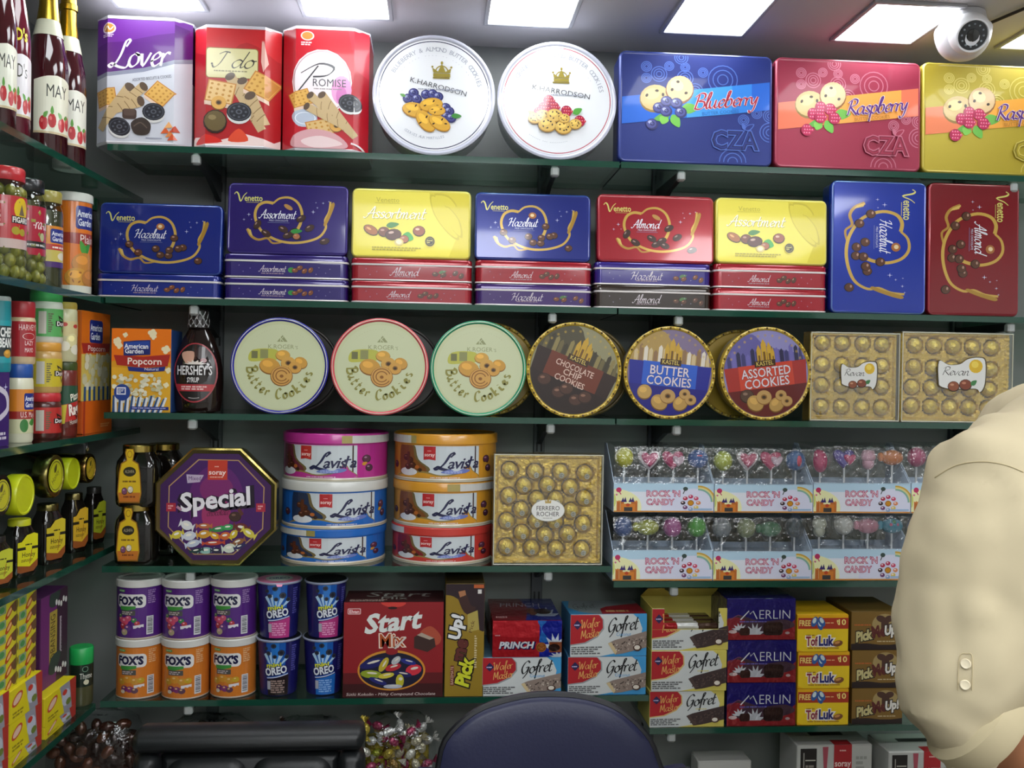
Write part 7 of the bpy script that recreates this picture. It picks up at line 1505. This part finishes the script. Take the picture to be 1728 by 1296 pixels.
# black padded chair
Y = 1.40
a, b = at(217, 1250, Y), at(615, 1250, Y); zt_ = at(415, 1236, Y).z; cx = (a.x + b.x) / 2; w = b.x - a.x
t = thing('office_chair', 'black padded leather office chair with a square-topped back and recessed panels', 'chair', (cx, Y, 0), 0, 'chairs in front of the shelves')
def bar(x0, x1, z0, z1, y0, y1, r, name):
    mb = MB(); mb.M = Matrix.Rotation(PI / 2, 4, 'X')
    hx, hz, mx, mz = (x1 - x0) / 2, (z1 - z0) / 2, (x0 + x1) / 2, (z0 + z1) / 2
    f = lambda q, z: [(mx + px, mz + pz, z) for px, pz in superell(hx, hz, r, q)]
    mb.loft([f(.012, -y1), f(.003, -y1 + .008), f(0, (-y0 - y1) / 2), f(.003, -y0 - .008), f(.012, -y0)], '#151719'); return mb.build(name, 'leather', t, sharp=60)
fr = w * .12
bar(-w / 2, w / 2, zt_ - .034, zt_, 0, .06, .013, 'top_roll'); bar(-w / 2, -w / 2 + fr, .55, zt_ - .035, .004, .056, .015, 'side_bolster'); bar(w / 2 - fr, w / 2, .55, zt_ - .035, .004, .056, .015, 'side_bolster')
bar(-w / 2 + fr * .9, w / 2 - fr * .9, .55, zt_ - .04, .022, .05, .01, 'back_panel')
bar(-w / 2 + fr * 1.2, -.004, zt_ - .30, zt_ - .044, .006, .03, .025, 'back_pad'); bar(.004, w / 2 - fr * 1.2, zt_ - .30, zt_ - .044, .006, .03, .025, 'back_pad')
MB().prism(lambda q: [(x, y - .20) for x, y in superell(.205, .21, .05, q)], .42, .52, '#17191b', .03).build('seat', 'leather', t)
MB().tube([(0, -.05, .41), (0, .08, .43), (0, .09, .56)], .022, '#17181b', 10).build('back_bar', 'plastic', t)
star_base(t, .42)

# ================================================================ person at the counter, turned away, sleeve rolled at the elbow
PX0, PY0 = .80, 1.04                               # spine
def skin_mesh(name, V, E, parent, mat, color, sub=2, root=0):
    me = bpy.data.meshes.new(name); me.from_pydata([v[:3] for v in V], E, [])
    o = bpy.data.objects.new(name, me); COL.objects.link(o)
    m = o.modifiers.new('skin', 'SKIN'); m.use_smooth_shade = True
    for i, v in enumerate(V): me.skin_vertices[0].data[i].radius = (v[3], v[4] if len(v) > 4 else v[3]); me.skin_vertices[0].data[i].use_root = i == root
    s = o.modifiers.new('sub', 'SUBSURF'); s.levels = s.render_levels = sub
    dg = bpy.context.evaluated_depsgraph_get(); ev = o.evaluated_get(dg); e = bpy.data.meshes.new_from_object(ev)
    bpy.data.objects.remove(o)
    mb = MB(); mb.add([tuple(v.co) for v in e.vertices], [tuple(p.vertices) for p in e.polygons], color)
    return mb
PT = thing('person', 'person in a cream long-sleeved shirt with the sleeve rolled up, turned away, arm bent', 'person', (0, 0, 0))
SH = at(1712, 838, .95); EL = at(1612, 1186, .91); WR = EL + (at(1668, 1230, .905) - EL) * 6.0
s2 = lambda v, dx: (PX0 + dx, PY0 + .0, v)
# body: legs, neck, head, forearms, hands in one skin
V = [(PX0 + .02, PY0 + .05, .93, .12, .11), (PX0 + .0, PY0 + .05, 1.15, .11, .09), (PX0 - .0, PY0 + .05, 1.36, .085, .075), (PX0 + .01, PY0 + .05, 1.49, .055), (PX0 + .03, PY0 + .05, 1.56, .055),
     (PX0 + .04, PY0 + .05, 1.63, .078, .088), (PX0 + .04, PY0 + .05, 1.70, .085, .09), (PX0 + .035, PY0 + .05, 1.755, .06),
     (PX0 + .02, PY0 - .06, .86, .085), (PX0 + .03, PY0 - .07, .48, .055), (PX0 + .0, PY0 - .07, .10, .04), (PX0 + .15, PY0 - .07, .045, .035),
     (PX0 + .02, PY0 + .16, .86, .085), (PX0 + .03, PY0 + .17, .48, .055), (PX0 + .0, PY0 + .17, .10, .04), (PX0 + .15, PY0 + .17, .045, .035),
     (SH.x + .03, SH.y, SH.z - .01, .055), (EL.x + .01, EL.y, EL.z, .043), (EL.x + (WR.x - EL.x) * .4, EL.y + (WR.y - EL.y) * .4, EL.z + (WR.z - EL.z) * .4, .040), (WR.x, WR.y, WR.z, .029), (WR.x + .05, WR.y, WR.z - .012, .036, .018), (WR.x + .085, WR.y, WR.z - .02, .036, .015),
     (PX0 + .0, PY0 + .24, 1.39, .055), (PX0 + .03, PY0 + .30, 1.12, .043), (PX0 + .27, PY0 + .26, 1.08, .029), (PX0 + .33, PY0 + .25, 1.07, .036, .018)]
E_ = [(0, 1), (1, 2), (2, 3), (3, 4), (4, 5), (5, 6), (6, 7), (0, 8), (8, 9), (9, 10), (10, 11), (0, 12), (12, 13), (13, 14), (14, 15), (2, 16), (16, 17), (17, 18), (18, 19), (19, 20), (20, 21), (2, 22), (22, 23), (23, 24), (24, 25)]
for hx, hy, hz, sgn in ((WR.x + .085, WR.y, WR.z - .02, 1), (PX0 + .33, PY0 + .25, 1.07, -1)):
    root = 21 if sgn == 1 else 25
    for k, (dy, l) in enumerate(((-.027, .066), (-.009, .074), (.009, .070), (.026, .054))):
        n0 = len(V); V += [(hx + .022, hy + dy, hz - .004, .0095), (hx + .022 + l * .5, hy + dy * 1.1, hz - .016, .0088), (hx + .018 + l * .85, hy + dy * 1.1, hz - .040, .0078)]; E_ += [(root, n0), (n0, n0 + 1), (n0 + 1, n0 + 2)]
    n0 = len(V); V += [(hx - .02, hy - sgn * .040, hz - .012, .011), (hx + .015, hy - sgn * .056, hz - .030, .0095)]; E_ += [(root - 1 if sgn == 1 else root, n0), (n0, n0 + 1)]
mb = skin_mesh('body', V, E_, PT, 'skin', '#8a5a3c')
# face details
hx, hy, hz = PX0 + .04, PY0 + .05, 1.66
mb.ell((hx + .092, hy, hz - .005), (.018, .014, .022), '#8a5a3c', 10, 6); mb.ell((hx + .084, hy, hz - .050), (.012, .026, .008), '#7a4038', 10, 6)
for s in (-1, 1): mb.ell((hx + .078, hy + s * .031, hz + .022), (.011, .013, .009), '#e8e4de', 10, 6); mb.ell((hx + .086, hy + s * .031, hz + .022), (.005, .006, .006), '#1c120c', 8, 5); mb.ell((hx - .008, hy + s * .087, hz), (.022, .010, .032), '#84563a', 10, 6)
mb.build('body', 'skin', PT, sharp=180)
mb = MB(); mb.ell((hx - .012, hy, hz + .055), (.098, .092, .075), '#17120f', 20, 12); mb.ell((hx - .045, hy, hz + .01), (.062, .082, .07), '#17120f', 18, 10); mb.build('hair', 'hair', PT)

def fuse(mb, voxel, smooth_n, disp, name, mat, parent, color):
    me = bpy.data.meshes.new('tmp'); me.from_pydata(mb.V, [], mb.F); o = bpy.data.objects.new('tmp', me); COL.objects.link(o)
    m = o.modifiers.new('r', 'REMESH'); m.mode = 'VOXEL'; m.voxel_size = voxel
    m = o.modifiers.new('s', 'SMOOTH'); m.iterations = smooth_n; m.factor = .6
    for tex in disp:
        tx = bpy.data.textures.new('folds', tex[0]); tx.noise_scale = tex[1]
        if tex[0] == 'WOOD': tx.wood_type = 'BANDNOISE'; tx.turbulence = 9
        m = o.modifiers.new('d', 'DISPLACE'); m.texture = tx; m.strength = tex[2]; m.mid_level = .5; m.texture_coords = 'LOCAL'
    m = o.modifiers.new('s2', 'SMOOTH'); m.iterations = 2; m.factor = .5
    ev = o.evaluated_get(bpy.context.evaluated_depsgraph_get()); e = bpy.data.meshes.new_from_object(ev); bpy.data.objects.remove(o)
    q = MB(); q.add([tuple(v.co) for v in e.vertices], [tuple(p.vertices) for p in e.polygons], color)
    return q.build(name, mat, parent, sharp=180)
CREAM = '#beb193'
mb = MB()
def oval(cx, cy, z, rx, ry, tw=0.0): return [(cx + rx * px, cy + ry * py, z + tw * px) for px, py in circ(1, 28)]
mb.loft([oval(PX0 + .02, PY0 + .05, .80, .150, .185), oval(PX0 + .02, PY0 + .05, .95, .148, .18), oval(PX0 + .005, PY0 + .05, 1.15, .155, .185), oval(PX0 - .005, PY0 + .05, 1.30, .15, .205), oval(PX0 - .0, PY0 + .05, 1.40, .12, .205), oval(PX0 + .005, PY0 + .05, 1.45, .09, .15), oval(PX0 + .01, PY0 + .05, 1.49, .068, .075), oval(PX0 + .012, PY0 + .05, 1.525, .062, .066)], CREAM)
def sleeve(sh, el, end, r):
    P = [sh + Vector((.04, .03, .02)), sh, sh.lerp(el, .30), sh.lerp(el, .62), sh.lerp(el, .88), el + Vector((-.004, 0, -.012)), el.lerp(end, .45) + Vector((0, 0, -.012)), end]
    mb.tube([tuple(p) for p in P], r, CREAM, 24)
CUFF = EL.lerp(WR, .165)
mb.tube([(PX0 + .005, PY0 + .05, 1.425), (PX0 - .02, PY0 + .01, 1.425), tuple(Vector((PX0, PY0, 1.43)).lerp(SH, .6)), tuple(SH + Vector((.01, .01, 0)))], [.095, .105, .10, .088], CREAM, 24)
mb.tube([(PX0 + .005, PY0 + .05, 1.425), (PX0, PY0 + .13, 1.415), (PX0, PY0 + .21, 1.395)], [.095, .09, .08], CREAM, 24)
sleeve(SH, EL, CUFF, [.075, .090, .094, .081, .070, .060, .054, .050])
EL2 = Vector((PX0 + .03, PY0 + .30, 1.12)); sleeve(Vector((PX0 + .0, PY0 + .21, 1.395)), EL2, EL2.lerp(Vector((PX0 + .27, PY0 + .26, 1.08)), .4), [.06, .085, .085, .078, .070, .066, .062, .058])
sh_ = fuse(mb, .008, 8, (('CLOUDS', .12, .030), ('CLOUDS', .055, .013), ('WOOD', .22, .010)), 'shirt', 'shirt', PT, CREAM)
# rolled cuff, sleeve tab with buttons, yoke seam
d0 = (WR - EL).normalized(); Qm = d0.to_track_quat('Z', 'Y').to_matrix().to_4x4()
mb = MB(); mb.M = Matrix.Translation(CUFF) @ Qm; mb.lathe([(.046, -.034), (.0555, -.026), (.0545, -.004), (.052, .002), (.046, .0), (.044, -.03)], '#b9ac8c', 36, caps=False); mb.build('rolled_cuff', 'shirt', sh_)
for px, py in ((1630, 1120), (1628, 1155)):
    p = at(px, py, .80); n_ = Vector((-.15, -1, .05)).normalized(); mb = MB()
    hit, loc, nor, _ = sh_.ray_cast(EYE, (p - EYE).normalized())
    if hit:
        mb.M = Matrix.Translation(loc + nor * .0012) @ nor.to_track_quat('Z', 'Y').to_matrix().to_4x4(); mb.lathe([(.0046, 0), (.0049, .0008), (.0042, .0018), (.003, .0014), (.001, .0014)], '#d8ccb0', 18); mb.build('button', 'plastic', sh_)
def seam(pts, name, w=.0007, c='#b8aa88'):
    P = []
    for px, py in smooth(pts, 6):
        hit, loc, nor, _ = sh_.ray_cast(EYE, (at(px, py, .8) - EYE).normalized())
        if hit: P.append(tuple(loc + nor * .0004))
    if len(P) > 3: MB().tube(P, w, c, 6).build(name, 'shirt', sh_)
seam([(1578, 806), (1615, 785), (1660, 779), (1700, 786), (1727, 797)], 'yoke_seam')
seam([(1616, 1165), (1619, 1110), (1632, 1103), (1641, 1110), (1640, 1165)], 'sleeve_tab', .0005)
mb = MB()
mb.loft([oval(PX0 + .02, PY0 + .05, 1.0, .140, .172), oval(PX0 + .02, PY0 + .05, .88, .150, .185), oval(PX0 + .02, PY0 + .05, .80, .145, .185)], '#23262c')
for s in (-.06, .165): mb.tube([(PX0 + .02, PY0 + s, .84), (PX0 + .03, PY0 + s - .0, .48), (PX0 + .0, PY0 + s, .09)], [.105, .082, .07], '#23262c', 20)
tr_ = fuse(mb, .012, 4, (('CLOUDS', .08, .008),), 'trousers', 'cloth', PT, '#23262c')
for s in (-.07, .17):
    mb = MB(); mb.loft([[(PX0 + .055 + .145 * q * px, PY0 + s + .05 * q * py, z) for px, py in superell(1, 1, .7, 0, 5)] for q, z in ((1, 0), (1.02, .02), (.98, .045), (.80, .075), (.55, .10))], '#17130f'); mb.build('shoe', 'leather', PT)
